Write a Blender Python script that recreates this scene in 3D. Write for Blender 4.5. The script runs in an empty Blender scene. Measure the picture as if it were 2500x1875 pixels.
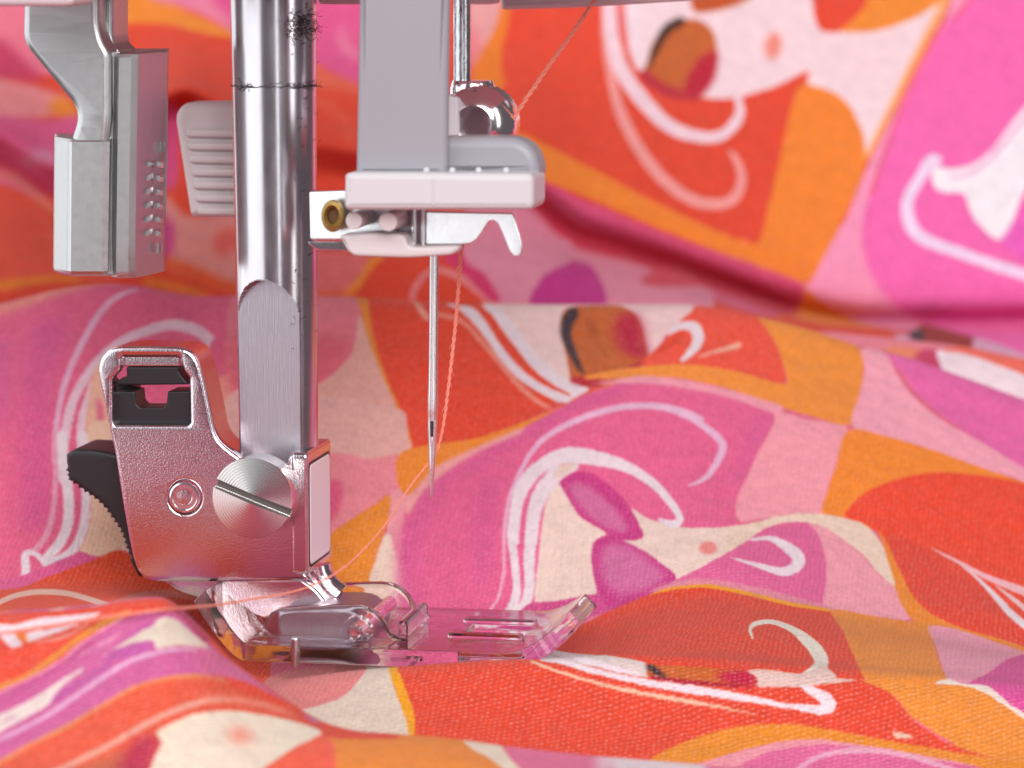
import bpy, bmesh, math, random
import numpy as np
from mathutils import Vector, Matrix
from mathutils.geometry import tessellate_polygon
R_ = math.radians
scene = bpy.context.scene
col = scene.collection
scene.unit_settings.scale_length = 0.01          # one unit is one centimetre

# ------------------------------------------------------------------ camera
DIST, PITCH, FOC = 26.0, R_(7), 9100.0
FW = Vector((0, math.cos(PITCH), -math.sin(PITCH)))
UPV = Vector((0, math.sin(PITCH), math.cos(PITCH)))
CAM = Vector((0, 0, 1.9)) - DIST * FW
cd = bpy.data.cameras.new('camera')
cam = bpy.data.objects.new('camera', cd); col.objects.link(cam)
cam.location = CAM; cam.rotation_euler = (R_(90) - PITCH, 0, 0)
cd.sensor_width = 36; cd.lens = 36 * FOC / 2500
cd.clip_start = 0.5; cd.clip_end = 400
cd.dof.use_dof = True; cd.dof.focus_distance = 26.1; cd.dof.aperture_fstop = 0.36
cd.dof.aperture_blades = 0
scene.camera = cam

# ------------------------------------------------------------------ light
world = bpy.data.worlds.new('World'); scene.world = world; world.use_nodes = True
bg = world.node_tree.nodes['Background']
bg.inputs['Color'].default_value = (0.82, 0.68, 0.74, 1); bg.inputs['Strength'].default_value = 0.135
def area(name, loc, target, sx, sy, power, color):
    l = bpy.data.lights.new(name, 'AREA'); l.shape = 'RECTANGLE'; l.size = sx; l.size_y = sy
    l.energy = power; l.color = color
    o = bpy.data.objects.new(name, l); col.objects.link(o); o.location = loc
    o.rotation_euler = (Vector(target) - Vector(loc)).to_track_quat('-Z', 'Y').to_euler()
    return o
def radiant(name, loc, target, sx, sy, L, color): return area(name, loc, target, sx, sy, L * math.pi * sx * sy, color)
radiant('window_light', (-37.9, -12.7, 22), (0, 0, 22), 63, 58, 1.4, (0.95, 0.98, 1.0))    # wide window on the left
radiant('back_window_light', (-30, 28, 20), (0, 0, 20), 42, 58, 1.1, (0.95, 0.98, 1.0))      # the next window, further back
radiant('front_light', (8, -42, 27), (0, 2, 0), 40, 28, 6.8, (1.0, 0.98, 0.96))             # soft fill, added high behind the camera to brighten the cloth
radiant('doorway_light', (36, -27, 16), (0, 0, 6), 9, 40, 2.6, (1.0, 0.96, 0.95))            # narrow opening on the right
radiant('slit_light', (8.5, -46, 14), (0, 0, 2), 2.6, 44, 3.6, (0.97, 0.97, 1.0))
scene.view_settings.view_transform = 'Standard'; scene.view_settings.look = 'None'
scene.view_settings.exposure = 0.17; scene.view_settings.gamma = 1
scene.cycles.max_bounces = 14; scene.cycles.transmission_bounces = 12; scene.cycles.transparent_max_bounces = 12
scene.cycles.sample_clamp_indirect = 6.0

# ------------------------------------------------------------------ frames: the machine stands turned by 10 degrees
TH = R_(-10); PV = Vector((-0.566, 0, 0)); CT, ST = math.cos(TH), math.sin(TH)
def at(u, v, y):                                  # point of the upright plane at depth y
    d = FW + Vector((1, 0, 0)) * ((u - 1250) / FOC) + UPV * ((937.5 - v) / FOC)
    return CAM + d * ((y - CAM.y) / d.y)
def ml(u, v, ly=0.0):                             # the same in the machine's own frame -> (lx, lz)
    d = FW + Vector((1, 0, 0)) * ((u - 1250) / FOC) + UPV * ((937.5 - v) / FOC)
    o = CAM - PV
    oy = -ST * o.x + CT * o.y; dy = -ST * d.x + CT * d.y
    p = o + d * ((ly - oy) / dy)
    return (CT * p.x + ST * p.y, p.z)
def m2w(p):
    return Vector((PV.x + CT * p[0] - ST * p[1], ST * p[0] + CT * p[1], p[2]))
ZC = lambda a, b: (150 + a * .45208, 780 + b * .45208)
ZA = lambda a, b: (a * .42194, b * .42194)
ZB = lambda a, b: (500 + a * .42205, b * .42205)
ZD = lambda a, b: (450 + a * .47468, 1350 + b * .47468)
ZE = lambda a, b: (720 + a * .27125, 400 + b * .27125)
ZL = lambda a, b: (a * .27125, 660 + b * .27125)
ZM = lambda a, b: (a * .27125, 1060 + b * .27125)
def tr(zone, pts, ly):
    return [ml(*zone(a, b), ly) for a, b in pts]

# ------------------------------------------------------------------ materials
def mat(name, color=(.8, .8, .8), rough=.5, metal=0.0, **kw):
    m = bpy.data.materials.new(name); m.use_nodes = True
    p = m.node_tree.nodes['Principled BSDF']
    p.inputs['Base Color'].default_value = (*color, 1); p.inputs['Roughness'].default_value = rough
    p.inputs['Metallic'].default_value = metal
    for k, v in kw.items(): p.inputs[k.replace('_', ' ')].default_value = v
    return m
def nd(m, t, **kw):
    n = m.node_tree.nodes.new(t)
    for k, v in kw.items(): setattr(n, k, v)
    return n
def ln(m, a, b): m.node_tree.links.new(a, b)
def bsdf(m): return m.node_tree.nodes['Principled BSDF']
def coords(m, scale, kind='Object', rot=(0, 0, 0)):
    tc = nd(m, 'ShaderNodeTexCoord'); mp = nd(m, 'ShaderNodeMapping')
    mp.inputs['Scale'].default_value = scale; mp.inputs['Rotation'].default_value = rot
    ln(m, tc.outputs[kind], mp.inputs['Vector']); return mp.outputs['Vector']
def noise(m, vec, scale=1.0, detail=3.0, rough=.55):
    n = nd(m, 'ShaderNodeTexNoise'); n.inputs['Scale'].default_value = scale
    n.inputs['Detail'].default_value = detail; n.inputs['Roughness'].default_value = rough
    ln(m, vec, n.inputs['Vector']); return n.outputs['Fac']
def ramp(m, fac, stops):
    r = nd(m, 'ShaderNodeValToRGB'); e = r.color_ramp.elements
    while len(e) < len(stops): e.new(.5)
    for i, (p, c) in enumerate(stops):
        e[i].position = p; e[i].color = (*c, 1) if hasattr(c, '__len__') else (c, c, c, 1)
    ln(m, fac, r.inputs['Fac']); return r.outputs['Color']
def bump(m, h, strength, dist, prev=None):
    b = nd(m, 'ShaderNodeBump'); b.inputs['Strength'].default_value = strength; b.inputs['Distance'].default_value = dist
    ln(m, h, b.inputs['Height'])
    if prev is not None: ln(m, prev, b.inputs['Normal'])
    return b.outputs['Normal']

def metal(name, base, r0, r1, pit=0.0, pscale=60, stretch=(1, 1, 1), grime=0.0):
    m = mat(name, base, r0, 1.0)
    v = coords(m, stretch)
    n = noise(m, v, pscale, 4)
    ln(m, ramp(m, n, [(.3, r0), (.7, r1)]), bsdf(m).inputs['Roughness'])
    if pit:
        ln(m, bump(m, n, pit, .01), bsdf(m).inputs['Normal'])
    if grime:
        g = noise(m, coords(m, (1, 1, .35)), 9, 6, .7)
        c = ramp(m, g, [(.30, tuple(x * .35 for x in base)), (.30 + grime, base)])
        ln(m, c, bsdf(m).inputs['Base Color'])
    return m
M = {}
M['bar'] = metal('polished_steel', (.66, .64, .68), .19, .25, .015, 14, (1, 1, .25))
M['flat'] = metal('brushed_steel', (.46, .43, .48), .30, .42, .25, 30, (6, 6, .15))
M['chrome'] = metal('nickel_plate', (.76, .66, .70), .06, .15, .17, 75)
M['bright'] = metal('bright_nickel', (.86, .84, .86), .12, .20, .03, 40)
M['cast'] = metal('cast_zinc', (.54, .56, .56), .33, .40, .02, 20)
M['satin'] = metal('satin_steel', (.88, .90, .91), .28, .34, .008, 30)
M['needle'] = metal('needle_steel', (.90, .90, .90), .26, .34)
M['rod'] = metal('worn_steel', (.62, .66, .68), .2, .36, .3, 30, (1, 1, .4), .12)
M['groove'] = mat('dark_recess', (.05, .045, .05), .5, .6)
M['slot'] = metal('shaded_slot_steel', (.16, .145, .14), .45, .6)  # slot floor: the shade of the deep slot is put into the colour
M['brass'] = metal('aged_brass', (.40, .27, .09), .38, .55, .3, 50)
M['brassdark'] = mat('dark_bore', (.14, .06, .02), .5)
M['white'] = mat('white_plastic', (.58, .56, .59), .38)
M['lilac'] = mat('pale_grey_plastic', (.31, .30, .335), .42)
M['blush'] = mat('blush_white_plastic', (.62, .57, .58), .4)
M['panel_reflection'] = mat('white_reflection', (.86, .82, .86), .3)  # stands for bare metal, with a white reflection as its base colour
M['body'] = mat('machine_body_plastic', (.66, .60, .63), .4)
M['black'] = mat('black_plastic', (.012, .010, .013), .42)
_v = coords(M['black'], (1, 1, 1)); ln(M['black'], bump(M['black'], noise(M['black'], _v, 60, 3), .15, .01), bsdf(M['black']).inputs['Normal'])
for k in ('white', 'lilac', 'blush', 'panel_reflection', 'body'):
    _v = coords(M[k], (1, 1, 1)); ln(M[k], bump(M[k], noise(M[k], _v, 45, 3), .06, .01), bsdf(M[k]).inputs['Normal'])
M['clear'] = mat('clear_plastic', (.985, .96, .98), .03, Transmission_Weight=1.0, IOR=1.36)
_v = coords(M['clear'], (1, 1, 1)); ln(M['clear'], bump(M['clear'], noise(M['clear'], _v, 5, 2), .10, .02), bsdf(M['clear']).inputs['Normal'])
m = bpy.data.materials.new('thin_clear_plastic'); m.use_nodes = True; m.node_tree.nodes.remove(bsdf(m))
tr_ = nd(m, 'ShaderNodeBsdfTransparent'); gl_ = nd(m, 'ShaderNodeBsdfGlossy'); gl_.inputs['Roughness'].default_value = .06
gl_.inputs['Color'].default_value = (1, .96, .98, 1)
fr_ = nd(m, 'ShaderNodeFresnel'); fr_.inputs['IOR'].default_value = 1.5
lw_ = nd(m, 'ShaderNodeLayerWeight'); lw_.inputs['Blend'].default_value = .35
ln(m, ramp(m, lw_.outputs['Facing'], [(.3, (.95, .92, .94)), (1, (.62, .50, .58))]), tr_.inputs['Color'])
mx_ = nd(m, 'ShaderNodeMixShader'); ln(m, fr_.outputs[0], mx_.inputs[0]); ln(m, tr_.outputs[0], mx_.inputs[1]); ln(m, gl_.outputs[0], mx_.inputs[2])
df_ = nd(m, 'ShaderNodeBsdfDiffuse'); df_.inputs['Color'].default_value = (.80, .70, .78, 1)
tl_ = nd(m, 'ShaderNodeBsdfTranslucent'); tl_.inputs['Color'].default_value = (.85, .74, .82, 1)
ms_ = nd(m, 'ShaderNodeMixShader'); ms_.inputs[0].default_value = .45; ln(m, df_.outputs[0], ms_.inputs[1]); ln(m, tl_.outputs[0], ms_.inputs[2])
mz_ = nd(m, 'ShaderNodeMixShader'); mz_.inputs[0].default_value = .17; ln(m, mx_.outputs[0], mz_.inputs[1]); ln(m, ms_.outputs[0], mz_.inputs[2])
ln(m, mz_.outputs[0], m.node_tree.nodes['Material Output'].inputs['Surface'])
M['thin'] = m
M['thread'] = mat('salmon_thread', (.80, .25, .18), .75, Sheen_Weight=.3)
M['lint'] = mat('dark_lint', (.055, .042, .05), .9)
m = mat('turned_steel', (.78, .77, .76), .22, 1.0, Anisotropic=.9)
tg = nd(m, 'ShaderNodeTangent'); tg.direction_type = 'RADIAL'; tg.axis = 'Y'
ln(m, tg.outputs['Tangent'], bsdf(m).inputs['Tangent'])
tc = nd(m, 'ShaderNodeTexCoord'); ml_ = nd(m, 'ShaderNodeVectorMath', operation='MULTIPLY'); ml_.inputs[1].default_value = (1, 0, 1)
le = nd(m, 'ShaderNodeVectorMath', operation='LENGTH'); mu = nd(m, 'ShaderNodeMath', operation='MULTIPLY'); mu.inputs[1].default_value = 330
si = nd(m, 'ShaderNodeMath', operation='SINE')
ln(m, tc.outputs['Object'], ml_.inputs[0]); ln(m, ml_.outputs[0], le.inputs[0]); ln(m, le.outputs['Value'], mu.inputs[0]); ln(m, mu.outputs[0], si.inputs[0])
ln(m, bump(m, si.outputs[0], .05, .002), bsdf(m).inputs['Normal'])
M['turned'] = m

# ------------------------------------------------------------------ mesh helpers
def mesh_obj(name, verts, faces, material, parent=None, base=(0, 0, 0), sharp=35, loc=None):
    """one mesh object; verts in machine coordinates, stored relative to base"""
    me = bpy.data.meshes.new(name)
    b = Vector(base) + (Vector(loc) if loc is not None else Vector((0, 0, 0)))
    me.from_pydata([tuple(Vector(v) - b) for v in verts], [], faces)
    bm = bmesh.new(); bm.from_mesh(me)
    bmesh.ops.remove_doubles(bm, verts=bm.verts, dist=1e-5)
    bmesh.ops.recalc_face_normals(bm, faces=bm.faces)
    bm.to_mesh(me); bm.free()
    me.shade_smooth(); me.set_sharp_from_angle(angle=R_(sharp))
    o = bpy.data.objects.new(name, me); col.objects.link(o); me.materials.append(material)
    if parent is not None: o.parent = parent
    if loc is not None: o.location = loc
    wn = o.modifiers.new('weighted_normals', 'WEIGHTED_NORMAL'); wn.keep_sharp = True; wn.weight = 90
    return o
class Thing:
    """an Empty at the thing's base, turned with the machine; its parts are meshes in machine coordinates"""
    def __init__(s, name, label, cat, base):
        s.base = Vector(base); e = bpy.data.objects.new(name, None); col.objects.link(e)
        e.empty_display_size = .2; e.location = m2w(base); e.rotation_euler = (0, 0, TH)
        e['label'] = label; e['category'] = cat; s.e = e
    def part(s, name, vf, material, parent=None, sharp=35, loc=None, label=None):
        o = mesh_obj(name, vf[0], vf[1], material, parent or s.e, s.base, sharp, loc)
        if label: o['label'] = label
        return o
def join(*vfs):
    V, Fc = [], []
    for v, f in vfs:
        n = len(V); V += list(v); Fc += [tuple(i + n for i in q) for q in f]
    return V, Fc
def area2(p): return sum(p[i - 1][0] * p[i][1] - p[i][0] * p[i - 1][1] for i in range(len(p)))
def rounded(pts, r=.03, n=4):
    """round the corners of a polygon"""
    out = []; N = len(pts)
    for i in range(N):
        a, b, c = Vector(pts[i - 1]), Vector(pts[i]), Vector(pts[(i + 1) % N])
        d1, d2 = (a - b), (c - b); l = min(r, d1.length * .45, d2.length * .45)
        p, q = b + d1.normalized() * l, b + d2.normalized() * l
        for k in range(n + 1):
            t = k / n; out.append(tuple((1 - t) ** 2 * p + 2 * t * (1 - t) * b + t * t * q))
    return out
def smooth_poly(pts, n=4):
    out = []; N = len(pts)
    for i in range(N):
        p = [Vector(pts[(i + k - 1) % N]) for k in range(4)]
        for k in range(n):
            t = k / n
            out.append(tuple(.5 * (2 * p[1] + (p[2] - p[0]) * t + (2 * p[0] - 5 * p[1] + 4 * p[2] - p[3]) * t * t + (3 * p[1] - p[0] - 3 * p[2] + p[3]) * t ** 3)))
    return out
def inset(p, d):
    N = len(p); out = []
    for i in range(N):
        a, b, c = Vector(p[i - 1]), Vector(p[i]), Vector(p[(i + 1) % N])
        e1, e2 = (b - a), (c - b)
        if e1.length < 1e-7 or e2.length < 1e-7: out.append(tuple(b)); continue
        n1 = Vector((-e1.y, e1.x)).normalized(); n2 = Vector((-e2.y, e2.x)).normalized()
        nn = n1 + n2
        if nn.length < 1e-4: out.append(tuple(b)); continue
        nn.normalize(); k = min(1.6, 1 / max(.3, nn.dot(n1)))
        out.append(tuple(b + nn * d * k))
    return out
def prism(outer, y0, y1, b=.02, holes=(), seg=3, back=True, y0f=None):
    """a plate with outline in (lx, lz), from ly=y0 (front) to y1, its front and back rims bevelled by b"""
    loops = [list(outer)] + [list(h) for h in holes]
    if area2(loops[0]) < 0: loops[0].reverse()
    for h in loops[1:]:
        if area2(h) > 0: h.reverse()
    V, Fc = [], []; levels = []
    lv = [(b * (1 - math.sin(k / seg * math.pi / 2)), b * (1 - math.cos(k / seg * math.pi / 2))) for k in range(seg + 1)]
    L = [(i, y0 + d) for i, d in lv] + ([(i, y1 - d) for i, d in reversed(lv)] if back else [(0, y1)])
    for (i, y) in L:
        ids = []
        for lp in loops:
            q = inset(lp, i) if i > 1e-6 else lp
            s = len(V); V += [(a, y + (y0f(a, c) if y0f else 0), c) for a, c in q]; ids.append(list(range(s, s + len(q))))
        levels.append(ids)
    for k in range(len(levels) - 1):
        for A, B in zip(levels[k], levels[k + 1]):
            n = len(A)
            for i in range(n): Fc.append((A[i], A[(i + 1) % n], B[(i + 1) % n], B[i]))
    for ids in (levels[0], levels[-1]):
        flat = [i for l in ids for i in l]
        for t in tessellate_polygon([[Vector((V[i][0], V[i][2], 0)) for i in l] for l in ids]):
            Fc.append(tuple(flat[i] for i in t))
    return V, Fc
def box(x0, x1, y0, y1, z0, z1, b=.02):
    return prism(rounded([(x0, z0), (x1, z0), (x1, z1), (x0, z1)], b * 1.2, 3), y0, y1, b)
def lathe(profile, c, axis='Y', n=40, rfun=None):
    """profile: (r, h) pairs; axis through c"""
    V, Fc = [], []
    for r, h in profile:
        for k in range(n):
            a = 2 * math.pi * k / n; rr = r * (rfun(k, r, h) if rfun else 1)
            x, y = rr * math.cos(a), rr * math.sin(a)
            V.append((c[0] + x, c[1] + h, c[2] + y) if axis == 'Y' else (c[0] + x, c[1] + y, c[2] + h) if axis == 'Z' else (c[0] + h, c[1] + x, c[2] + y))
    for i in range(len(profile) - 1):
        for k in range(n):
            k2 = (k + 1) % n; Fc.append((i * n + k, i * n + k2, (i + 1) * n + k2, (i + 1) * n + k))
    Fc.append(tuple(range(n))); Fc.append(tuple((len(profile) - 1) * n + k for k in range(n)))
    return V, Fc
def tube(path, rad, n=8, cap=True):
    V, Fc = [], []; P = [Vector(p) for p in path]
    up = Vector((0, 0, 1)); prev = None
    for i, p in enumerate(P):
        t = (P[min(i + 1, len(P) - 1)] - P[max(i - 1, 0)]).normalized()
        if prev is None:
            a = t.cross(up) if abs(t.z) < .9 else t.cross(Vector((1, 0, 0)))
        else: a = prev - t * prev.dot(t)
        a.normalize(); prev = a; bb = t.cross(a)
        r = rad[i] if hasattr(rad, '__len__') else rad
        for k in range(n):
            th = 2 * math.pi * k / n; V.append(tuple(p + (a * math.cos(th) + bb * math.sin(th)) * r))
    for i in range(len(P) - 1):
        for k in range(n):
            k2 = (k + 1) % n; Fc.append((i * n + k, i * n + k2, (i + 1) * n + k2, (i + 1) * n + k))
    if cap: Fc += [tuple(range(n)), tuple((len(P) - 1) * n + k for k in range(n))]
    return V, Fc
def catmull(P, n):
    P = [Vector(p) for p in P]; out = []
    for i in range(len(P) - 1):
        p = [P[max(i - 1, 0)], P[i], P[i + 1], P[min(i + 2, len(P) - 1)]]
        for k in range(n):
            t = k / n
            out.append(.5 * (2 * p[1] + (p[2] - p[0]) * t + (2 * p[0] - 5 * p[1] + 4 * p[2] - p[3]) * t * t + (3 * p[1] - p[0] - 3 * p[2] + p[3]) * t ** 3))
    out.append(P[-1]); return out

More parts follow.
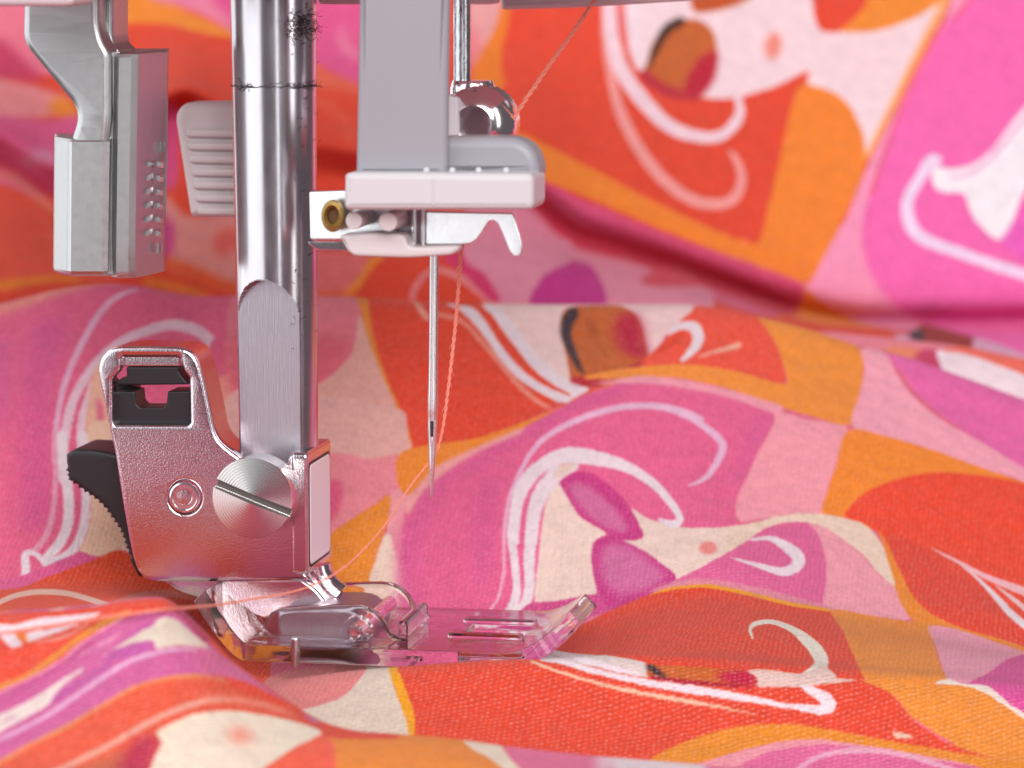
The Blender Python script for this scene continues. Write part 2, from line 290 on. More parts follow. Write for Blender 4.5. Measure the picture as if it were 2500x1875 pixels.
# ------------------------------------------------------------------ the fabric: one printed sheet lying in folds
NET = """-9.8;-3.600 -3.600 -3.600 -3.600 -3.600 -3.600 -3.600 -3.600 -3.600 -3.600 -3.600 -3.600 -3.600 -3.600 -3.600 -3.600 -3.600 -3.600 -3.600 -3.600 -3.600 -3.600 -3.600 -3.600 -3.600 -3.600 -3.600 -3.600 -3.600 -3.600 -3.600 -3.600 -3.600 -3.600 -3.600 -3.600 -3.600 -3.600 -3.600 -3.600 -3.600 -3.600 -3.600 -3.600 -3.600 -3.600 -3.600 -3.600 -3.600 -3.600 -3.600 -3.600 -3.600 -3.600 -3.600 -3.600 -3.600 -3.600 -3.600 -3.600 -3.600 -3.600 -3.600 -3.600 -3.600 -3.600 -3.600
-9;0.000 0.000 0.000 0.000 0.000 0.000 0.000 0.000 0.000 0.000 0.000 0.000 0.000 0.000 0.000 0.000 0.000 0.000 0.000 0.000 0.000 0.000 0.000 0.000 0.000 0.000 0.000 0.000 0.000 0.000 0.000 0.000 0.000 0.000 0.000 0.000 0.000 0.000 0.000 0.000 0.000 0.000 0.000 0.000 0.000 0.000 0.000 0.000 0.000 0.000 0.000 0.000 0.000 0.000 0.000 0.000 0.000 0.000 0.000 0.000 0.000 0.000 0.000 0.000 0.000 0.000 0.000
-5.6;-0.100 -0.100 -0.100 -0.100 -0.100 -0.100 -0.100 -0.100 -0.100 -0.100 -0.100 -0.100 -0.100 -0.100 -0.100 -0.100 -0.100 -0.100 -0.100 -0.100 -0.100 -0.100 -0.100 -0.100 -0.100 -0.100 -0.100 -0.100 -0.100 -0.100 -0.100 -0.100 -0.100 -0.100 -0.100 -0.100 -0.100 -0.100 -0.100 -0.100 -0.100 -0.100 -0.100 -0.100 -0.100 -0.100 -0.100 -0.100 -0.100 -0.100 -0.100 -0.100 -0.100 -0.100 -0.100 -0.100 -0.100 -0.100 -0.100 -0.100 -0.100 -0.100 -0.100 -0.100 -0.100 -0.100 -0.100
-3.9;-0.079 -0.079 -0.079 -0.079 -0.079 -0.079 -0.079 -0.079 -0.079 -0.079 -0.079 -0.079 -0.079 -0.079 -0.079 -0.079 -0.079 -0.079 -0.084 -0.096 -0.108 -0.121 -0.133 -0.145 -0.163 -0.196 -0.230 -0.264 -0.281 -0.282 -0.283 -0.284 -0.286 -0.287 -0.288 -0.289 -0.290 -0.291 -0.292 -0.293 -0.295 -0.296 -0.297 -0.298 -0.299 -0.300 -0.301 -0.303 -0.304 -0.305 -0.305 -0.306 -0.306 -0.306 -0.306 -0.306 -0.306 -0.306 -0.306 -0.306 -0.306 -0.306 -0.306 -0.306 -0.306 -0.306 -0.306
-3.3;0.140 0.140 0.140 0.140 0.140 0.140 0.140 0.140 0.140 0.140 0.140 0.140 0.140 0.140 0.140 0.140 0.140 0.140 0.145 0.152 0.159 0.161 0.139 0.111 0.076 0.025 -0.029 -0.068 -0.082 -0.094 -0.106 -0.116 -0.126 -0.137 -0.147 -0.157 -0.167 -0.177 -0.188 -0.197 -0.206 -0.216 -0.225 -0.234 -0.243 -0.252 -0.261 -0.270 -0.279 -0.288 -0.296 -0.298 -0.298 -0.298 -0.298 -0.298 -0.298 -0.298 -0.298 -0.298 -0.298 -0.298 -0.298 -0.298 -0.298 -0.298 -0.298
-2.8;0.398 0.398 0.398 0.398 0.398 0.398 0.398 0.398 0.398 0.398 0.398 0.398 0.398 0.400 0.418 0.441 0.463 0.483 0.494 0.507 0.531 0.562 0.577 0.487 0.318 0.210 0.116 0.033 -0.015 -0.033 -0.047 -0.066 -0.094 -0.122 -0.145 -0.167 -0.185 -0.202 -0.219 -0.236 -0.252 -0.268 -0.285 -0.301 -0.316 -0.326 -0.334 -0.343 -0.352 -0.361 -0.369 -0.378 -0.387 -0.395 -0.396 -0.396 -0.396 -0.396 -0.396 -0.396 -0.396 -0.396 -0.396 -0.396 -0.396 -0.396 -0.396
-2.4;0.635 0.635 0.635 0.635 0.635 0.635 0.635 0.635 0.635 0.635 0.635 0.635 0.635 0.642 0.663 0.685 0.708 0.725 0.735 0.751 0.776 0.807 0.804 0.643 0.430 0.277 0.133 0.008 -0.047 -0.064 -0.078 -0.097 -0.125 -0.153 -0.176 -0.199 -0.217 -0.234 -0.250 -0.267 -0.284 -0.300 -0.316 -0.332 -0.348 -0.359 -0.367 -0.376 -0.385 -0.394 -0.402 -0.411 -0.420 -0.428 -0.432 -0.432 -0.432 -0.432 -0.432 -0.432 -0.432 -0.432 -0.432 -0.432 -0.432 -0.432 -0.432
-1.95;0.501 0.501 0.501 0.501 0.501 0.501 0.501 0.501 0.501 0.501 0.501 0.501 0.502 0.516 0.538 0.560 0.582 0.597 0.607 0.625 0.653 0.682 0.633 0.406 0.168 -0.019 -0.184 -0.304 -0.352 -0.368 -0.383 -0.402 -0.430 -0.458 -0.481 -0.504 -0.522 -0.539 -0.556 -0.573 -0.589 -0.605 -0.622 -0.638 -0.654 -0.666 -0.675 -0.684 -0.692 -0.701 -0.710 -0.719 -0.727 -0.736 -0.742 -0.743 -0.743 -0.743 -0.743 -0.743 -0.743 -0.743 -0.743 -0.743 -0.743 -0.743 -0.743
-1.45;0.422 0.422 0.422 0.422 0.422 0.422 0.422 0.422 0.422 0.422 0.422 0.422 0.426 0.446 0.468 0.491 0.511 0.523 0.534 0.556 0.585 0.609 0.527 0.300 0.115 0.010 -0.057 -0.093 -0.094 -0.108 -0.122 -0.142 -0.170 -0.198 -0.221 -0.244 -0.263 -0.279 -0.296 -0.313 -0.329 -0.345 -0.362 -0.378 -0.394 -0.407 -0.416 -0.425 -0.434 -0.443 -0.451 -0.460 -0.469 -0.478 -0.486 -0.488 -0.488 -0.488 -0.488 -0.488 -0.488 -0.488 -0.488 -0.488 -0.488 -0.488 -0.488
-1.08;0.371 0.371 0.371 0.371 0.371 0.371 0.371 0.371 0.371 0.371 0.371 0.371 0.381 0.402 0.424 0.447 0.467 0.483 0.498 0.514 0.531 0.541 0.416 0.080 -0.030 0.001 0.034 0.064 0.086 0.103 0.119 0.134 0.146 0.154 0.155 0.155 0.155 0.146 0.131 0.118 0.106 0.093 0.074 0.054 0.037 0.025 0.013 0.000 -0.019 -0.041 -0.063 -0.084 -0.103 -0.122 -0.142 -0.161 -0.175 -0.177 -0.177 -0.177 -0.177 -0.177 -0.177 -0.177 -0.177 -0.177 -0.177
-0.6;0.317 0.317 0.317 0.317 0.317 0.317 0.317 0.317 0.317 0.317 0.317 0.319 0.335 0.356 0.378 0.399 0.415 0.426 0.436 0.447 0.441 0.387 0.202 -0.026 -0.088 -0.088 -0.088 -0.087 -0.087 -0.086 -0.086 -0.085 -0.084 -0.084 -0.061 0.001 0.065 0.109 0.125 0.122 0.116 0.105 0.086 0.066 0.048 0.035 0.021 0.007 -0.009 -0.030 -0.053 -0.074 -0.093 -0.112 -0.132 -0.151 -0.169 -0.175 -0.175 -0.175 -0.175 -0.175 -0.175 -0.175 -0.175 -0.175 -0.175
0;0.254 0.254 0.254 0.254 0.254 0.254 0.254 0.254 0.254 0.254 0.254 0.261 0.280 0.301 0.321 0.339 0.347 0.354 0.360 0.362 0.320 0.220 0.059 -0.049 -0.065 -0.065 -0.065 -0.065 -0.065 -0.065 -0.065 -0.065 -0.065 -0.065 -0.064 -0.044 0.018 0.091 0.142 0.157 0.163 0.163 0.143 0.118 0.096 0.078 0.060 0.043 0.023 -0.009 -0.046 -0.080 -0.107 -0.131 -0.155 -0.180 -0.204 -0.222 -0.224 -0.224 -0.224 -0.224 -0.224 -0.224 -0.224 -0.224 -0.224
0.9;0.192 0.192 0.192 0.192 0.192 0.192 0.192 0.192 0.192 0.192 0.196 0.212 0.231 0.250 0.268 0.273 0.269 0.264 0.260 0.254 0.217 0.128 -0.005 -0.081 -0.101 -0.102 -0.102 -0.102 -0.102 -0.102 -0.102 -0.102 -0.102 -0.102 -0.087 -0.043 0.029 0.114 0.171 0.208 0.224 0.215 0.191 0.157 0.118 0.078 0.038 -0.001 -0.038 -0.075 -0.111 -0.148 -0.182 -0.213 -0.243 -0.274 -0.304 -0.334 -0.352 -0.354 -0.354 -0.354 -0.354 -0.354 -0.354 -0.354 -0.354
1.35;0.324 0.324 0.324 0.324 0.324 0.324 0.324 0.324 0.324 0.325 0.331 0.344 0.357 0.371 0.380 0.367 0.347 0.327 0.306 0.286 0.266 0.245 0.207 0.143 0.078 0.037 0.037 0.041 0.044 0.048 0.059 0.072 0.086 0.100 0.134 0.210 0.290 0.360 0.424 0.456 0.469 0.452 0.400 0.347 0.296 0.245 0.199 0.161 0.126 0.091 0.055 0.020 -0.016 -0.051 -0.087 -0.122 -0.157 -0.193 -0.223 -0.229 -0.229 -0.229 -0.229 -0.229 -0.229 -0.229 -0.229
2;0.775 0.775 0.775 0.775 0.775 0.775 0.775 0.775 0.775 0.777 0.788 0.801 0.815 0.828 0.833 0.824 0.814 0.804 0.794 0.784 0.773 0.763 0.753 0.741 0.722 0.702 0.682 0.662 0.641 0.626 0.641 0.666 0.691 0.716 0.742 0.766 0.786 0.803 0.820 0.837 0.842 0.807 0.763 0.720 0.676 0.628 0.576 0.524 0.471 0.419 0.366 0.314 0.262 0.217 0.176 0.136 0.095 0.055 0.015 -0.008 -0.009 -0.009 -0.009 -0.009 -0.009 -0.009 -0.009
2.7;1.370 1.370 1.370 1.370 1.370 1.370 1.370 1.370 1.370 1.378 1.394 1.411 1.428 1.443 1.448 1.446 1.445 1.443 1.441 1.440 1.438 1.436 1.434 1.427 1.408 1.388 1.367 1.347 1.327 1.312 1.319 1.333 1.347 1.362 1.376 1.390 1.404 1.409 1.385 1.355 1.325 1.295 1.265 1.234 1.204 1.165 1.105 1.040 0.976 0.911 0.847 0.783 0.718 0.658 0.606 0.556 0.506 0.455 0.405 0.360 0.346 0.346 0.346 0.346 0.346 0.346 0.346
3.3;1.600 1.600 1.600 1.600 1.600 1.600 1.601 1.618 1.646 1.675 1.704 1.733 1.763 1.798 1.849 1.899 1.932 1.950 1.944 1.911 1.874 1.854 1.860 1.863 1.864 1.865 1.862 1.853 1.841 1.830 1.821 1.814 1.808 1.803 1.801 1.801 1.801 1.801 1.801 1.801 1.797 1.772 1.732 1.688 1.641 1.582 1.516 1.456 1.409 1.355 1.282 1.208 1.134 1.061 0.992 0.924 0.856 0.789 0.721 0.654 0.611 0.607 0.607 0.607 0.607 0.607 0.607
3.75;1.892 1.892 1.892 1.892 1.892 1.892 1.897 1.920 1.949 1.978 2.007 2.036 2.065 2.105 2.156 2.202 2.230 2.243 2.230 2.193 2.156 2.141 2.147 2.148 2.148 2.148 2.143 2.133 2.120 2.107 2.099 2.092 2.086 2.081 2.079 2.079 2.079 2.079 2.079 2.079 2.076 2.053 2.014 1.971 1.924 1.868 1.802 1.740 1.691 1.641 1.571 1.497 1.423 1.350 1.280 1.212 1.144 1.077 1.009 0.941 0.884 0.870 0.870 0.870 0.870 0.870 0.870
4.1;1.538 1.538 1.538 1.538 1.538 1.539 1.549 1.576 1.605 1.634 1.663 1.693 1.723 1.767 1.819 1.860 1.886 1.893 1.875 1.836 1.801 1.791 1.797 1.798 1.798 1.797 1.792 1.782 1.769 1.756 1.748 1.741 1.735 1.730 1.728 1.728 1.728 1.728 1.728 1.728 1.726 1.705 1.667 1.624 1.578 1.524 1.458 1.394 1.344 1.295 1.230 1.155 1.081 1.008 0.936 0.868 0.800 0.732 0.665 0.597 0.532 0.503 0.501 0.501 0.501 0.501 0.501
4.5;1.599 1.599 1.599 1.599 1.599 1.601 1.619 1.647 1.676 1.705 1.734 1.764 1.796 1.844 1.895 1.932 1.955 1.957 1.933 1.893 1.861 1.856 1.861 1.862 1.862 1.861 1.855 1.845 1.831 1.819 1.811 1.804 1.798 1.793 1.791 1.791 1.791 1.791 1.791 1.791 1.790 1.771 1.735 1.692 1.646 1.599 1.622 1.603 1.582 1.562 1.540 1.516 1.484 1.442 1.399 1.357 1.315 1.273 1.232 1.190 1.149 1.122 1.119 1.119 1.119 1.119 1.119
4.8;1.718 1.718 1.718 1.718 1.718 1.722 1.745 1.774 1.803 1.832 1.861 1.890 1.925 1.975 2.025 2.058 2.079 2.078 2.050 2.010 1.980 1.978 1.983 1.983 1.983 1.982 1.976 1.965 1.952 1.940 1.931 1.925 1.919 1.914 1.912 1.912 1.912 1.912 1.912 1.912 1.910 1.894 1.858 1.815 1.770 1.708 1.743 1.724 1.704 1.683 1.662 1.638 1.609 1.567 1.524 1.482 1.440 1.399 1.357 1.316 1.274 1.241 1.234 1.234 1.234 1.234 1.234
5.2;1.398 1.398 1.398 1.398 1.398 1.409 1.436 1.465 1.494 1.523 1.553 1.582 1.622 1.674 1.721 1.750 1.766 1.760 1.726 1.687 1.662 1.663 1.667 1.667 1.667 1.666 1.659 1.648 1.634 1.622 1.614 1.608 1.602 1.597 1.595 1.595 1.595 1.595 1.595 1.595 1.594 1.579 1.545 1.503 1.458 1.409 1.424 1.409 1.388 1.368 1.346 1.323 1.296 1.257 1.214 1.172 1.130 1.088 1.047 1.005 0.963 0.924 0.907 0.907 0.907 0.907 0.907
5.6;1.581 1.581 1.581 1.581 1.583 1.601 1.629 1.658 1.688 1.717 1.746 1.777 1.821 1.873 1.916 1.943 1.954 1.943 1.906 1.868 1.847 1.851 1.854 1.854 1.854 1.852 1.844 1.833 1.820 1.808 1.800 1.793 1.788 1.783 1.781 1.780 1.780 1.780 1.780 1.780 1.780 1.767 1.735 1.693 1.648 1.600 1.607 1.596 1.575 1.555 1.534 1.511 1.486 1.449 1.406 1.364 1.322 1.280 1.239 1.197 1.155 1.114 1.088 1.084 1.084 1.084 1.084
5.95;2.279 2.279 2.279 2.280 2.282 2.295 2.308 2.313 2.316 2.319 2.321 2.320 2.304 2.284 2.288 2.317 2.381 2.450 2.509 2.526 2.488 2.450 2.407 2.364 2.338 2.322 2.305 2.289 2.273 2.258 2.245 2.231 2.217 2.199 2.172 2.114 2.057 2.028 2.003 1.976 1.947 1.912 1.865 1.812 1.757 1.703 1.682 1.662 1.640 1.626 1.614 1.599 1.584 1.565 1.541 1.516 1.488 1.459 1.430 1.402 1.373 1.345 1.322 1.316 1.316 1.316 1.316
6.62;3.267 3.267 3.267 3.267 3.267 3.265 3.244 3.208 3.171 3.134 3.096 3.024 2.895 2.787 2.769 2.843 3.011 3.212 3.405 3.450 3.369 3.263 3.151 3.048 2.991 2.957 2.927 2.906 2.886 2.865 2.845 2.819 2.791 2.755 2.691 2.548 2.403 2.328 2.266 2.199 2.128 2.056 1.985 1.915 1.845 1.778 1.726 1.683 1.651 1.643 1.642 1.640 1.639 1.639 1.642 1.646 1.643 1.634 1.625 1.616 1.607 1.598 1.589 1.584 1.584 1.584 1.584
6.25;3.491 3.491 3.491 3.491 3.491 3.491 3.478 3.445 3.408 3.371 3.334 3.278 3.159 3.036 2.998 3.046 3.201 3.397 3.598 3.679 3.607 3.503 3.392 3.286 3.224 3.189 3.158 3.136 3.116 3.096 3.076 3.050 3.022 2.986 2.921 2.777 2.635 2.562 2.500 2.432 2.361 2.289 2.219 2.148 2.079 2.013 1.963 1.921 1.893 1.888 1.887 1.886 1.884 1.885 1.889 1.891 1.886 1.877 1.868 1.859 1.850 1.841 1.833 1.830 1.830 1.830 1.830
6.5;3.671 3.671 3.671 3.671 3.671 3.670 3.658 3.635 3.611 3.587 3.562 3.520 3.438 3.361 3.344 3.384 3.492 3.623 3.753 3.793 3.742 3.672 3.599 3.531 3.491 3.469 3.449 3.434 3.421 3.408 3.394 3.378 3.359 3.336 3.293 3.198 3.104 3.055 3.014 2.970 2.923 2.876 2.829 2.783 2.737 2.693 2.659 2.632 2.612 2.608 2.607 2.606 2.606 2.606 2.608 2.610 2.607 2.601 2.595 2.589 2.583 2.577 2.572 2.570 2.569 2.569 2.569
7.1;4.072 4.072 4.072 4.072 4.072 4.070 4.061 4.051 4.040 4.029 4.016 3.990 3.950 3.923 3.923 3.952 4.005 4.067 4.121 4.124 4.098 4.066 4.033 4.003 3.987 3.977 3.968 3.962 3.956 3.950 3.944 3.936 3.928 3.917 3.898 3.855 3.812 3.789 3.771 3.751 3.729 3.708 3.687 3.666 3.645 3.625 3.609 3.596 3.585 3.583 3.582 3.582 3.581 3.581 3.582 3.583 3.583 3.580 3.577 3.575 3.572 3.569 3.567 3.565 3.565 3.565 3.565
7.6;4.743 4.743 4.743 4.743 4.743 4.743 4.743 4.743 4.743 4.743 4.743 4.743 4.743 4.743 4.743 4.743 4.743 4.743 4.743 4.743 4.743 4.743 4.743 4.743 4.743 4.743 4.743 4.743 4.743 4.743 4.743 4.743 4.743 4.743 4.743 4.743 4.743 4.743 4.743 4.743 4.743 4.743 4.743 4.743 4.743 4.743 4.743 4.743 4.743 4.743 4.743 4.743 4.743 4.743 4.743 4.743 4.743 4.743 4.743 4.743 4.743 4.743 4.743 4.743 4.743 4.743 4.743
8.3;5.000 5.000 5.000 5.000 5.000 5.000 5.000 5.000 5.000 5.000 5.000 5.000 5.000 5.000 5.000 5.000 5.000 5.000 5.000 5.000 5.000 5.000 5.000 5.000 5.000 5.000 5.000 5.000 5.000 5.000 5.000 5.000 5.000 5.000 5.000 5.000 5.000 5.000 5.000 5.000 5.000 5.000 5.000 5.000 5.000 5.000 5.000 5.000 5.000 5.000 5.000 5.000 5.000 5.000 5.000 5.000 5.000 5.000 5.000 5.000 5.000 5.000 5.000 5.000 5.000 5.000 5.000
9.6;3.400 3.400 3.400 3.400 3.400 3.400 3.400 3.400 3.400 3.400 3.400 3.400 3.400 3.400 3.400 3.400 3.400 3.400 3.400 3.400 3.400 3.400 3.400 3.400 3.400 3.400 3.400 3.400 3.400 3.400 3.400 3.400 3.400 3.400 3.400 3.400 3.400 3.400 3.400 3.400 3.400 3.400 3.400 3.400 3.400 3.400 3.400 3.400 3.400 3.400 3.400 3.400 3.400 3.400 3.400 3.400 3.400 3.400 3.400 3.400 3.400 3.400 3.400 3.400 3.400 3.400 3.400
12;0.200 0.200 0.200 0.200 0.200 0.200 0.200 0.200 0.200 0.200 0.200 0.200 0.200 0.200 0.200 0.200 0.200 0.200 0.200 0.200 0.200 0.200 0.200 0.200 0.200 0.200 0.200 0.200 0.200 0.200 0.200 0.200 0.200 0.200 0.200 0.200 0.200 0.200 0.200 0.200 0.200 0.200 0.200 0.200 0.200 0.200 0.200 0.200 0.200 0.200 0.200 0.200 0.200 0.200 0.200 0.200 0.200 0.200 0.200 0.200 0.200 0.200 0.200 0.200 0.200 0.200 0.200"""
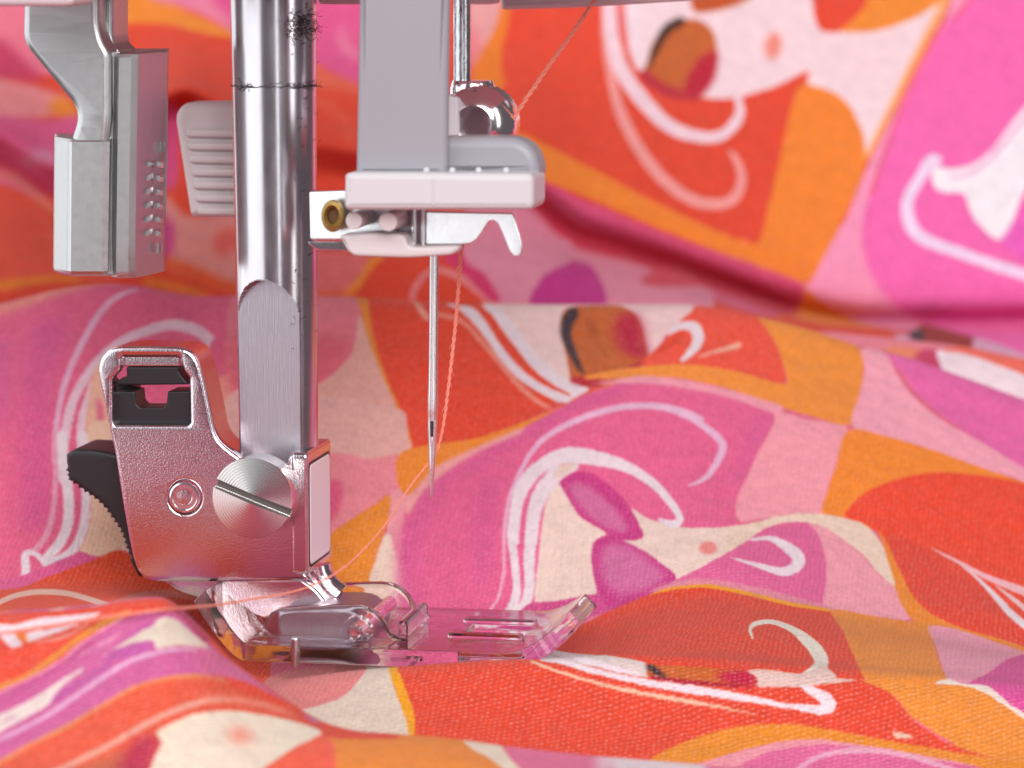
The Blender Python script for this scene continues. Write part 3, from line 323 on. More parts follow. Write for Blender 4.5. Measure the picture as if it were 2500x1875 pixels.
PRINT = """K E4482F 0 -300,4250 243,4250 1295,4250 2347,4250 2742,4250 2742,3994 2742,3608 2742,3334 2742,2875 2195,2847 1284,2723 392,2727 -300,2763 -300,3046 -300,3554 -300,3996
K EE8A30 0 1678,3233 1683,3236 1688,3238 1694,3239 1700,3240 1711,3239 1724,3237 1739,3234 1753,3231 1767,3228 1780,3225 1794,3220 1808,3212 1824,3197 1842,3171 1857,3151 1867,3136 1869,3126 1871,3108 1871,3081 1868,3051 1863,3018 1856,2992 1849,2973 1843,2960 1833,2945 1821,2933 1808,2923 1797,2919 1781,2919 1762,2922 1744,2927 1727,2934 1715,2940 1702,2948 1689,2958 1677,2965 1661,2960 1644,2945 1630,2933 1622,2933 1625,2948 1634,2978 1647,3027 1660,3098 1668,3150 1671,3194 1674,3223
K E4482F 0 1604,2903 1610,2920 1620,2947 1632,2979 1644,3007 1660,3032 1678,3034 1697,3021 1715,3013 1737,3014 1761,3024 1785,3031 1805,3035 1819,3062 1834,3101 1847,3122 1856,3119 1861,3080 1862,3009 1863,2965 1859,2934 1848,2911 1830,2893 1811,2882 1793,2876 1750,2872 1694,2874 1640,2877 1602,2871 1599,2882 1601,2892
K F064A6 0 1782,3353 1774,3346 1774,3333 1778,3320 1781,3309 1781,3304 1782,3299 1784,3294 1785,3289 1788,3283 1790,3275 1794,3268 1798,3261 1802,3255 1808,3250 1814,3245 1820,3241 1829,3236 1840,3230 1851,3222 1862,3210 1872,3197 1883,3179 1893,3163 1903,3155 1916,3150 1929,3148 1943,3147 1957,3147 1993,3135 2038,3113 2085,3122 2119,3160 2127,3241 2140,3279 2139,3322 2114,3355 2048,3367 1949,3368 1850,3361
K F094B0 0 1742,3309 1752,3313 1763,3314 1774,3314 1781,3312 1782,3302 1780,3295 1780,3289 1781,3284 1783,3278 1786,3273 1789,3268 1793,3263 1797,3258 1802,3254 1806,3250 1810,3246 1814,3242 1819,3239 1824,3236 1834,3231 1847,3222 1861,3208 1873,3189 1882,3172 1891,3157 1897,3149 1898,3141 1893,3134 1883,3129 1872,3129 1863,3136 1853,3149 1839,3166 1823,3193 1808,3210 1794,3219 1781,3225 1767,3229 1753,3231 1738,3234 1723,3236 1709,3237 1700,3240 1699,3246 1705,3253 1709,3259 1713,3266 1718,3273 1723,3280 1728,3288 1732,3296 1736,3304
K F4863C 0 1595,3327 1625,3331 1670,3327 1714,3318 1742,3309 1745,3304 1739,3297 1731,3288 1723,3280 1719,3273 1714,3266 1709,3260 1705,3254 1700,3248 1694,3242 1689,3240 1684,3239 1674,3240 1669,3241 1664,3241 1655,3242 1646,3243 1634,3242 1618,3241 1603,3242 1593,3247 1586,3262 1581,3285 1583,3310
K E06488 0 1575,3249 1591,3252 1610,3249 1630,3245 1646,3243 1656,3242 1667,3242 1677,3241 1684,3240 1689,3236 1686,3225 1682,3199 1677,3152 1668,3112 1657,3060 1645,3020 1635,2998 1625,2990 1603,2983 1576,2982 1552,2993 1539,3029 1542,3119 1549,3197 1561,3237
K A02424 3 1859,3066 1869,3097 1880,3114 1891,3121 1902,3125 1918,3128 1936,3131 1953,3127 1963,3111 1964,3063 1958,2996 1953,2953 1945,2930 1929,2918 1906,2913 1883,2913 1866,2913 1860,2914 1854,2916 1849,2921 1846,2930 1846,2948 1847,2978 1852,3019
K 3C2C38 4 1859,3046 1864,3069 1870,3079 1874,3074 1876,3054 1874,3014 1872,2977 1870,2948 1867,2931 1863,2923 1858,2919 1853,2920 1849,2924 1849,2939 1850,2968 1854,3004
K DCA8C4 0 1962,3049 1968,3066 1974,3069 1979,3065 1985,3059 1990,3051 1996,3041 2001,3029 2007,3018 2016,3006 2028,2995 2039,2984 2046,2973 2048,2959 2048,2942 2046,2926 2042,2917 2027,2912 2007,2909 1986,2908 1971,2908 1964,2908 1957,2910 1951,2914 1947,2923 1947,2942 1950,2973 1956,3011
K DCA8C4 3 1826,2973 1831,2975 1839,2974 1846,2969 1850,2963 1851,2953 1850,2940 1848,2929 1846,2923 1835,2924 1829,2927 1825,2932 1824,2939 1824,2951 1825,2964
K EED8EE 0 1849,3321 1849,3314 1859,3308 1865,3304 1871,3300 1877,3297 1883,3293 1889,3290 1897,3287 1908,3284 1921,3281 1934,3278 1946,3275 1960,3272 1973,3269 1987,3265 1999,3262 2008,3259 2017,3257 2027,3254 2036,3252 2049,3249 2064,3247 2078,3244 2087,3242 2097,3247 2093,3254 2084,3256 2070,3258 2056,3261 2043,3264 2033,3266 2024,3268 2015,3271 2005,3273 1993,3277 1980,3280 1966,3284 1952,3287 1939,3290 1926,3293 1914,3296 1904,3298 1898,3300 1892,3303 1886,3306 1880,3309 1874,3313 1868,3316 1862,3320
K EC5ABC 8 1996,3290 1999,3294 2005,3299 2014,3305 2022,3310 2031,3315 2042,3322 2052,3326 2059,3324 2061,3312 2061,3293 2059,3275 2055,3265 2049,3263 2039,3267 2029,3273 2020,3278 2013,3281 2005,3283 1999,3286
K E4482F 0 1187,3784 1296,3868 1456,3871 1616,3862 1719,3777 1740,3732 1738,3677 1727,3629 1720,3594 1717,3579 1713,3564 1708,3549 1703,3536 1698,3524 1692,3512 1687,3501 1682,3488 1675,3470 1668,3448 1661,3425 1655,3402 1649,3381 1643,3360 1637,3340 1632,3322 1629,3307 1625,3291 1621,3278 1615,3269 1606,3265 1596,3266 1584,3268 1573,3271 1549,3273 1520,3278 1488,3283 1458,3288 1428,3294 1399,3302 1370,3311 1342,3319 1317,3321 1292,3319 1267,3317 1246,3323 1228,3333 1211,3345 1196,3362 1188,3388 1172,3481 1152,3590 1150,3697
K F2842E 0 1164,3588 1168,3594 1177,3596 1186,3594 1191,3588 1194,3559 1194,3515 1194,3464 1196,3420 1198,3397 1201,3373 1206,3352 1211,3337 1218,3329 1227,3325 1237,3323 1246,3320 1266,3316 1290,3317 1317,3318 1342,3315 1370,3306 1399,3296 1428,3287 1458,3281 1488,3276 1520,3271 1549,3268 1573,3266 1583,3264 1595,3262 1605,3262 1613,3267 1622,3283 1630,3307 1638,3335 1645,3363 1654,3395 1662,3429 1670,3460 1677,3484 1681,3495 1686,3506 1693,3514 1702,3518 1717,3517 1735,3510 1754,3502 1768,3494 1776,3487 1782,3478 1786,3468 1790,3459 1793,3450 1795,3441 1797,3432 1797,3422 1795,3411 1791,3398 1787,3384 1782,3372 1774,3356 1764,3340 1754,3323 1744,3308 1733,3290 1720,3272 1709,3256 1700,3244 1693,3240 1684,3239 1663,3240 1634,3240 1603,3241 1573,3241 1544,3242 1515,3243 1486,3245 1457,3246 1427,3249 1397,3252 1368,3256 1342,3260 1323,3258 1304,3252 1285,3245 1265,3236 1239,3224 1209,3201 1182,3203 1165,3236 1157,3311 1157,3424 1160,3527
K E4482F 0 1711,3777 1750,3857 1799,3860 1847,3856 1867,3776 1865,3738 1846,3696 1822,3661 1804,3636 1794,3625 1782,3614 1770,3605 1759,3598 1753,3594 1745,3592 1738,3590 1731,3591 1725,3594 1719,3600 1715,3607 1712,3614 1706,3642 1699,3682 1699,3732
K EE8A30 0 1811,3776 1855,3855 1911,3859 1963,3856 1987,3776 1988,3735 1972,3690 1950,3653 1934,3629 1927,3624 1918,3620 1907,3618 1898,3616 1888,3611 1878,3607 1868,3602 1858,3599 1844,3596 1828,3593 1813,3592 1798,3590 1786,3589 1773,3588 1761,3588 1755,3590 1763,3598 1772,3603 1779,3609 1786,3614 1794,3621 1800,3628 1804,3636 1802,3660 1797,3695 1797,3738
K F2D6DC 0 1411,3781 1469,3860 1551,3863 1634,3858 1687,3777 1708,3733 1714,3683 1714,3642 1716,3614 1718,3608 1720,3602 1723,3596 1728,3592 1734,3590 1742,3590 1751,3590 1759,3591 1772,3591 1787,3591 1803,3591 1818,3593 1833,3596 1848,3600 1863,3605 1878,3610 1894,3617 1910,3626 1925,3633 1934,3636 1934,3627 1930,3619 1925,3612 1915,3597 1901,3578 1885,3558 1872,3539 1861,3521 1850,3502 1839,3483 1829,3466 1820,3451 1810,3434 1801,3421 1795,3413 1792,3424 1792,3435 1791,3444 1787,3455 1781,3468 1775,3481 1768,3490 1761,3496 1754,3501 1746,3505 1737,3508 1728,3511 1717,3512 1708,3514 1702,3517 1705,3528 1708,3534 1698,3533 1686,3526 1672,3519 1659,3512 1644,3505 1628,3499 1613,3493 1599,3487 1590,3485 1581,3483 1573,3481 1564,3479 1554,3478 1544,3477 1534,3477 1524,3477 1510,3476 1493,3475 1476,3476 1462,3479 1450,3485 1440,3494 1431,3505 1423,3516 1417,3528 1413,3541 1409,3554 1408,3567 1401,3607 1391,3662 1390,3725
K C2521E 2 1507,3780 1530,3760 1565,3720 1600,3680 1622,3656 1623,3650 1619,3644 1613,3637 1606,3633 1596,3628 1583,3623 1570,3619 1558,3616 1549,3614 1539,3612 1530,3611 1523,3611 1517,3615 1515,3623 1510,3651 1503,3696 1500,3747
K F29A96 0 1373,3655 1369,3651 1368,3639 1367,3622 1367,3602 1367,3585 1367,3569 1368,3554 1369,3538 1371,3523 1374,3503 1377,3480 1381,3456 1386,3433 1394,3408 1404,3383 1416,3361 1428,3342 1440,3328 1454,3315 1469,3306 1483,3298 1495,3295 1508,3292 1521,3292 1534,3293 1545,3295 1557,3299 1569,3304 1580,3312 1588,3321 1593,3332 1597,3343 1598,3354 1597,3364 1593,3374 1589,3382 1584,3389 1576,3394 1570,3395 1569,3390 1575,3384 1578,3375 1581,3367 1583,3359 1583,3351 1581,3343 1578,3335 1573,3327 1569,3322 1563,3318 1555,3315 1545,3312 1537,3311 1527,3310 1515,3311 1504,3313 1495,3317 1482,3323 1468,3333 1455,3345 1444,3358 1432,3376 1421,3397 1411,3420 1403,3443 1397,3464 1392,3486 1388,3507 1385,3526 1383,3541 1381,3556 1380,3571 1379,3586 1378,3603 1378,3622 1378,3639 1378,3651
K F4D2DC 0 1381,3661 1370,3651 1370,3642 1370,3629 1370,3614 1370,3601 1371,3588 1371,3576 1373,3563 1375,3551 1377,3538 1380,3525 1385,3511 1390,3498 1398,3484 1408,3469 1418,3455 1428,3443 1438,3432 1447,3422 1458,3413 1470,3406 1482,3401 1495,3398 1508,3397 1521,3397 1531,3398 1543,3400 1555,3404 1566,3410 1576,3420 1585,3431 1593,3442 1598,3454 1599,3465 1598,3475 1595,3483 1594,3488 1587,3491 1582,3484 1583,3479 1584,3471 1584,3463 1583,3457 1578,3450 1572,3441 1565,3432 1558,3426 1551,3423 1542,3420 1533,3419 1524,3419 1514,3420 1503,3422 1492,3425 1482,3430 1473,3436 1464,3444 1456,3454 1447,3464 1438,3476 1428,3488 1420,3501 1413,3513 1408,3523 1404,3534 1401,3546 1398,3557 1396,3568 1394,3579 1394,3591 1393,3603 1392,3616 1392,3630 1392,3643 1392,3652
K EC8084 0 1401,3656 1396,3651 1397,3644 1397,3633 1397,3621 1398,3610 1399,3600 1400,3590 1401,3580 1402,3570 1405,3559 1408,3548 1410,3538 1412,3531 1414,3539 1412,3550 1411,3561 1410,3572 1409,3581 1408,3591 1407,3601 1407,3611 1406,3622 1406,3634 1405,3645 1405,3652
K F4DCE4 0 1419,3659 1411,3652 1411,3643 1411,3630 1411,3615 1411,3603 1412,3592 1413,3582 1415,3572 1417,3562 1421,3550 1427,3536 1432,3524 1435,3516 1443,3519 1440,3528 1437,3541 1433,3554 1430,3566 1429,3575 1428,3585 1428,3594 1427,3604 1427,3616 1427,3630 1427,3643 1427,3652
K C4622E 0 1439,3522 1442,3532 1446,3544 1450,3556 1455,3566 1462,3574 1470,3582 1478,3588 1487,3593 1496,3597 1505,3599 1514,3601 1523,3600 1530,3598 1538,3594 1545,3589 1550,3583 1553,3576 1555,3568 1556,3559 1557,3551 1556,3541 1555,3532 1552,3522 1549,3513 1544,3503 1538,3493 1531,3483 1524,3477 1517,3473 1509,3473 1501,3473 1493,3475 1483,3476 1473,3479 1463,3483 1454,3486 1447,3489 1441,3492 1435,3496 1432,3501 1433,3511 1436,3516
K BC1C36 4 1514,3521 1518,3528 1523,3535 1528,3541 1534,3545 1539,3549 1546,3552 1552,3554 1557,3546 1556,3535 1554,3524 1551,3513 1546,3503 1539,3492 1532,3483 1525,3477 1519,3476 1512,3478 1506,3483 1503,3488 1503,3495 1506,3504 1509,3513
K BC2C3C 0 1429,3512 1428,3499 1434,3494 1443,3486 1454,3478 1466,3472 1480,3469 1496,3469 1509,3469 1519,3469 1527,3477 1522,3486 1512,3486 1499,3487 1485,3489 1474,3492 1465,3496 1456,3503 1447,3510 1441,3515
K 38241C 2 1505,3600 1495,3604 1491,3601 1483,3597 1475,3592 1468,3585 1462,3577 1458,3567 1454,3558 1450,3548 1447,3539 1445,3529 1443,3521 1441,3514 1447,3520 1451,3528 1455,3537 1460,3545 1464,3554 1469,3562 1474,3570 1478,3576 1484,3581 1490,3585 1497,3588 1502,3591
K F08C7C 4 1661,3565 1659,3559 1656,3554 1652,3550 1646,3547 1641,3548 1637,3551 1635,3557 1634,3562 1635,3569 1637,3575 1641,3580 1645,3584 1650,3587 1655,3586 1659,3583 1662,3577 1662,3571
K F8A868 2 1939,3647 1931,3646 1919,3626 1902,3599 1884,3569 1866,3541 1847,3509 1825,3471 1805,3436 1791,3412 1793,3406 1800,3408 1814,3432 1835,3467 1857,3504 1877,3537 1895,3565 1913,3594 1930,3621 1942,3641
K F496BA 0 1959,3776 1953,3738 1949,3696 1946,3658 1940,3629 1930,3607 1916,3586 1902,3566 1888,3546 1867,3514 1843,3476 1819,3438 1799,3404 1789,3385 1779,3365 1770,3346 1760,3327 1745,3305 1728,3280 1712,3258 1700,3243 1692,3238 1688,3235 1701,3227 1722,3209 1748,3171 1772,3146 1798,3098 1826,3025 1854,3015 1874,3067 1875,3151 1848,3216 1822,3239 1804,3252 1796,3262 1790,3273 1786,3284 1784,3296 1784,3307 1785,3318 1788,3330 1792,3342 1799,3361 1808,3383 1818,3408 1828,3430 1836,3448 1844,3467 1853,3485 1863,3502 1877,3524 1895,3549 1912,3574 1929,3595 1943,3610 1958,3625 1972,3640 1982,3658 1988,3681 1991,3713 1992,3746 1991,3776 1988,3799 1984,3852 1967,3799
K F468B2 4 1991,3776 1973,3741 1971,3701 1974,3665 1972,3640 1962,3626 1948,3615 1933,3604 1921,3592 1905,3569 1887,3541 1869,3512 1854,3484 1843,3462 1832,3438 1823,3415 1814,3394 1807,3375 1800,3357 1794,3340 1789,3326 1786,3314 1784,3303 1784,3292 1785,3282 1787,3272 1791,3263 1796,3255 1804,3248 1817,3238 1834,3223 1857,3185 1881,3151 1939,3013 2026,2943 2118,2957 2195,3098 2218,3283 2238,3449 2238,3621 2227,3776 2200,3875 2129,3876 2053,3862
K F6EEF4 0 2131,3526 2117,3523 2096,3513 2074,3498 2054,3484 2039,3469 2024,3452 2011,3436 1999,3423 1990,3416 1981,3409 1971,3404 1962,3399 1953,3397 1944,3395 1935,3394 1927,3394 1920,3395 1913,3397 1906,3399 1899,3392 1898,3384 1898,3376 1900,3369 1907,3362 1912,3360 1917,3359 1924,3358 1932,3359 1941,3359 1948,3357 1952,3351 1954,3342 1957,3334 1961,3326 1971,3316 1983,3305 1996,3297 2008,3296 2017,3304 2026,3320 2035,3340 2045,3358 2064,3383 2088,3413 2111,3442 2127,3467 2133,3484 2137,3503 2137,3518
K F4BCDC 0 2071,3486 2053,3472 2033,3452 2012,3431 1995,3414 1987,3407 1978,3400 1969,3394 1960,3389 1950,3386 1939,3384 1929,3383 1922,3382 1929,3379 1939,3379 1951,3380 1962,3383 1972,3388 1982,3394 1992,3402 2001,3409 2018,3426 2039,3447 2058,3468 2072,3482
K F2D8F2 0 1918,3406 1913,3414 1906,3415 1900,3416 1892,3412 1886,3406 1881,3398 1876,3391 1872,3384 1866,3377 1860,3369 1853,3360 1849,3350 1846,3341 1846,3331 1847,3322 1849,3314 1854,3306 1861,3300 1869,3295 1877,3291 1890,3287 1905,3283 1921,3280 1936,3276 1950,3272 1965,3269 1979,3265 1994,3261 2013,3257 2036,3252 2056,3249 2070,3246 2080,3251 2076,3258 2062,3261 2041,3264 2019,3269 2000,3273 1985,3277 1971,3280 1957,3284 1943,3288 1928,3292 1912,3296 1898,3300 1888,3304 1882,3308 1877,3311 1872,3316 1870,3320 1868,3326 1866,3332 1866,3340 1867,3347 1870,3353 1875,3360 1881,3368 1886,3375 1892,3382 1897,3390 1902,3395 1908,3399
K EC60BE 3 2005,3290 2003,3295 2008,3301 2016,3307 2022,3313 2034,3327 2050,3346 2066,3365 2081,3380 2091,3388 2104,3395 2115,3399 2121,3395 2124,3364 2125,3321 2122,3284 2112,3262 2090,3259 2057,3267 2026,3279
K DA507C 0 1165,3251 1183,3251 1209,3243 1238,3235 1265,3235 1306,3249 1355,3253 1407,3246 1457,3243 1517,3242 1584,3242 1644,3241 1684,3237 1689,3230 1688,3204 1682,3152 1669,3123 1644,3120 1610,3135 1573,3148 1538,3152 1509,3153 1479,3152 1449,3150 1421,3148 1396,3145 1370,3142 1345,3137 1324,3130 1309,3126 1294,3125 1280,3125 1265,3123 1246,3122 1225,3124 1204,3128 1188,3132 1181,3133 1174,3134 1168,3136 1165,3141 1161,3152 1157,3195 1158,3238
K E28AA2 0 1149,3121 1166,3137 1192,3138 1219,3134 1242,3131 1259,3129 1275,3129 1290,3128 1304,3127 1316,3128 1327,3127 1338,3125 1351,3124 1371,3128 1395,3136 1419,3146 1441,3152 1456,3156 1470,3162 1485,3167 1499,3165 1513,3157 1527,3148 1538,3130 1544,3095 1544,3041 1542,2986 1537,2949 1529,2929 1460,2894 1360,2875 1260,2862 1189,2854 1176,2859 1165,2874 1156,2891 1151,2908 1146,2948 1142,3004 1142,3073
K C43488 0 1253,2920 1249,2930 1255,2944 1266,2960 1276,2976 1285,2992 1294,3011 1305,3030 1315,3047 1325,3058 1336,3062 1346,3057 1353,3043 1361,3012 1368,2975 1371,2942 1365,2921 1342,2912 1308,2911 1274,2915
K D0304E 7 1255,3153 1253,3137 1263,3129 1277,3118 1295,3107 1315,3102 1340,3106 1365,3107 1391,3110 1415,3110 1442,3106 1471,3101 1501,3095 1530,3088 1565,3080 1604,3068 1640,3055 1664,3042 1682,3121 1678,3165 1653,3180 1617,3195 1577,3205 1541,3211 1512,3211 1482,3209 1453,3204 1425,3200 1399,3194 1374,3186 1351,3180 1332,3175 1315,3170 1297,3168 1281,3171 1270,3173
K D84A5C 4 1426,3026 1429,3044 1438,3072 1449,3102 1460,3126 1469,3142 1480,3152 1490,3161 1499,3165 1508,3158 1517,3147 1522,3126 1521,3097 1509,3068 1491,3043 1472,3027 1456,3019 1447,3016 1437,3015 1429,3018
K E4706E 0 841,2984 854,2991 872,2994 893,2993 913,2993 937,2993 963,2994 987,2993 1002,2990 1004,2983 999,2974 990,2964 984,2956 980,2950 976,2944 971,2938 965,2934 955,2930 943,2928 929,2926 915,2925 897,2922 876,2919 857,2918 843,2923 836,2935 833,2952 835,2970
K EE8A30 0 998,2989 1004,2992 1013,2994 1019,2994 1019,2983 1011,2971 1002,2960 995,2952 988,2945 980,2938 975,2931 969,2925 960,2923 954,2926 958,2932 965,2939 973,2948 980,2956 985,2964 989,2973 993,2982
K EA6A34 4 896,2927 909,2923 923,2923 939,2923 954,2922 968,2922 982,2922 996,2923 1010,2923 1026,2924 1042,2925 1056,2926 1066,2927 1066,2932 1056,2932 1042,2931 1026,2931 1010,2930 996,2930 983,2930 969,2930 955,2930 939,2930 923,2930 909,2930 899,2930
K E4482F 0 1020,2991 1043,2997 1072,2999 1100,3000 1121,2999 1127,2998 1131,2994 1136,2990 1140,2986 1152,2976 1167,2962 1180,2949 1187,2939 1185,2932 1178,2927 1168,2924 1159,2922 1140,2921 1116,2921 1090,2922 1066,2922 1046,2922 1026,2921 1006,2921 992,2921 986,2921 980,2923 976,2925 974,2930 980,2938 984,2942 990,2952 998,2966 1008,2980
K EC8C90 0 1063,2922 1068,2925 1069,2933 1070,2938 1075,2947 1078,2953 1082,2958 1085,2962 1094,2967 1099,2969 1108,2970 1113,2969 1118,2968 1123,2966 1129,2964 1135,2961 1141,2957 1146,2954 1151,2950 1156,2947 1161,2943 1166,2940 1172,2935 1178,2929 1184,2924 1188,2921 1198,2923 1198,2934 1194,2937 1188,2942 1181,2947 1175,2951 1169,2955 1164,2958 1159,2961 1153,2965 1147,2968 1140,2971 1134,2974 1127,2976 1121,2978 1115,2979 1109,2980 1102,2980 1096,2978 1090,2975 1085,2972 1079,2968 1075,2963 1070,2957 1067,2951 1063,2946 1062,2940 1060,2935 1060,2930
K D8386C 0 1108,2998 1112,3002 1121,3006 1132,3009 1140,3009 1145,3005 1148,2999 1151,2993 1155,2987 1160,2984 1167,2980 1173,2977 1178,2973 1185,2963 1193,2951 1200,2940 1204,2932 1197,2928 1190,2929 1185,2931 1176,2940 1164,2952 1151,2965 1140,2976 1131,2982 1121,2988 1112,2993
K E08CA4 2 1147,3015 1152,3021 1159,3023 1190,3033 1235,3050 1279,3081 1310,3113 1318,3108 1318,3080 1314,3045 1309,3019 1302,3005 1291,2997 1280,2989 1271,2980 1265,2966 1261,2950 1257,2936 1250,2926 1241,2921 1231,2919 1220,2920 1211,2924 1207,2932 1204,2944 1201,2956 1196,2966 1187,2973 1175,2978 1164,2982 1155,2987 1151,2993 1149,3001 1148,3008
K C43488 0 1250,2926 1248,2934 1253,2947 1260,2961 1267,2974 1272,2983 1279,2991 1285,3000 1292,3008 1301,3021 1312,3037 1322,3049 1328,3046 1332,3019 1334,2981 1333,2947 1327,2926 1311,2918 1288,2917 1265,2920
K E6A0A0 2 1153,3661 1163,3673 1180,3675 1197,3670 1209,3662 1212,3647 1211,3627 1207,3606 1204,3588 1201,3577 1196,3566 1191,3556 1187,3546 1183,3538 1179,3529 1174,3520 1170,3512 1166,3500 1161,3486 1157,3476 1152,3516 1149,3570 1149,3624
K EA7C84 9 1148,3572 1155,3569 1159,3561 1163,3554 1165,3547 1167,3539 1168,3531 1169,3524 1170,3517 1170,3509 1167,3497 1163,3482 1158,3467 1155,3456 1149,3457 1148,3485 1147,3520 1147,3552
K EC7C26 0 1210,3632 1216,3621 1218,3607 1218,3594 1216,3580 1213,3563 1209,3545 1206,3529 1205,3518 1204,3506 1204,3494 1204,3481 1205,3467 1208,3451 1209,3437 1206,3428 1196,3424 1181,3424 1166,3427 1156,3432 1153,3438 1153,3447 1155,3458 1157,3467 1160,3478 1165,3491 1170,3503 1175,3514 1179,3522 1183,3530 1187,3538 1190,3547 1195,3567 1201,3594 1206,3618
K E0568C 0 888,3675 907,3697 936,3705 965,3698 983,3675 989,3626 988,3557 982,3483 977,3424 971,3416 962,3421 950,3431 940,3439 932,3444 923,3450 915,3457 909,3462 904,3464 899,3465 893,3473 888,3519 883,3577 882,3634
K E888A4 8 948,3558 942,3554 939,3543 938,3535 938,3526 940,3518 943,3511 946,3505 950,3499 956,3494 963,3489 969,3485 979,3486 978,3496 974,3500 968,3504 962,3509 958,3513 953,3521 951,3529 951,3540 952,3546
K E8664C 6 893,3468 898,3469 907,3463 916,3456 924,3449 938,3441 954,3430 969,3420 980,3411 983,3400 982,3394 973,3393 963,3396 952,3401 941,3404 929,3404 916,3403 903,3403 895,3408 890,3421 889,3440 890,3458
K EA6048 7 901,3366 903,3357 909,3354 917,3350 926,3344 933,3337 939,3330 944,3320 950,3310 954,3298 958,3281 961,3261 964,3244 966,3234 973,3237 972,3248 970,3266 966,3287 962,3306 957,3320 951,3332 945,3342 938,3352 929,3359 920,3364 911,3368 905,3371
K EA788E 0 310,3679 360,3702 436,3709 513,3702 566,3680 592,3636 602,3573 597,3511 575,3475 524,3470 450,3455 377,3434 324,3453 296,3504 285,3571 289,3634
K CC3C64 11 319,3529 331,3535 349,3534 369,3529 386,3523 399,3514 411,3503 421,3490 431,3478 441,3469 451,3459 460,3449 463,3441 458,3436 449,3432 437,3428 427,3425 405,3415 376,3408 348,3409 327,3420 316,3446 312,3480 313,3510
K EA8C90 7 328,3406 347,3416 374,3416 403,3415 428,3419 444,3421 460,3421 476,3419 488,3416 493,3414 499,3411 504,3407 506,3401 503,3391 498,3377 491,3364 482,3355 452,3329 412,3281 371,3251 341,3248 328,3276 321,3328 321,3375
K EE8A30 7 477,3383 479,3391 484,3399 489,3406 495,3409 502,3405 511,3398 519,3388 524,3379 526,3370 527,3360 526,3352 523,3348 515,3349 504,3353 493,3357 485,3361 482,3365 479,3370 477,3376
K DE5C8C 6 341,3250 368,3279 409,3302 450,3330 483,3346 496,3353 510,3361 523,3362 533,3351 543,3314 553,3258 549,3197 530,3154 489,3145 433,3110 376,3091 335,3096 317,3114 310,3141 318,3173
K DC92B0 8 432,3157 442,3162 449,3178 460,3216 469,3233 473,3238 481,3240 487,3238 500,3243 499,3254 495,3257 489,3262 481,3266 471,3262 462,3249 453,3234 444,3208 435,3179
K EE8A30 4 559,3680 573,3692 594,3695 616,3689 635,3679 646,3660 655,3635 663,3608 672,3585 684,3572 697,3562 711,3555 724,3548 738,3540 752,3533 765,3527 775,3520 782,3514 790,3506 795,3498 779,3494 756,3498 731,3504 708,3510 691,3516 674,3524 657,3534 639,3543 619,3546 598,3545 578,3546 564,3556 556,3582 553,3618 554,3654
K EA82A0 6 614,3679 648,3688 700,3695 752,3693 788,3679 803,3646 805,3601 800,3555 792,3524 780,3517 761,3526 741,3541 724,3553 711,3560 697,3568 684,3575 672,3583 661,3588 649,3592 638,3598 629,3608 620,3625 612,3647 609,3667
K E0508C 9 703,3678 717,3690 742,3696 769,3693 788,3679 796,3650 798,3609 796,3568 792,3542 784,3536 772,3544 759,3558 749,3573 734,3595 718,3625 705,3656
K E4482F 3 564,3554 578,3558 597,3557 619,3550 639,3542 657,3532 674,3522 691,3513 708,3507 730,3506 755,3508 777,3505 793,3491 804,3456 812,3402 812,3342 802,3286 774,3228 728,3155 684,3152 655,3229 628,3322 603,3388 582,3441 568,3478 561,3501 557,3523 558,3542
K DC508A 4 664,3224 675,3194 681,3165 685,3156 687,3138 688,3107 689,3073 687,3050 683,3046 676,3046 668,3050 664,3055 660,3083 656,3123 656,3154
K D03450 8 382,3148 383,3141 388,3139 396,3136 405,3134 413,3132 422,3133 430,3134 438,3135 446,3135 456,3135 468,3135 478,3132 486,3129 493,3134 491,3143 484,3146 474,3149 463,3151 452,3151 444,3151 436,3150 428,3149 420,3148 412,3148 404,3149 396,3151 391,3152
K EA9682 8 384,3117 391,3114 401,3120 406,3123 417,3124 426,3123 437,3122 447,3119 457,3114 469,3108 479,3101 486,3094 493,3097 492,3109 485,3117 475,3125 464,3132 454,3135 444,3138 433,3140 423,3141 413,3140 404,3137 396,3132 390,3128
K EC5C46 0 363,3094 370,3104 383,3108 399,3111 413,3114 423,3116 433,3115 443,3113 452,3109 462,3103 472,3093 482,3082 494,3072 519,3063 551,3046 583,3021 604,3001 615,2982 620,2963 618,2946 608,2935 588,2931 558,2933 524,2939 493,2942 461,2940 428,2936 398,2936 377,2944 366,2969 361,3010 360,3059
K EE8A30 3 370,2944 379,2938 388,2938 402,2939 417,2940 430,2940 439,2941 449,2942 458,2943 467,2944 477,2944 486,2944 496,2944 505,2943 516,2941 527,2939 537,2937 544,2936 544,2943 537,2945 527,2948 516,2951 505,2953 495,2954 485,2954 475,2955 465,2954 456,2954 446,2953 436,2953 427,2952 413,2952 398,2951 385,2951 375,2951
K E49088 4 670,3039 676,3038 684,3027 695,3015 706,3008 729,3012 758,3022 786,3031 805,3029 815,3006 819,2974 817,2946 809,2928 795,2924 774,2928 750,2935 730,2940 715,2942 699,2943 684,2947 675,2955 669,2972 667,2997 667,3023
K CC3C88 6 658,3013 664,3014 671,3011 679,3005 684,2999 687,2991 688,2981 687,2971 686,2964 680,2958 672,2955 664,2956 659,2961 657,2971 656,2987 656,3003
K E4645A 6 750,2985 754,2993 758,2997 762,3000 769,3003 777,3005 785,3007 791,3006 794,3001 795,2994 795,2986 792,2980 785,2975 774,2971 763,2968 756,2968 750,2974 749,2980
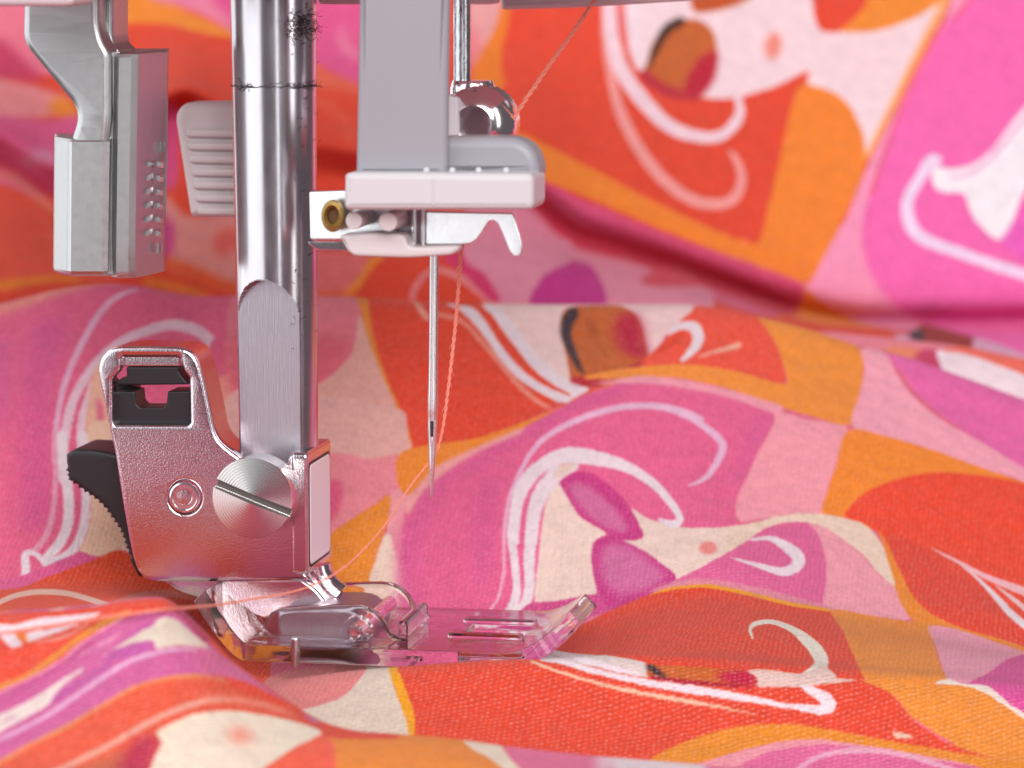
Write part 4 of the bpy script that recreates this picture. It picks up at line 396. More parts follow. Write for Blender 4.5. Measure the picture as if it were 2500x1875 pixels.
K EA5A28 4 667,2956 670,2950 678,2948 690,2945 703,2943 714,2941 724,2939 733,2936 744,2933 754,2931 769,2928 784,2926 799,2925 808,2924 814,2927 810,2932 801,2934 787,2936 772,2939 759,2942 750,2944 740,2947 730,2949 720,2951 708,2953 694,2955 682,2957 674,2959
K EE8A30 4 638,2930 641,2926 650,2925 663,2924 677,2923 690,2922 704,2921 719,2919 733,2916 743,2915 748,2918 746,2922 736,2925 723,2927 708,2930 693,2931 679,2932 665,2933 652,2934 643,2934
H EA8494 0 1118,2759 1259,2747 1399,2733 1539,2725 1680,2738 1698,2730 1717,2727 1736,2726 1755,2725 1774,2725 1794,2725 1813,2725 1832,2725 1855,2725 1879,2725 1902,2725 1926,2726 1962,2729 1999,2733 2036,2736 2072,2739 2064,2671 2060,2640 2057,2615 2054,2584 1812,2499 1579,2451 1350,2435 1123,2432 1122,2493 1121,2554 1119,2667
H EA8868 3 1794,2684 1805,2687 1820,2688 1835,2687 1845,2684 1847,2679 1847,2670 1843,2661 1839,2655 1828,2652 1813,2650 1798,2650 1788,2652 1786,2658 1786,2668 1790,2678
H CC4068 3 1836,2677 1841,2682 1848,2686 1856,2688 1862,2688 1866,2685 1869,2679 1872,2672 1874,2665 1876,2659 1877,2652 1878,2647 1866,2641 1854,2640 1841,2640 1833,2643 1830,2648 1830,2657 1832,2668
H F2DEE6 0 1867,2686 1875,2690 1887,2689 1900,2687 1913,2684 1932,2681 1955,2677 1978,2673 1998,2670 2011,2669 2025,2668 2037,2666 2045,2660 2050,2650 2052,2638 2050,2628 2041,2622 2009,2621 1962,2622 1915,2625 1882,2629 1876,2635 1875,2639 1873,2644 1870,2652 1867,2664 1865,2677
H F8705E 0 1872,2687 1879,2692 1892,2699 1911,2723 1926,2726 1944,2728 1965,2728 1986,2729 2005,2729 2018,2730 2033,2732 2046,2733 2054,2731 2055,2707 2054,2680 2050,2665 2045,2657 2036,2656 2024,2658 2010,2662 1997,2666 1984,2669 1971,2672 1957,2675 1946,2678 1938,2680 1929,2683 1921,2685 1913,2687 1901,2687 1887,2686 1876,2686
G E06A86 0 -300,2607 410,2580 1282,2573 2185,2780 2742,2793 2742,2568 2742,2214 2742,1475 2742,1223 1968,1221 1269,1167 612,936 -300,964 -300,1189 -300,1974 -300,2277
G E46288 0 313,2526 443,2511 573,2485 699,2495 825,2508 833,2369 840,2235 845,2129 850,2026 818,1979 787,1926 765,1786 746,1642 708,1255 634,1261 560,1269 485,1279 379,1975 360,2140 338,2332
G EC8C84 6 396,2463 407,2449 418,2449 435,2449 454,2450 472,2451 492,2453 513,2455 534,2459 553,2462 569,2465 585,2469 601,2473 615,2478 630,2481 646,2487 661,2488 671,2489 660,2494 646,2493 629,2493 613,2493 597,2493 580,2491 563,2490 547,2489 527,2488 505,2485 484,2484 465,2480 448,2481 429,2483 411,2485 399,2487
G DA5A90 12 523,2408 529,2418 539,2423 549,2424 558,2422 564,2415 569,2402 573,2387 575,2373 574,2354 570,2331 566,2308 564,2284 565,2252 567,2218 570,2183 572,2150 574,2115 578,2078 580,2043 578,2019 572,2010 561,2005 550,2007 543,2015 536,2054 530,2109 525,2167 522,2219 520,2266 519,2321 520,2374
G DA5C90 13 408,2422 415,2432 428,2432 444,2427 457,2421 468,2415 479,2405 488,2392 494,2376 501,2330 507,2275 509,2229 505,2198 491,2180 471,2169 450,2169 434,2183 424,2220 416,2287 408,2376
G E6AEC8 0 672,2471 665,2468 657,2463 648,2457 640,2451 633,2443 627,2435 622,2426 616,2418 612,2408 607,2398 603,2387 600,2376 596,2366 593,2355 590,2344 587,2333 584,2322 582,2310 579,2298 577,2286 575,2272 574,2259 573,2245 572,2232 572,2219 571,2206 572,2194 572,2181 572,2168 573,2153 574,2141 575,2132 581,2132 581,2141 580,2154 580,2168 579,2181 579,2193 579,2206 580,2218 580,2230 581,2243 582,2256 584,2269 586,2282 588,2293 590,2305 593,2316 596,2327 599,2338 602,2348 605,2358 609,2369 612,2379 616,2390 620,2400 624,2410 629,2418 634,2427 639,2434 645,2441 651,2448 659,2455 667,2461 672,2466
G E8C2D0 0 796,2345 799,2359 796,2367 792,2378 787,2391 780,2401 773,2408 766,2413 759,2416 752,2418 745,2419 739,2420 732,2419 725,2418 718,2415 712,2411 706,2407 700,2403 693,2397 685,2391 677,2384 669,2378 661,2372 654,2365 647,2359 641,2353 636,2347 631,2342 627,2335 622,2329 617,2321 612,2312 607,2302 602,2292 598,2281 594,2269 591,2257 588,2245 585,2232 584,2218 583,2205 582,2193 581,2182 581,2172 581,2161 581,2150 582,2137 583,2123 585,2111 586,2102 594,2095 600,2104 599,2112 598,2125 596,2138 596,2150 595,2160 595,2170 596,2180 596,2190 597,2202 598,2215 599,2227 601,2239 603,2250 606,2261 610,2272 614,2283 618,2292 623,2301 628,2310 633,2318 636,2324 640,2329 645,2335 649,2339 655,2345 662,2351 668,2356 675,2362 683,2368 691,2373 698,2379 705,2384 711,2388 716,2391 722,2394 727,2396 732,2397 737,2397 743,2397 748,2395 754,2393 760,2391 766,2387 770,2383 775,2376 779,2366 784,2356 787,2348
G E8C6D2 0 618,2288 615,2281 614,2272 612,2263 611,2253 609,2245 608,2237 606,2228 605,2219 605,2210 604,2201 605,2192 605,2182 606,2171 608,2160 610,2150 611,2143 618,2137 623,2145 622,2152 621,2162 619,2173 618,2183 618,2191 617,2200 617,2208 617,2217 617,2225 618,2234 618,2242 619,2251 619,2261 619,2271 619,2280 619,2286
G EEB89E 2 619,2291 620,2299 622,2308 625,2314 635,2302 643,2284 652,2263 658,2243 664,2210 671,2170 676,2133 675,2107 667,2097 652,2093 636,2096 625,2105 620,2120 618,2143 618,2169 618,2193 617,2218 617,2245 618,2271
G E46288 3 628,2256 633,2249 637,2240 639,2232 641,2224 642,2213 642,2204 635,2211 633,2217 631,2226 629,2239 628,2250
G E25C82 0 784,2380 795,2395 814,2407 833,2414 847,2411 854,2390 857,2353 857,2316 853,2292 844,2284 830,2284 815,2291 803,2301 794,2317 787,2339 782,2362
G EEA08E 0 802,2299 820,2309 850,2314 880,2312 901,2298 911,2263 915,2214 913,2168 907,2139 894,2129 873,2131 852,2140 836,2151 828,2163 823,2179 820,2197 817,2215 811,2235 802,2259 798,2282
G E69CB4 0 571,2201 570,2185 572,2166 575,2146 577,2127 578,2108 579,2087 580,2067 580,2050 579,2040 578,2029 577,2019 575,2009 573,2000 570,1991 567,1983 564,1977 558,1972 550,1968 549,1962 553,1958 560,1961 566,1964 570,1968 574,1976 578,1986 581,1996 584,2005 585,2016 586,2027 587,2038 587,2050 587,2067 586,2087 585,2108 583,2127 581,2147 579,2167 576,2186 574,2198
G EEC6AA 0 620,2200 628,2210 642,2213 657,2210 668,2201 680,2177 692,2143 701,2107 708,2075 711,2052 711,2027 709,2005 707,1988 703,1984 697,1983 690,1984 684,1984 677,1981 670,1977 662,1973 655,1970 647,1969 639,1969 631,1971 627,1974 626,1981 628,1990 631,2000 633,2009 634,2022 635,2038 635,2054 634,2070 630,2101 624,2139 619,2175
G E9D8DF 0 583,2194 576,2186 578,2177 579,2164 581,2150 583,2136 585,2123 588,2110 591,2098 593,2087 595,2077 596,2067 597,2057 598,2047 598,2038 598,2029 598,2021 597,2013 595,2005 593,1997 590,1989 587,1982 584,1976 581,1970 578,1964 577,1949 584,1948 590,1957 595,1964 599,1971 602,1979 606,1988 608,1998 611,2007 612,2018 613,2028 613,2038 612,2048 612,2058 611,2069 609,2079 608,2090 605,2102 602,2114 600,2127 597,2139 595,2152 594,2166 592,2178 591,2187
G E9D8DF 0 613,2194 607,2187 609,2172 611,2151 614,2128 616,2109 618,2096 620,2084 621,2072 622,2059 622,2047 622,2034 621,2021 620,2010 618,2002 616,1993 613,1985 610,1978 606,1973 601,1968 597,1963 592,1960 585,1956 578,1954 575,1945 580,1937 588,1938 593,1939 598,1942 604,1946 609,1952 615,1959 619,1967 624,1976 627,1986 630,1996 632,2006 634,2019 634,2032 635,2046 634,2060 634,2073 632,2086 631,2098 629,2110 627,2130 624,2152 622,2174 620,2188
G E9D8DF 0 583,1943 583,1952 578,1958 574,1962 566,1967 557,1969 549,1963 548,1957 548,1952 549,1941 550,1935 551,1930 551,1925 552,1919 552,1912 553,1905 553,1900 559,1888 564,1898 564,1904 564,1911 564,1919 563,1926 562,1933 561,1939 560,1944 559,1953 557,1958 564,1958 570,1953 573,1949 576,1945
G DE5A90 0 615,1966 622,1972 630,1975 640,1972 645,1969 651,1967 643,1956 634,1949 626,1942 619,1937 612,1931 605,1925 598,1919 589,1908 580,1894 570,1875 560,1857 541,1841 516,1832 491,1835 472,1843 467,1856 464,1875 463,1890 465,1896 478,1897 498,1894 520,1893 540,1900 560,1916 581,1936 600,1954
G E04A26 0 393,1870 417,1891 457,1885 500,1864 531,1850 539,1851 546,1854 552,1859 559,1868 565,1879 571,1891 578,1901 584,1909 591,1916 598,1922 605,1928 612,1934 620,1941 629,1948 638,1955 648,1962 657,1970 666,1978 675,1984 685,1985 696,1977 708,1962 720,1946 733,1935 765,1930 805,1933 843,1938 870,1932 887,1902 902,1787 911,1598 907,1354 803,1567 711,1160 585,1176 496,1201 474,1227 465,1269 410,1676
G E8BCAA 0 537,1484 546,1446 547,1495 550,1555 553,1625 557,1675 558,1700 560,1727 562,1750 565,1768 570,1783 576,1795 582,1804 589,1810 597,1811 607,1810 617,1805 627,1795 636,1778 647,1748 659,1707 671,1665 685,1612 700,1549 715,1475 725,1415 723,1473 708,1605 699,1639 687,1684 672,1748 659,1789 649,1814 639,1833 630,1845 621,1854 611,1859 601,1861 591,1860 582,1857 575,1852 568,1845 562,1837 556,1827 551,1815 548,1797 545,1776 543,1752 540,1702 535,1645 532,1580 530,1537
G DC7868 3 718,1436 724,1389 726,1426 725,1507 718,1650 719,1707 723,1755 728,1796 734,1827 741,1850 747,1868 753,1881 759,1887 766,1891 775,1893 784,1895 793,1896 803,1898 813,1900 824,1902 834,1904 841,1905 843,1909 835,1912 825,1912 815,1911 804,1911 795,1911 785,1912 775,1913 766,1913 758,1913 750,1911 743,1908 735,1904 727,1897 718,1884 711,1850 705,1819 703,1765 704,1681 707,1592 711,1513
F E4482F 0 326,1281 480,1280 636,1260 790,1240 933,1369 939,1266 947,1124 956,967 965,830 828,807 691,796 553,793 415,793 390,916 366,1051 347,1166
F E2503A 0 518,1189 533,1197 557,1192 584,1182 608,1171 622,1169 637,1168 651,1168 665,1168 678,1168 691,1168 704,1168 717,1167 732,1166 749,1165 763,1163 772,1161 769,1153 763,1150 757,1147 751,1146 744,1145 737,1144 730,1142 722,1134 713,1124 703,1114 693,1104 679,1095 664,1086 647,1078 630,1070 608,1058 582,1042 557,1030 539,1033 526,1062 517,1110 515,1151
G E2503A 0 459,1599 464,1682 497,1635 542,1516 577,1420 595,1391 611,1381 626,1380 640,1381 654,1384 667,1384 681,1379 696,1369 713,1358 731,1344 747,1330 732,1596 720,1723 721,1671 736,1451 745,1273 739,1272 732,1271 725,1270 718,1267 710,1259 701,1248 691,1236 680,1226 666,1217 650,1207 633,1198 616,1190 593,1177 566,1162 541,1153 522,1158 509,1186 500,1231 497,1276
F E9D8DF 0 598,1162 605,1162 615,1159 627,1156 637,1155 644,1156 651,1159 658,1162 665,1164 673,1165 680,1165 688,1165 695,1165 707,1165 720,1165 732,1164 739,1163 733,1158 725,1156 715,1154 710,1154 701,1152 690,1151 678,1149 667,1147 655,1146 643,1144 632,1143 622,1142 616,1141 610,1141 604,1140 598,1146 596,1152 596,1158
G E9D8DF 0 582,1286 589,1286 600,1284 612,1282 622,1281 629,1282 637,1284 644,1286 646,1332 652,1348 659,1353 667,1351 676,1348 687,1347 702,1342 715,1328 725,1305 728,1286 720,1283 712,1281 707,1281 702,1280 697,1279 688,1278 676,1277 665,1275 653,1273 641,1271 629,1270 617,1268 607,1267 601,1267 595,1265 589,1265 582,1271 580,1277 580,1283
F E9D8DF 0 622,1141 630,1143 636,1143 642,1141 644,1135 648,1131 650,1126 644,1123 639,1122 633,1126 628,1132 624,1137
G E9D8DF 0 607,1266 615,1269 621,1269 627,1267 629,1262 632,1257 636,1253 635,1248 628,1246 623,1246 619,1250 613,1256 609,1262
F E9D8DF 0 651,1141 662,1144 669,1145 676,1145 687,1147 699,1149 711,1150 719,1150 713,1148 708,1146 701,1143 691,1140 683,1138 675,1135 669,1133 661,1131 655,1130 651,1135
G E9D8DF 0 637,1267 647,1269 655,1270 662,1271 673,1273 686,1274 698,1276 706,1276 701,1274 695,1272 688,1269 678,1266 670,1263 662,1260 655,1258 647,1255 641,1255 637,1260
F E4988A 0 661,1129 667,1128 674,1128 682,1128 689,1129 694,1130 700,1132 705,1134 710,1137 716,1140 721,1144 727,1148 730,1151 725,1150 720,1147 714,1143 708,1140 703,1138 698,1136 693,1134 688,1133 681,1132 673,1131 666,1130
G E4988A 0 647,1253 653,1252 660,1252 668,1252 676,1253 681,1255 687,1257 692,1259 697,1262 703,1265 709,1269 714,1273 718,1277 713,1275 707,1272 701,1269 695,1266 690,1263 685,1261 680,1259 675,1257 668,1256 660,1256 652,1255 647,1255
F EE8A30 2 640,1143 647,1143 652,1139 656,1131 650,1130 644,1137
G EE8A30 2 625,1268 633,1268 638,1264 642,1255 636,1255 630,1262
F E2923A 0 578,1044 591,1047 605,1053 620,1060 632,1066 640,1069 648,1072 655,1075 663,1079 671,1084 679,1091 686,1098 693,1104 699,1110 706,1115 712,1121 718,1125 723,1129 728,1132 733,1135 738,1137 743,1140 749,1142 754,1144 759,1145 767,1148 774,1151 775,1156 771,1160 764,1158 755,1156 750,1154 744,1151 739,1148 734,1145 729,1142 723,1139 718,1135 713,1132 707,1127 701,1122 695,1116 688,1111 681,1105 674,1098 666,1091 659,1086 652,1082 644,1079 637,1076 629,1073 616,1067 602,1060 588,1054 578,1049
G E2923A 0 563,1165 576,1166 590,1173 605,1180 618,1186 626,1189 634,1192 642,1195 650,1200 657,1206 665,1213 673,1220 680,1226 687,1232 693,1238 700,1244 705,1249 711,1253 716,1256 721,1260 726,1263 731,1265 737,1268 742,1270 747,1271 735,1453 720,1653 724,1657 724,1702 752,1371 719,1680 752,1286 747,1284 738,1280 732,1277 727,1274 722,1271 716,1268 711,1264 706,1260 701,1256 695,1251 688,1245 682,1239 675,1233 668,1227 661,1220 653,1213 645,1208 638,1203 630,1200 622,1197 614,1193 602,1187 587,1180 573,1174 563,1170
F CC629A 0 581,1037 590,1049 603,1056 618,1060 631,1064 639,1068 647,1071 656,1075 664,1079 672,1084 680,1089 688,1095 696,1101 702,1106 709,1113 715,1119 721,1124 727,1127 732,1131 738,1134 744,1138 749,1140 755,1143 761,1146 767,1148 773,1149 780,1150 788,1151 795,1151 803,1151 812,1153 820,1157 826,1163 830,1167 838,1171 847,1171 854,1167 860,1163 865,1160 874,1161 881,1153 881,1143 880,1131 877,1120 873,1109 866,1097 855,1087 844,1080 833,1075 823,1070 812,1066 802,1063 792,1060 781,1055 771,1049 761,1043 751,1037 741,1031 731,1024 721,1016 711,1009 702,1003 692,997 682,992 672,986 653,971 632,947 612,923 597,917 586,943 580,977 579,1012
G CC629A 0 566,1158 574,1169 588,1175 604,1179 617,1183 625,1187 634,1191 642,1196 650,1200 658,1205 667,1211 675,1217 683,1223 690,1229 696,1235 703,1242 709,1247 715,1251 720,1255 726,1259 732,1263 738,1266 743,1269 749,1273 721,1631 726,1658 726,1738 727,1808 732,1842 739,1866 748,1876 765,1787 772,1804 776,1813 781,1816 790,1815 796,1807 804,1795 812,1776 820,1752 827,1731 834,1708 841,1682 845,1657 847,1625 848,1575 847,1546 843,1527 832,1553 817,1590 803,1600 791,1593 780,1582 769,1571 759,1561 746,1571 736,1557 726,1543 736,1313 741,1149 730,1142 720,1136 710,1129 700,1123 690,1118 679,1113 669,1108 659,1103 640,1089 617,1071 595,1057 579,1056 569,1073 564,1102 563,1134
F C2558A 6 581,1036 590,1043 604,1050 619,1056 631,1061 640,1065 648,1069 656,1074 664,1078 672,1083 680,1088 688,1094 696,1099 703,1106 709,1112 715,1118 722,1122 728,1123 735,1123 741,1122 736,1113 729,1108 723,1104 716,1100 708,1095 700,1091 693,1086 688,1082 683,1078 678,1074 673,1070 665,1064 654,1057 644,1050 634,1043 621,1032 607,1020 595,1008 586,1002 581,1005 579,1016 579,1027
G C2558A 6 566,1156 575,1163 589,1169 604,1175 617,1181 626,1185 634,1189 642,1194 650,1199 659,1204 667,1210 675,1215 683,1221 690,1228 697,1235 703,1241 709,1246 716,1247 723,1247 729,1245 730,1240 724,1235 718,1231 711,1226 704,1222 696,1217 687,1212 680,1207 675,1203 670,1199 665,1194 660,1190 651,1183 641,1176 630,1168 620,1160 607,1150 593,1138 579,1129 570,1125 565,1128 563,1138 563,1149
F EE9CB4 0 580,1038 591,1042 604,1049 619,1057 632,1062 640,1066 648,1070 656,1074 664,1078 673,1083 681,1088 689,1093 696,1099 703,1105 710,1111 716,1117 722,1122 728,1126 733,1130 739,1133 745,1136 751,1139 757,1142 763,1145 767,1148 762,1147 756,1145 749,1142 743,1139 737,1136 732,1132 726,1129 721,1125 714,1120 708,1114 702,1107 695,1102 687,1096 679,1090 671,1085 663,1080 655,1076 647,1072 639,1069 631,1065 618,1059 603,1052 590,1045 580,1039
G EE9CB4 0 565,1159 576,1162 590,1168 605,1175 618,1182 626,1186 634,1190 643,1194 651,1199 659,1204 668,1209 676,1215 684,1221 691,1227 697,1234 704,1240 710,1246 716,1250 721,1254 727,1258 733,1261 739,1265 746,1268 735,1462 720,1651 723,1607 738,1413 744,1271 738,1268 731,1264 725,1261 720,1257 714,1253 708,1248 702,1243 696,1236 689,1230 682,1224 674,1218 666,1212 658,1207 649,1201 641,1197 633,1192 625,1188 616,1184 604,1178 589,1171 575,1165 565,1160
F E4D4CE 0 588,984 596,995 608,1008 620,1021 630,1030 637,1034 645,1038 651,1041 659,1046 666,1050 673,1054 680,1059 687,1065 691,1068 695,1071 700,1074 704,1077 712,1081 720,1086 728,1090 723,1083 715,1077 709,1072 703,1066 698,1060 694,1052 691,1045 687,1041 683,1038 679,1035 673,1032 668,1028 662,1024 656,1020 650,1016 644,1011 638,1006 627,996 613,983 599,972 590,965 587,973 587,979
G E4D4CE 0 572,1108 580,1117 593,1128 606,1139 616,1147 624,1151 631,1154 638,1158 646,1163 653,1168 660,1172 667,1177 674,1183 678,1187 683,1190 687,1194 692,1197 699,1202 708,1207 716,1211 710,1203 703,1197 697,1191 691,1185 685,1178 682,1169 678,1161 675,1157 671,1154 666,1151 661,1147 655,1144 649,1140 643,1136 637,1132 631,1127 624,1123 612,1115 598,1104 584,1095 574,1090 571,1097 571,1103
F CC84AC 0 631,1015 637,1018 643,1022 651,1028 655,1031 650,1030 645,1027 639,1022 633,1017
G CC84AC 0 618,1131 623,1134 630,1138 638,1144 642,1148 637,1146 632,1143 625,1138 620,1133
F DCCFBE 0 747,1101 754,1106 759,1109 764,1112 769,1115 775,1118 781,1121 786,1124 791,1127 796,1131 801,1135 806,1139 812,1144 819,1147 826,1149 834,1149 841,1148 848,1146 857,1147 865,1150 866,1144 860,1134 852,1125 843,1119 835,1114 829,1109 821,1104 815,1101 810,1100 807,1104 805,1110 797,1112 787,1112 778,1110 769,1107 761,1102 754,1099 747,1100
G DCCFBE 0 736,1223 743,1228 748,1232 732,1461 722,1617 728,1625 734,1633 739,1642 744,1651 750,1652 743,1784 744,1831 746,1848 752,1829 766,1723 768,1738 769,1775 775,1755 777,1788 783,1761 785,1788 792,1755 795,1760 800,1752 806,1735 812,1739 818,1722 823,1710 824,1701 826,1688 826,1675 826,1663 823,1628 813,1634 802,1642 793,1638 786,1630 778,1622 771,1615 766,1612 762,1618 757,1619 751,1628 745,1634 740,1630 736,1625 731,1620 727,1614 722,1609 726,1534 739,1333 746,1222 740,1220
F BE5AA0 0 752,1105 761,1108 766,1109 775,1111 783,1112 792,1112 801,1112 806,1109 804,1103 798,1099 789,1096 782,1095 774,1094 767,1093 762,1092 757,1091 749,1092 749,1098
G BE5AA0 0 741,1227 739,1338 721,1590 724,1614 728,1618 732,1622 736,1626 740,1630 745,1635 751,1628 757,1620 762,1620 760,1612 757,1608 749,1616 742,1613 735,1605 727,1598 721,1592 735,1389 746,1212 738,1212 737,1219
F BE5AA0 0 763,1115 771,1121 776,1125 781,1128 786,1131 792,1134 797,1137 803,1140 805,1134 799,1130 793,1128 785,1125 776,1121 771,1118 767,1114
G BE5AA0 0 733,1452 721,1601 724,1626 729,1634 733,1641 736,1646 739,1650 742,1655 743,1676 742,1717 740,1768 740,1799 740,1817 741,1824 745,1816 745,1800 746,1763 754,1645 746,1653 742,1648 738,1642 734,1637 729,1630 724,1622 720,1608 732,1459 733,1443 733,1437
F BC5A9C 0 692,1048 695,1054 700,1060 706,1064 712,1067 717,1071 724,1074 730,1078 736,1081 741,1084 745,1087 752,1092 757,1089 753,1081 745,1076 735,1071 727,1065 720,1061 713,1056 706,1051 701,1047 696,1044 692,1047
G BC5A9C 0 680,1165 683,1171 688,1178 693,1182 700,1186 705,1189 712,1193 719,1197 725,1201 729,1204 734,1208 738,1211 743,1212 747,1207 742,1200 733,1195 724,1189 715,1183 708,1178 701,1172 694,1167 689,1163 684,1160 679,1161
F DEACCE 0 609,975 616,977 624,982 633,988 640,992 645,995 650,998 655,1001 660,1005 667,1009 674,1015 682,1020 690,1025 697,1031 705,1037 712,1043 720,1048 727,1054 735,1059 742,1064 750,1069 757,1074 765,1078 773,1082 780,1086 786,1088 792,1089 799,1091 806,1092 812,1095 818,1098 825,1101 831,1105 839,1111 849,1118 858,1126 864,1134 864,1139 858,1131 849,1122 839,1115 830,1109 824,1106 817,1102 811,1099 804,1097 797,1096 790,1095 784,1093 777,1091 770,1088 762,1084 754,1079 746,1075 738,1070 731,1064 723,1059 716,1053 709,1048 701,1042 694,1036 687,1031 679,1025 672,1020 664,1015 657,1010 653,1007 648,1004 643,1001 638,997 631,993 622,987 614,982 609,978
G DEACCE 0 594,1096 602,1098 610,1102 619,1106 627,1110 632,1113 637,1115 642,1118 647,1121 654,1125 662,1130 670,1135 678,1140 685,1146 693,1152 701,1158 708,1164 716,1169 723,1175 731,1181 738,1186 746,1191 726,1503 726,1584 734,1593 740,1601 746,1609 755,1596 762,1601 768,1607 775,1614 781,1620 788,1627 797,1636 809,1632 820,1618 826,1634 827,1650 820,1622 809,1637 797,1640 788,1631 780,1624 773,1618 767,1612 760,1606 752,1608 744,1614 737,1606 731,1598 723,1588 737,1347 743,1198 735,1193 727,1187 719,1182 712,1176 704,1170 697,1164 689,1158 682,1152 675,1146 667,1141 659,1136 651,1131 644,1126 639,1123 634,1121 629,1118 624,1115 617,1111 608,1107 600,1102 594,1099
F D47898 0 808,1100 819,1103 825,1107 830,1110 836,1113 841,1117 846,1120 851,1123 855,1127 860,1130 864,1133 868,1139 860,1134 855,1131 851,1127 846,1124 841,1120 835,1116 830,1113 824,1109 818,1105 812,1102
G D47898 0 764,1611 769,1614 775,1619 782,1626 788,1632 793,1637 799,1642 805,1639 811,1636 816,1628 822,1622 826,1631 830,1623 830,1639 829,1651 823,1628 816,1643 811,1639 805,1643 799,1646 793,1640 787,1635 781,1628 774,1621 769,1615 765,1611
F E4A4BE 1 717,1101 725,1107 731,1111 736,1114 745,1118 750,1119 755,1121 759,1124 764,1128 768,1132 763,1130 758,1126 753,1123 744,1120 739,1118 735,1116 730,1113 724,1109 720,1105
G E4A4BE 1 705,1223 713,1229 719,1233 724,1237 729,1239 734,1240 739,1242 743,1245 748,1249 731,1484 720,1636 723,1641 720,1626 735,1431 746,1251 742,1247 737,1245 732,1243 727,1241 723,1239 718,1235 712,1231 708,1227
F E4A4BE 1 736,1106 742,1111 750,1116 758,1120 765,1123 757,1121 749,1117 741,1112 736,1107
G E4A4BE 1 724,1228 730,1233 734,1236 742,1241 747,1243 736,1399 727,1532 729,1514 738,1378 746,1245 741,1243 733,1237 730,1234 724,1229
F B43A62 2 821,1168 823,1161 829,1160 835,1159 841,1156 847,1152 855,1149 861,1148 865,1157 865,1172 860,1174 856,1178 852,1182 846,1185 839,1186 831,1182 825,1177
G B43A62 2 765,1825 768,1801 775,1797 780,1792 786,1788 794,1775 802,1769 809,1741 814,1730 818,1718 821,1742 819,1778 816,1789 811,1802 806,1815 802,1823 798,1830 794,1837 790,1843 785,1848 780,1848 775,1847 768,1845
F E25C42 0 598,911 604,934 617,945 631,951 643,958 651,964 658,971 665,977 672,982 681,988 691,995 701,1002 711,1009 721,1016 731,1023 741,1030 751,1036 761,1042 771,1048 781,1054 792,1058 802,1061 813,1065 823,1068 833,1072 841,1077 849,1082 857,1087 865,1094 876,1102 889,1111 902,1114 916,1116 932,1122 951,1133 968,1137 980,1114 995,1036 1009,959 1013,874 995,837 919,804 807,787 695,785 616,793 601,810 596,840 596,874
F E4925A 0 596,913 607,920 619,933 633,946 645,956 652,963 659,969 666,976 673,981 682,987 692,994 703,1000 713,1007 722,1015 732,1022 742,1029 752,1035 762,1041 772,1047 782,1053 792,1057 803,1061 813,1064 824,1068 833,1072 842,1076 851,1081 859,1087 867,1095 874,1102 882,1110 889,1115 894,1119 882,1115 874,1108 867,1100 859,1092 850,1085 841,1080 833,1076 823,1071 812,1067 801,1064 791,1061 780,1057 770,1051 760,1045 750,1039 740,1033 730,1026 720,1019 710,1012 700,1006 690,999 680,992 671,986 663,980 656,974 649,968 642,962 630,953 617,941 604,928 596,919
F E6A694 0 679,905 683,901 688,909 694,919 702,930 710,938 717,945 724,952 731,957 738,963 746,968 753,972 761,977 768,982 776,987 783,993 790,999 798,1005 805,1011 812,1017 820,1023 827,1028 837,1034 848,1041 859,1049 868,1058 875,1065 884,1073 891,1080 896,1084 898,1089 890,1087 883,1080 874,1071 866,1064 856,1055 845,1047 834,1040 824,1033 816,1028 809,1023 801,1018 794,1012 787,1005 779,999 772,993 765,988 757,983 750,979 742,974 735,969 728,965 720,959 713,954 706,948 698,940 690,931 683,921 679,914
F C8664A 4 733,951 738,956 744,959 751,963 758,966 763,969 768,973 773,976 781,977 787,972 789,961 788,951 786,940 782,931 771,926 756,923 741,923 730,926 728,931 728,938 730,946
F B83450 6 776,948 775,953 777,961 780,968 783,973 786,981 790,987 797,995 801,998 808,1002 813,1003 819,998 821,992 820,985 817,978 816,971 814,961 811,951 808,944 800,941 791,941 782,944
F EADCC8 0 808,913 809,933 812,953 815,968 818,978 821,985 823,993 819,999 816,1006 822,1013 827,1017 832,1021 837,1024 842,1028 847,1032 852,1036 856,1039 861,1041 865,1044 870,1047 876,1052 883,1058 890,1063 897,1068 905,1073 913,1077 920,1080 928,1084 936,1089 944,1093 952,1097 960,1101 969,1105 977,1109 985,1112 991,1113 998,1111 1000,1100 996,1086 989,1069 980,1053 973,1041 968,1031 963,1022 959,1013 954,1003 949,995 944,987 939,980 935,972 933,961 933,948 932,933 928,921 906,898 874,882 841,876 818,874 814,877 811,884 809,898
F D06896 2 854,1129 859,1136 866,1145 874,1155 881,1163 889,1168 897,1168 905,1167 914,1167 922,1163 930,1163 939,1162 947,1161 954,1159 961,1155 969,1152 975,1151 981,1155 987,1158 993,1151 996,1146 996,1139 993,1132 989,1128 983,1131 978,1139 974,1148 969,1152 962,1154 953,1153 945,1152 936,1149 929,1147 921,1145 913,1142 905,1138 894,1130 883,1119 872,1106 865,1098 860,1092 855,1097 853,1108 852,1120
F EA8C76 3 865,1064 872,1066 880,1072 889,1079 897,1085 905,1090 912,1095 920,1100 928,1104 936,1108 945,1112 954,1115 959,1117 960,1126 954,1124 946,1122 937,1120 928,1116 920,1111 913,1106 905,1101 897,1095 889,1088 880,1080 872,1072 867,1068
F F09C8C 8 923,1040 923,1034 922,1028 920,1021 916,1016 912,1012 907,1009 902,1010 898,1015 896,1021 897,1026 898,1032 901,1037 905,1042 909,1046 914,1048 919,1046 922,1042
F F06046 0 933,960 934,966 937,972 940,976 944,982 949,990 955,999 960,1009 966,1021 973,1034 979,1046 984,1058 988,1067 992,1077 995,1086 999,1093 1003,1097 1007,1094 1012,1084 1015,1077 1017,1068 1022,1044 1030,1014 1034,991 1030,980 1011,975 981,969 952,963
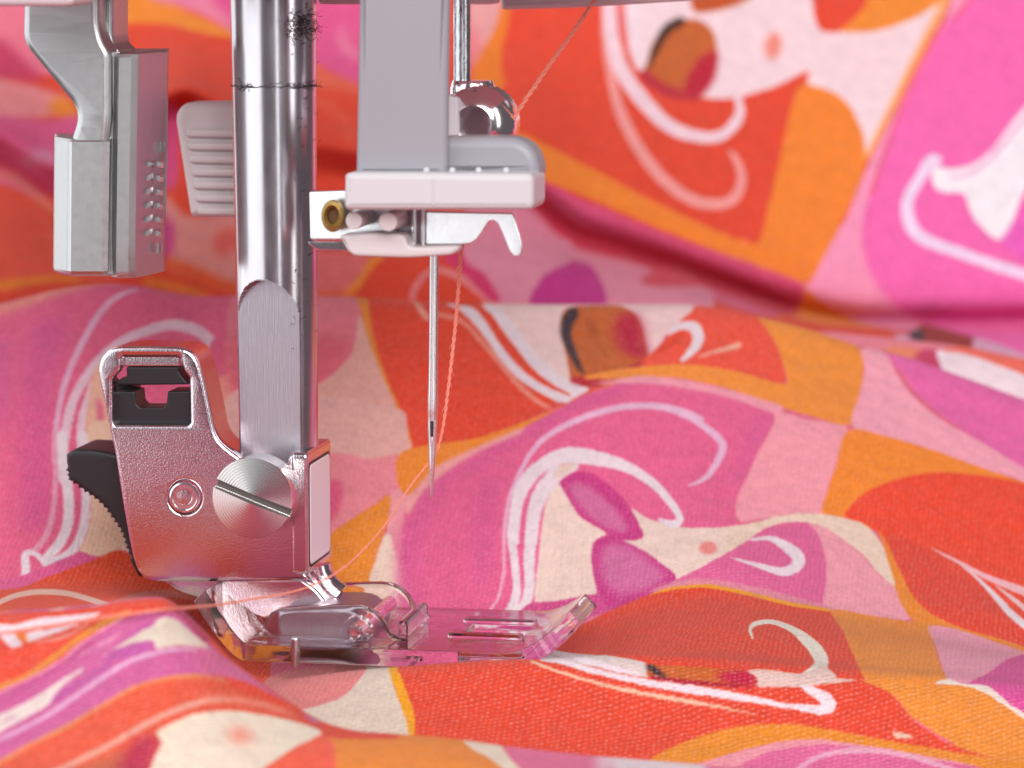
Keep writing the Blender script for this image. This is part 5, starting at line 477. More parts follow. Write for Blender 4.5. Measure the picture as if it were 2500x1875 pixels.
F EE8A30 0 1007,1094 1014,1095 1023,1099 1030,1105 1038,1110 1046,1113 1060,1118 1076,1124 1094,1128 1111,1123 1159,1094 1224,1051 1276,1002 1293,980 1252,969 1174,963 1091,963 1033,966 1024,976 1021,997 1019,1034 1017,1065 1015,1074 1011,1083 1008,1089
F EE8A30 0 1091,1191 1101,1198 1115,1197 1131,1192 1143,1189 1151,1187 1158,1183 1165,1147 1172,1133 1177,1122 1183,1111 1188,1097 1194,1081 1199,1064 1205,1047 1210,1030 1214,1015 1218,1000 1221,986 1223,977 1220,972 1196,966 1159,960 1122,959 1097,966 1086,987 1084,1039 1086,1120
F EEDCC8 0 1161,1186 1166,1189 1175,1191 1185,1192 1193,1192 1198,1190 1203,1186 1207,1161 1211,1139 1213,1130 1215,1119 1217,1108 1219,1095 1223,1075 1228,1051 1232,1032 1234,1019 1234,1010 1231,1004 1226,999 1222,1003 1218,1012 1214,1024 1210,1035 1206,1046 1202,1058 1198,1070 1194,1081 1188,1093 1182,1103 1176,1112 1172,1122 1168,1132 1164,1147 1161,1183
F E8709A 0 1204,1194 1210,1195 1215,1193 1235,1192 1255,1192 1277,1191 1297,1191 1318,1190 1340,1188 1363,1186 1385,1185 1427,1186 1479,1189 1527,1188 1558,1153 1563,1014 1562,942 1553,875 1537,856 1478,845 1394,841 1310,844 1251,854 1237,872 1233,930 1233,978 1232,1026 1230,1043 1226,1061 1222,1080 1219,1101 1214,1126 1209,1167 1205,1189
F E9D8DF 8 1339,1129 1339,1121 1338,1113 1337,1103 1337,1098 1336,1091 1336,1086 1335,1081 1335,1075 1334,1070 1332,1063 1331,1056 1328,1051 1325,1056 1324,1061 1323,1068 1322,1078 1321,1088 1321,1094 1321,1099 1321,1104 1321,1110 1321,1118 1321,1126 1321,1134 1322,1142 1323,1152 1323,1158 1324,1180 1326,1185 1331,1188 1336,1186 1339,1166 1339,1155 1339,1150 1339,1141 1339,1133
F E9D8DF 4 1338,1190 1346,1192 1359,1190 1373,1188 1386,1187 1402,1188 1420,1189 1436,1189 1447,1186 1450,1143 1450,1089 1444,1013 1438,992 1422,984 1399,981 1376,981 1358,984 1352,990 1347,1004 1344,1029 1341,1066 1339,1110 1336,1140 1336,1185
G E87E8C 0 813,2503 835,2512 869,2508 905,2499 934,2493 951,2493 968,2494 984,2494 995,2492 999,2488 1001,2466 1000,2452 999,2442 999,2434 997,2427 995,2420 994,2413 993,2402 993,2390 992,2378 990,2366 987,2356 983,2346 978,2337 972,2328 966,2319 959,2310 951,2302 942,2296 917,2280 883,2259 850,2246 827,2254 813,2298 805,2376 805,2449
G E26474 14 819,2394 842,2402 876,2401 911,2394 938,2390 950,2390 963,2388 975,2387 983,2384 989,2376 990,2370 989,2364 987,2356 983,2347 978,2337 972,2328 966,2319 959,2310 951,2302 942,2296 916,2282 883,2264 850,2252 827,2254 814,2277 808,2318 810,2364
G E4A89C 0 997,2438 1001,2429 1004,2421 1006,2414 1011,2398 1017,2377 1023,2356 1029,2339 1033,2329 1037,2319 1041,2309 1045,2299 1051,2287 1056,2274 1062,2261 1066,2249 1069,2242 1071,2234 1074,2227 1076,2219 1083,2205 1094,2186 1100,2170 1096,2162 1044,2154 965,2140 887,2132 832,2136 816,2155 812,2186 816,2221 827,2248 849,2265 882,2276 916,2285 942,2294 951,2300 959,2308 966,2317 972,2326 978,2335 983,2344 988,2354 991,2364 993,2376 994,2390 994,2402 995,2413 995,2420 996,2428 996,2435
G E4482F 0 1005,2498 1023,2504 1048,2505 1077,2505 1104,2504 1138,2505 1175,2505 1213,2504 1250,2499 1296,2489 1346,2457 1392,2431 1423,2399 1437,2356 1441,2306 1434,2254 1417,2209 1383,2165 1335,2129 1282,2104 1235,2093 1193,2099 1150,2116 1110,2137 1082,2155 1076,2165 1075,2180 1077,2197 1076,2212 1071,2230 1064,2248 1056,2267 1050,2284 1045,2297 1040,2311 1035,2325 1031,2339 1027,2354 1022,2370 1019,2386 1016,2402 1010,2424 1004,2449 1000,2485
G E88A34 0 990,2502 987,2491 991,2482 994,2473 995,2467 998,2455 1000,2441 1003,2426 1006,2412 1010,2395 1015,2376 1021,2358 1026,2341 1031,2327 1036,2314 1041,2301 1047,2288 1053,2273 1059,2257 1066,2241 1070,2227 1073,2214 1076,2200 1077,2188 1078,2179 1081,2188 1079,2201 1077,2215 1074,2228 1069,2243 1063,2259 1056,2275 1050,2290 1045,2303 1040,2317 1036,2330 1031,2344 1027,2361 1023,2380 1019,2399 1016,2416 1014,2430 1012,2445 1011,2460 1009,2480 1007,2491 1002,2499
G ECA08C 0 1076,2490 1075,2485 1076,2473 1079,2465 1081,2457 1084,2450 1087,2444 1090,2438 1094,2433 1100,2430 1101,2437 1097,2446 1094,2453 1091,2459 1088,2466 1085,2474 1082,2488
G EC7060 6 1030,2487 1032,2476 1039,2476 1048,2476 1059,2477 1069,2477 1079,2479 1089,2482 1098,2487 1105,2487 1098,2491 1089,2491 1078,2491 1068,2490 1058,2490 1048,2490 1039,2489 1032,2489
G E6AEA6 0 826,2271 873,2277 944,2275 1014,2268 1063,2261 1069,2255 1071,2243 1072,2229 1073,2219 1074,2214 1076,2208 1078,2203 1079,2197 1069,2191 1059,2187 1049,2183 1040,2179 1033,2177 1027,2175 1020,2173 1015,2171 1006,2173 998,2176 992,2176 985,2177 977,2177 970,2176 940,2170 899,2161 859,2156 831,2162 816,2184 809,2217 811,2250
G EA8A96 0 831,2162 858,2177 898,2180 940,2177 970,2176 977,2177 985,2176 992,2176 998,2175 1006,2172 1015,2170 1020,2171 1027,2174 1033,2176 1040,2178 1046,2181 1053,2184 1059,2185 1064,2172 1064,2158 1062,2143 1060,2131 1056,2124 1049,2117 1046,2114 1042,2110 1037,2107 1033,2103 1027,2098 1021,2092 1014,2086 1007,2080 1000,2073 991,2065 983,2058 977,2052 973,2049 969,2046 961,2041 935,2026 899,2002 865,1980 841,1976 827,2007 820,2064 820,2122
G E25A80 3 957,2133 963,2134 971,2131 978,2129 983,2125 984,2115 983,2108 982,2102 981,2095 980,2087 978,2079 976,2074 972,2069 967,2065 960,2066 958,2078 957,2098 957,2119
G E88C3C 0 1063,2182 1070,2188 1075,2190 1086,2192 1093,2192 1100,2192 1107,2193 1117,2195 1130,2198 1142,2201 1151,2201 1157,2199 1162,2195 1166,2189 1158,2182 1147,2180 1134,2178 1124,2175 1118,2173 1113,2171 1108,2168 1103,2165 1097,2162 1092,2158 1087,2154 1082,2150 1075,2144 1068,2138 1064,2132 1061,2140 1061,2155 1061,2171
G EC9AA2 0 1160,2186 1160,2178 1156,2171 1152,2167 1145,2162 1135,2158 1126,2153 1117,2148 1110,2142 1103,2136 1096,2130 1091,2123 1088,2117 1085,2110 1083,2103 1081,2096 1078,2089 1076,2081 1073,2072 1071,2064 1071,2056 1070,2048 1070,2040 1071,2033 1072,2022 1073,2010 1075,1998 1077,1985 1081,1966 1085,1941 1090,1915 1091,1895 1088,1888 1081,1886 1075,1889 1071,1896 1067,1924 1064,1959 1061,1992 1058,2017 1057,2025 1055,2034 1053,2043 1051,2049 1047,2053 1047,2063 1047,2074 1048,2085 1048,2095 1049,2100 1048,2106 1049,2112 1050,2117 1055,2125 1062,2131 1066,2136 1071,2140 1077,2145 1082,2149 1088,2154 1095,2159 1102,2164 1110,2168 1122,2173 1137,2179 1151,2184
G E88A30 0 964,2046 971,2049 977,2053 983,2059 991,2066 1000,2073 1007,2080 1014,2086 1021,2092 1027,2097 1033,2102 1038,2107 1043,2113 1047,2118 1051,2111 1051,2101 1049,2089 1048,2078 1047,2072 1046,2065 1044,2059 1043,2053 1041,2047 1039,2042 1038,2036 1036,2031 1035,2025 1033,2018 1032,2012 1030,2006 1028,1998 1026,1988 1023,1978 1020,1969 1017,1960 1015,1950 1011,1942 1005,1937 985,1933 957,1930 929,1930 910,1935 901,1951 899,1976 901,2001 907,2020 918,2031 935,2038 952,2042
G EACFBC 0 1048,2057 1052,2051 1053,2045 1055,2040 1057,2032 1060,2022 1064,2012 1066,2001 1073,1979 1081,1950 1086,1919 1084,1895 1070,1881 1047,1878 1024,1885 1009,1898 1006,1916 1010,1938 1017,1959 1023,1975 1024,1983 1026,1991 1028,1998 1030,2005 1032,2012 1033,2018 1035,2024 1037,2031 1039,2038 1042,2046 1045,2053
G E46290 0 1433,2317 1424,2314 1411,2310 1397,2305 1383,2299 1370,2293 1358,2287 1345,2281 1333,2275 1320,2267 1306,2257 1292,2248 1278,2239 1264,2231 1250,2224 1236,2216 1222,2209 1206,2201 1190,2193 1175,2186 1160,2179 1149,2172 1137,2166 1127,2159 1117,2152 1109,2146 1101,2138 1094,2130 1088,2122 1084,2115 1081,2106 1078,2098 1076,2093 1075,2099 1074,2105 1073,2099 1071,2090 1070,2079 1069,2070 1068,2061 1069,2052 1069,2044 1070,2035 1072,2022 1074,2008 1077,1992 1079,1978 1081,1966 1084,1953 1086,1940 1088,1928 1089,1918 1090,1908 1092,1897 1093,1886 1094,1873 1096,1857 1098,1842 1102,1834 1144,1822 1205,1811 1267,1788 1312,1742 1324,1744 1335,1770 1345,1796 1356,1810 1381,1823 1412,1843 1443,1860 1470,1872 1487,1876 1503,1877 1520,1877 1537,1879 1560,1879 1588,1876 1614,1878 1635,1890 1651,1918 1666,1960 1673,2001 1668,2028 1643,2034 1603,2030 1562,2022 1534,2021 1530,2027 1530,2040 1532,2056 1534,2070 1536,2085 1540,2099 1544,2114 1549,2128 1554,2145 1559,2162 1565,2180 1571,2196 1578,2212 1585,2229 1591,2244 1596,2256 1599,2264 1602,2272 1603,2279 1601,2284 1591,2289 1574,2294 1556,2297 1539,2300 1523,2302 1507,2304 1492,2306 1477,2308 1463,2310 1449,2311 1436,2313 1427,2314 1433,2317
G DA5C92 9 1079,1869 1090,1891 1090,1912 1090,1937 1090,1962 1090,1983 1090,1997 1091,2011 1092,2025 1094,2036 1096,2046 1099,2055 1102,2065 1106,2075 1110,2085 1114,2095 1118,2106 1123,2115 1129,2126 1138,2137 1145,2148 1151,2155 1147,2174 1132,2177 1126,2169 1118,2159 1108,2147 1100,2135 1094,2125 1088,2114 1083,2102 1079,2091 1074,2080 1070,2069 1067,2057 1065,2044 1063,2029 1063,2014 1063,1999 1063,1984 1064,1964 1065,1939 1066,1913 1067,1892
G DA5C92 9 1155,2152 1165,2146 1178,2154 1197,2165 1219,2177 1239,2189 1257,2201 1276,2213 1294,2225 1312,2236 1331,2245 1352,2254 1371,2263 1385,2271 1389,2287 1380,2295 1367,2288 1347,2279 1325,2271 1304,2261 1285,2250 1266,2237 1247,2224 1229,2212 1209,2198 1188,2184 1169,2172 1156,2164
G DA5C92 9 1194,2137 1180,2130 1177,2118 1174,2100 1170,2080 1167,2060 1166,2038 1166,2014 1166,1991 1166,1976 1177,1963 1190,1972 1191,1987 1193,2009 1196,2032 1198,2052 1199,2070 1201,2090 1203,2109 1204,2121
G DA5C92 9 1588,2288 1577,2281 1573,2268 1566,2249 1559,2226 1552,2205 1546,2181 1540,2155 1534,2130 1531,2113 1536,2101 1546,2110 1550,2126 1557,2150 1565,2175 1571,2198 1577,2220 1583,2242 1589,2262 1592,2276
G EE8A30 0 1060,2182 1068,2190 1079,2195 1092,2198 1104,2200 1117,2201 1131,2201 1146,2201 1160,2202 1176,2205 1192,2210 1209,2215 1224,2220 1238,2226 1251,2231 1265,2238 1278,2244 1292,2252 1306,2260 1320,2268 1333,2277 1346,2284 1359,2292 1372,2300 1383,2309 1391,2316 1398,2323 1406,2329 1414,2333 1435,2340 1463,2347 1491,2353 1509,2356 1513,2352 1514,2344 1512,2334 1508,2328 1497,2324 1481,2322 1463,2320 1446,2318 1430,2315 1414,2310 1398,2305 1383,2300 1370,2294 1358,2288 1345,2282 1333,2275 1320,2268 1308,2260 1295,2252 1283,2244 1271,2236 1259,2228 1246,2220 1234,2212 1219,2205 1204,2198 1188,2192 1173,2185 1158,2178 1144,2170 1130,2163 1117,2155 1105,2146 1094,2135 1084,2125 1076,2119 1067,2123 1063,2129 1061,2135 1059,2145 1057,2158 1057,2171
G EEA0A0 2 1097,2144 1102,2150 1106,2155 1111,2160 1117,2164 1128,2170 1142,2176 1158,2183 1173,2189 1189,2196 1206,2204 1222,2210 1234,2215 1240,2212 1229,2202 1212,2195 1192,2188 1175,2180 1161,2172 1146,2163 1133,2154 1122,2146 1114,2140 1106,2133 1099,2125 1093,2118 1088,2109 1083,2099 1080,2090 1077,2085 1072,2090 1071,2096 1071,2102 1076,2111 1083,2123 1091,2135
G ECCCC8 0 1178,2489 1204,2492 1244,2494 1284,2493 1311,2490 1310,2467 1304,2454 1300,2444 1298,2437 1296,2430 1294,2422 1293,2415 1295,2404 1297,2390 1300,2375 1302,2360 1305,2342 1309,2322 1311,2304 1310,2296 1303,2298 1293,2307 1282,2320 1271,2333 1262,2346 1252,2360 1243,2375 1234,2388 1226,2400 1219,2412 1211,2424 1204,2435 1195,2446 1183,2459 1176,2474
G EECACA 0 1296,2490 1349,2494 1431,2494 1514,2496 1567,2505 1552,2498 1531,2491 1514,2481 1505,2472 1496,2466 1488,2461 1481,2456 1478,2451 1476,2446 1473,2441 1471,2436 1466,2431 1460,2426 1454,2420 1449,2414 1444,2407 1440,2398 1436,2389 1432,2381 1429,2374 1425,2366 1420,2360 1415,2354 1408,2345 1400,2335 1392,2327 1384,2327 1372,2341 1360,2366 1347,2393 1335,2415 1321,2433 1303,2453 1291,2474
G C4622E 0 1299,2464 1303,2468 1308,2471 1313,2474 1318,2476 1331,2478 1347,2479 1364,2479 1377,2477 1382,2474 1387,2471 1392,2466 1397,2460 1400,2454 1404,2447 1407,2440 1409,2433 1411,2424 1413,2413 1414,2403 1415,2393 1416,2384 1418,2374 1418,2365 1416,2358 1411,2350 1402,2342 1393,2334 1384,2326 1373,2317 1362,2308 1350,2300 1341,2295 1334,2294 1327,2293 1321,2293 1316,2294 1310,2299 1306,2307 1304,2317 1303,2331 1301,2346 1300,2360 1298,2375 1296,2390 1294,2404 1293,2415 1292,2422 1292,2430 1292,2437 1293,2444 1294,2449 1295,2454 1297,2459
G BA2040 8 1376,2444 1380,2451 1386,2455 1393,2458 1400,2455 1403,2450 1406,2444 1409,2436 1411,2429 1412,2421 1413,2412 1414,2402 1415,2393 1416,2383 1417,2372 1417,2363 1415,2358 1409,2356 1401,2358 1392,2363 1384,2368 1380,2376 1376,2385 1373,2395 1371,2404 1371,2415 1372,2426 1374,2436
G BC2C38 0 1305,2311 1317,2312 1326,2311 1333,2312 1342,2313 1352,2315 1361,2318 1371,2323 1383,2331 1396,2341 1408,2350 1416,2354 1418,2348 1416,2342 1409,2332 1401,2324 1392,2316 1383,2309 1373,2301 1362,2294 1350,2289 1341,2286 1333,2286 1324,2287 1317,2290 1311,2294 1305,2302 1304,2307
G A85028 4 1330,2444 1338,2437 1342,2429 1345,2422 1345,2415 1344,2408 1342,2400 1342,2393 1345,2387 1349,2382 1353,2378 1348,2388 1345,2393 1342,2398 1340,2403 1337,2409 1335,2415 1333,2423 1331,2432 1330,2440
G 3C2C38 2 1317,2470 1306,2469 1304,2464 1301,2458 1297,2450 1294,2441 1293,2432 1292,2424 1292,2415 1293,2406 1295,2397 1298,2387 1300,2378 1303,2369 1305,2361 1308,2352 1310,2344 1313,2336 1316,2330 1319,2324 1322,2319 1326,2315 1325,2322 1323,2328 1321,2336 1320,2342 1318,2350 1316,2358 1315,2367 1313,2376 1311,2385 1309,2394 1308,2402 1307,2409 1307,2415 1308,2421 1309,2427 1312,2436 1315,2442 1318,2447
G EC8A78 0 1098,2446 1103,2442 1113,2441 1124,2438 1132,2435 1140,2432 1146,2428 1153,2421 1159,2413 1165,2403 1171,2394 1178,2382 1186,2369 1194,2355 1201,2342 1207,2331 1214,2320 1220,2308 1226,2298 1232,2288 1239,2279 1245,2271 1252,2263 1258,2257 1266,2251 1273,2247 1277,2244 1275,2252 1269,2258 1262,2265 1256,2271 1250,2279 1244,2287 1238,2296 1232,2305 1226,2315 1220,2326 1213,2338 1207,2350 1200,2363 1192,2376 1184,2389 1177,2401 1170,2410 1164,2420 1157,2429 1150,2436 1142,2442 1134,2445 1125,2448 1118,2450 1113,2450 1108,2450 1100,2449
G E9D8DF 0 1122,2476 1131,2475 1138,2473 1144,2471 1149,2470 1155,2469 1160,2467 1164,2464 1169,2459 1172,2453 1176,2447 1179,2441 1185,2430 1191,2416 1197,2402 1204,2388 1210,2376 1216,2365 1222,2353 1229,2342 1236,2331 1243,2321 1251,2312 1259,2303 1268,2295 1278,2287 1288,2281 1296,2275 1304,2269 1309,2264 1303,2258 1298,2256 1287,2259 1280,2264 1273,2270 1266,2276 1258,2283 1250,2291 1242,2299 1234,2307 1227,2316 1221,2325 1215,2335 1209,2345 1203,2357 1196,2371 1190,2384 1184,2396 1179,2405 1174,2414 1169,2423 1163,2431 1159,2438 1153,2445 1148,2452 1143,2458 1137,2463 1130,2468 1125,2472
G E9D8DF 0 1183,2484 1191,2478 1197,2469 1203,2462 1208,2455 1213,2448 1218,2440 1223,2432 1228,2422 1233,2412 1239,2400 1245,2389 1251,2378 1257,2365 1264,2353 1272,2342 1280,2331 1289,2320 1297,2310 1304,2301 1307,2293 1309,2284 1310,2277 1305,2275 1298,2280 1291,2286 1284,2293 1276,2301 1269,2309 1261,2319 1254,2329 1247,2340 1241,2352 1235,2364 1229,2376 1223,2388 1216,2400 1210,2412 1204,2423 1198,2436 1191,2451 1186,2467
G E9D8DF 0 1305,2296 1311,2296 1318,2291 1327,2288 1332,2283 1327,2277 1322,2273 1315,2268 1308,2263 1304,2270 1304,2280 1304,2290
G E4482F 0 1409,2347 1412,2355 1418,2363 1426,2372 1432,2381 1438,2390 1443,2399 1448,2408 1454,2414 1459,2417 1464,2419 1470,2420 1477,2415 1480,2409 1481,2401 1482,2394 1481,2386 1480,2377 1478,2368 1474,2361 1470,2354 1464,2349 1457,2344 1451,2340 1446,2337 1440,2335 1434,2335 1429,2335 1423,2336 1416,2339 1411,2342
G EC5440 0 1495,2488 1504,2491 1515,2493 1528,2494 1540,2496 1552,2496 1565,2496 1577,2495 1586,2493 1591,2476 1592,2464 1594,2456 1597,2449 1600,2441 1603,2434 1606,2427 1609,2416 1612,2404 1614,2391 1616,2379 1617,2370 1618,2360 1618,2351 1615,2344 1609,2341 1599,2340 1588,2341 1578,2341 1566,2342 1554,2343 1541,2344 1528,2345 1516,2346 1503,2346 1491,2346 1478,2346 1465,2344 1451,2342 1438,2340 1428,2338 1422,2337 1416,2336 1411,2336 1408,2342 1411,2349 1415,2356 1419,2362 1425,2366 1433,2370 1442,2374 1449,2378 1454,2381 1459,2384 1463,2388 1467,2393 1471,2400 1473,2409 1475,2418 1476,2425 1471,2431 1466,2436 1473,2445 1478,2450 1482,2456 1485,2462 1488,2470 1491,2481
G E9D8DF 0 1447,2406 1454,2410 1460,2415 1467,2419 1474,2420 1480,2418 1483,2411 1484,2402 1483,2395 1481,2390 1480,2385 1476,2378 1472,2369 1467,2362 1464,2357 1468,2351 1472,2355 1478,2361 1484,2368 1489,2375 1493,2380 1496,2387 1499,2395 1501,2403 1501,2411 1500,2419 1498,2427 1495,2434 1489,2438 1483,2438 1478,2438 1473,2436 1468,2434 1464,2431 1460,2428 1456,2424 1453,2420 1450,2415 1447,2408
G ECAC98 0 1488,2363 1493,2364 1498,2367 1504,2371 1510,2374 1515,2377 1520,2379 1525,2382 1531,2385 1537,2389 1544,2393 1550,2397 1554,2400 1556,2408 1552,2411 1548,2407 1542,2403 1535,2398 1529,2393 1524,2390 1519,2386 1514,2383 1509,2379 1503,2375 1497,2371 1492,2367
G F0903A 0 1583,2492 1588,2494 1595,2497 1604,2498 1612,2498 1620,2497 1630,2495 1640,2492 1649,2490 1662,2489 1675,2488 1688,2488 1700,2486 1710,2486 1720,2483 1729,2478 1735,2469 1737,2459 1738,2448 1737,2436 1735,2424 1734,2413 1732,2400 1730,2387 1727,2373 1724,2353 1720,2330 1715,2308 1708,2292 1696,2285 1681,2283 1665,2284 1650,2286 1632,2288 1613,2292 1593,2297 1576,2300 1564,2304 1552,2307 1539,2310 1527,2313 1509,2315 1489,2317 1470,2319 1452,2320 1441,2319 1430,2317 1419,2314 1407,2311 1386,2307 1360,2304 1337,2305 1323,2306 1330,2314 1342,2318 1353,2321 1365,2325 1379,2330 1394,2334 1408,2338 1425,2341 1442,2345 1460,2347 1478,2348 1497,2349 1516,2349 1535,2348 1553,2348 1571,2346 1589,2343 1605,2341 1616,2342 1620,2348 1620,2358 1618,2369 1616,2379 1614,2391 1612,2404 1609,2416 1606,2427 1602,2436 1597,2445 1593,2454 1589,2463 1586,2469 1584,2479 1582,2489
G F29CAA 0 1600,2283 1607,2283 1616,2281 1627,2279 1637,2277 1652,2278 1670,2280 1688,2284 1700,2285 1703,2278 1702,2271 1701,2265 1698,2252 1693,2235 1687,2217 1682,2200 1677,2181 1671,2161 1666,2141 1662,2124 1660,2112 1660,2100 1659,2088 1655,2079 1647,2074 1637,2073 1625,2072 1614,2070 1599,2062 1583,2052 1567,2042 1554,2034 1549,2030 1543,2025 1538,2023 1532,2033 1532,2044 1532,2058 1534,2070 1537,2085 1541,2100 1546,2116 1551,2131 1556,2147 1561,2163 1566,2179 1571,2194 1578,2211 1585,2229 1591,2245 1596,2258 1597,2265 1597,2273 1597,2279
G F09CAE 2 1339,2294 1352,2292 1368,2294 1386,2297 1402,2300 1414,2302 1427,2302 1439,2303 1451,2302 1468,2301 1487,2300 1506,2298 1525,2296 1546,2292 1568,2286 1588,2280 1602,2276 1611,2285 1608,2298 1594,2300 1573,2304 1550,2308 1528,2311 1509,2313 1489,2315 1470,2317 1453,2318 1441,2319 1428,2319 1415,2318 1402,2316 1386,2310 1368,2303 1351,2298 1340,2296
G F4A4B6 0 1736,2473 1744,2484 1754,2487 1764,2482 1772,2473 1776,2463 1779,2451 1782,2440 1785,2430 1790,2420 1795,2410 1801,2401 1808,2392 1816,2384 1824,2376 1834,2370 1843,2365 1857,2359 1873,2355 1889,2350 1905,2346 1919,2341 1933,2336 1947,2331 1961,2326 1984,2320 2010,2314 2034,2307 2050,2298 2054,2288 2053,2271 2050,2256 2045,2249 2028,2255 2005,2268 1980,2282 1958,2290 1944,2292 1929,2291 1914,2290 1899,2289 1882,2290 1863,2291 1844,2292 1825,2292 1796,2289 1763,2284 1732,2280 1712,2284 1708,2299 1713,2323 1721,2350 1727,2373 1730,2387 1733,2400 1735,2413 1737,2425 1737,2437 1735,2450 1734,2462
G EA68AA 0 1772,2491 1779,2493 1790,2493 1804,2492 1816,2492 1828,2491 1841,2490 1854,2490 1867,2489 1891,2490 1919,2490 1949,2491 1979,2492 2012,2496 2047,2504 2079,2507 2100,2499 2105,2455 2102,2400 2091,2332 2074,2288 2051,2279 2020,2291 1988,2309 1961,2322 1946,2328 1932,2334 1918,2341 1905,2347 1892,2352 1880,2357 1868,2363 1856,2369 1846,2375 1836,2381 1827,2389 1818,2396 1812,2404 1806,2413 1801,2423 1796,2433 1788,2445 1779,2459 1773,2476
G F48A2E 0 1704,2278 1716,2287 1731,2290 1747,2290 1762,2291 1778,2292 1793,2293 1809,2293 1825,2293 1843,2293 1862,2292 1882,2291 1899,2290 1914,2290 1929,2290 1943,2290 1958,2289 1985,2285 2019,2279 2050,2271 2071,2260 2075,2248 2075,2227 2071,2208 2064,2198 2033,2200 1989,2210 1939,2216 1892,2207 1846,2179 1799,2141 1755,2104 1723,2080 1714,2078 1706,2082 1698,2086 1690,2089 1680,2086 1670,2082 1661,2079 1655,2081 1654,2089 1656,2101 1659,2115 1663,2128 1667,2144 1671,2161 1677,2180 1682,2198 1686,2218 1690,2241 1696,2262
G EE4A30 0 1687,2090 1687,2096 1689,2104 1694,2113 1698,2121 1704,2131 1711,2142 1719,2154 1727,2164 1739,2177 1753,2190 1767,2204 1782,2216 1795,2226 1809,2235 1822,2244 1836,2251 1852,2258 1869,2264 1886,2270 1902,2275 1916,2279 1930,2282 1944,2284 1957,2286 1986,2294 2022,2306 2054,2307 2071,2282 2071,2186 2057,2040 2034,1882 1973,1560 1944,1493 1928,1578 1919,1729 1912,1845 1903,1852 1894,1857 1885,1861 1875,1865 1864,1869 1852,1874 1840,1879 1829,1883 1820,1887 1811,1891 1802,1896 1794,1902 1786,1910 1779,1920 1772,1931 1766,1944 1761,1960 1758,1977 1755,1995 1751,2010 1749,2024 1747,2037 1744,2050 1740,2061 1735,2069 1730,2077 1724,2083 1717,2087 1709,2089 1700,2088 1692,2088
G E04A38 7 1741,2069 1749,2078 1764,2079 1781,2076 1796,2072 1809,2067 1821,2060 1833,2050 1844,2040 1855,2026 1867,2010 1877,1993 1887,1975 1895,1956 1902,1935 1910,1917 1919,1905 1937,1892 1960,1880 1981,1866 1994,1847 1995,1830 1987,1772 1972,1685 1966,1665 1956,1692 1949,1781 1933,1833 1913,1853 1892,1862 1870,1869 1849,1875 1829,1884 1811,1895 1794,1907 1779,1923 1766,1944 1755,1976 1746,2013 1741,2047
G E8882E 0 1733,2080 1734,2071 1736,2064 1738,2055 1739,2046 1740,2033 1740,2018 1741,2001 1741,1985 1742,1967 1743,1948 1745,1929 1749,1912 1754,1899 1760,1887 1767,1876 1775,1866 1786,1858 1798,1852 1810,1849 1823,1845 1835,1843 1847,1841 1859,1840 1870,1837 1882,1831 1893,1822 1903,1809 1912,1789 1922,1737 1934,1673 1947,1637 1957,1615 1966,1640 1971,1687 1967,1741 1957,1806 1940,1837 1924,1852 1913,1859 1902,1865 1890,1869 1878,1873 1866,1875 1854,1877 1842,1879 1831,1882 1820,1887 1809,1892 1798,1898 1790,1904 1784,1911 1779,1919 1774,1928 1770,1939 1766,1951 1763,1967 1760,1983 1756,1999 1753,2013 1750,2027 1747,2040 1745,2052 1742,2060 1740,2068 1737,2075 1736,2080
G F6BCC4 0 1806,2072 1813,2067 1822,2061 1833,2055 1843,2049 1852,2043 1860,2036 1869,2029 1878,2024 1889,2018 1902,2012 1915,2006 1927,2001 1942,1994 1959,1987 1974,1980 1984,1975 1992,1988 1992,2004 1981,2009 1966,2015 1949,2021 1934,2027 1921,2030 1907,2033 1894,2036 1883,2039 1873,2043 1864,2048 1855,2053 1846,2057 1836,2062 1824,2066 1814,2070 1807,2073
G E9D8DF 0 1844,2050 1848,2043 1854,2035 1860,2027 1865,2018 1870,2008 1875,1997 1880,1985 1884,1973 1888,1962 1892,1950 1896,1938 1901,1927 1907,1918 1913,1910 1919,1903 1923,1899 1930,1903 1931,1915 1927,1920 1921,1927 1915,1936 1910,1945 1905,1954 1901,1965 1896,1976 1891,1987 1886,1997 1880,2007 1874,2017 1869,2025 1862,2033 1856,2040 1849,2046 1845,2051
G F2C8CC 0 1890,2013 1894,2005 1899,1996 1905,1986 1910,1977 1916,1967 1922,1956 1927,1946 1930,1939 1935,1943 1937,1953 1933,1960 1928,1970 1921,1980 1915,1989 1909,1997 1902,2004 1896,2010 1892,2014
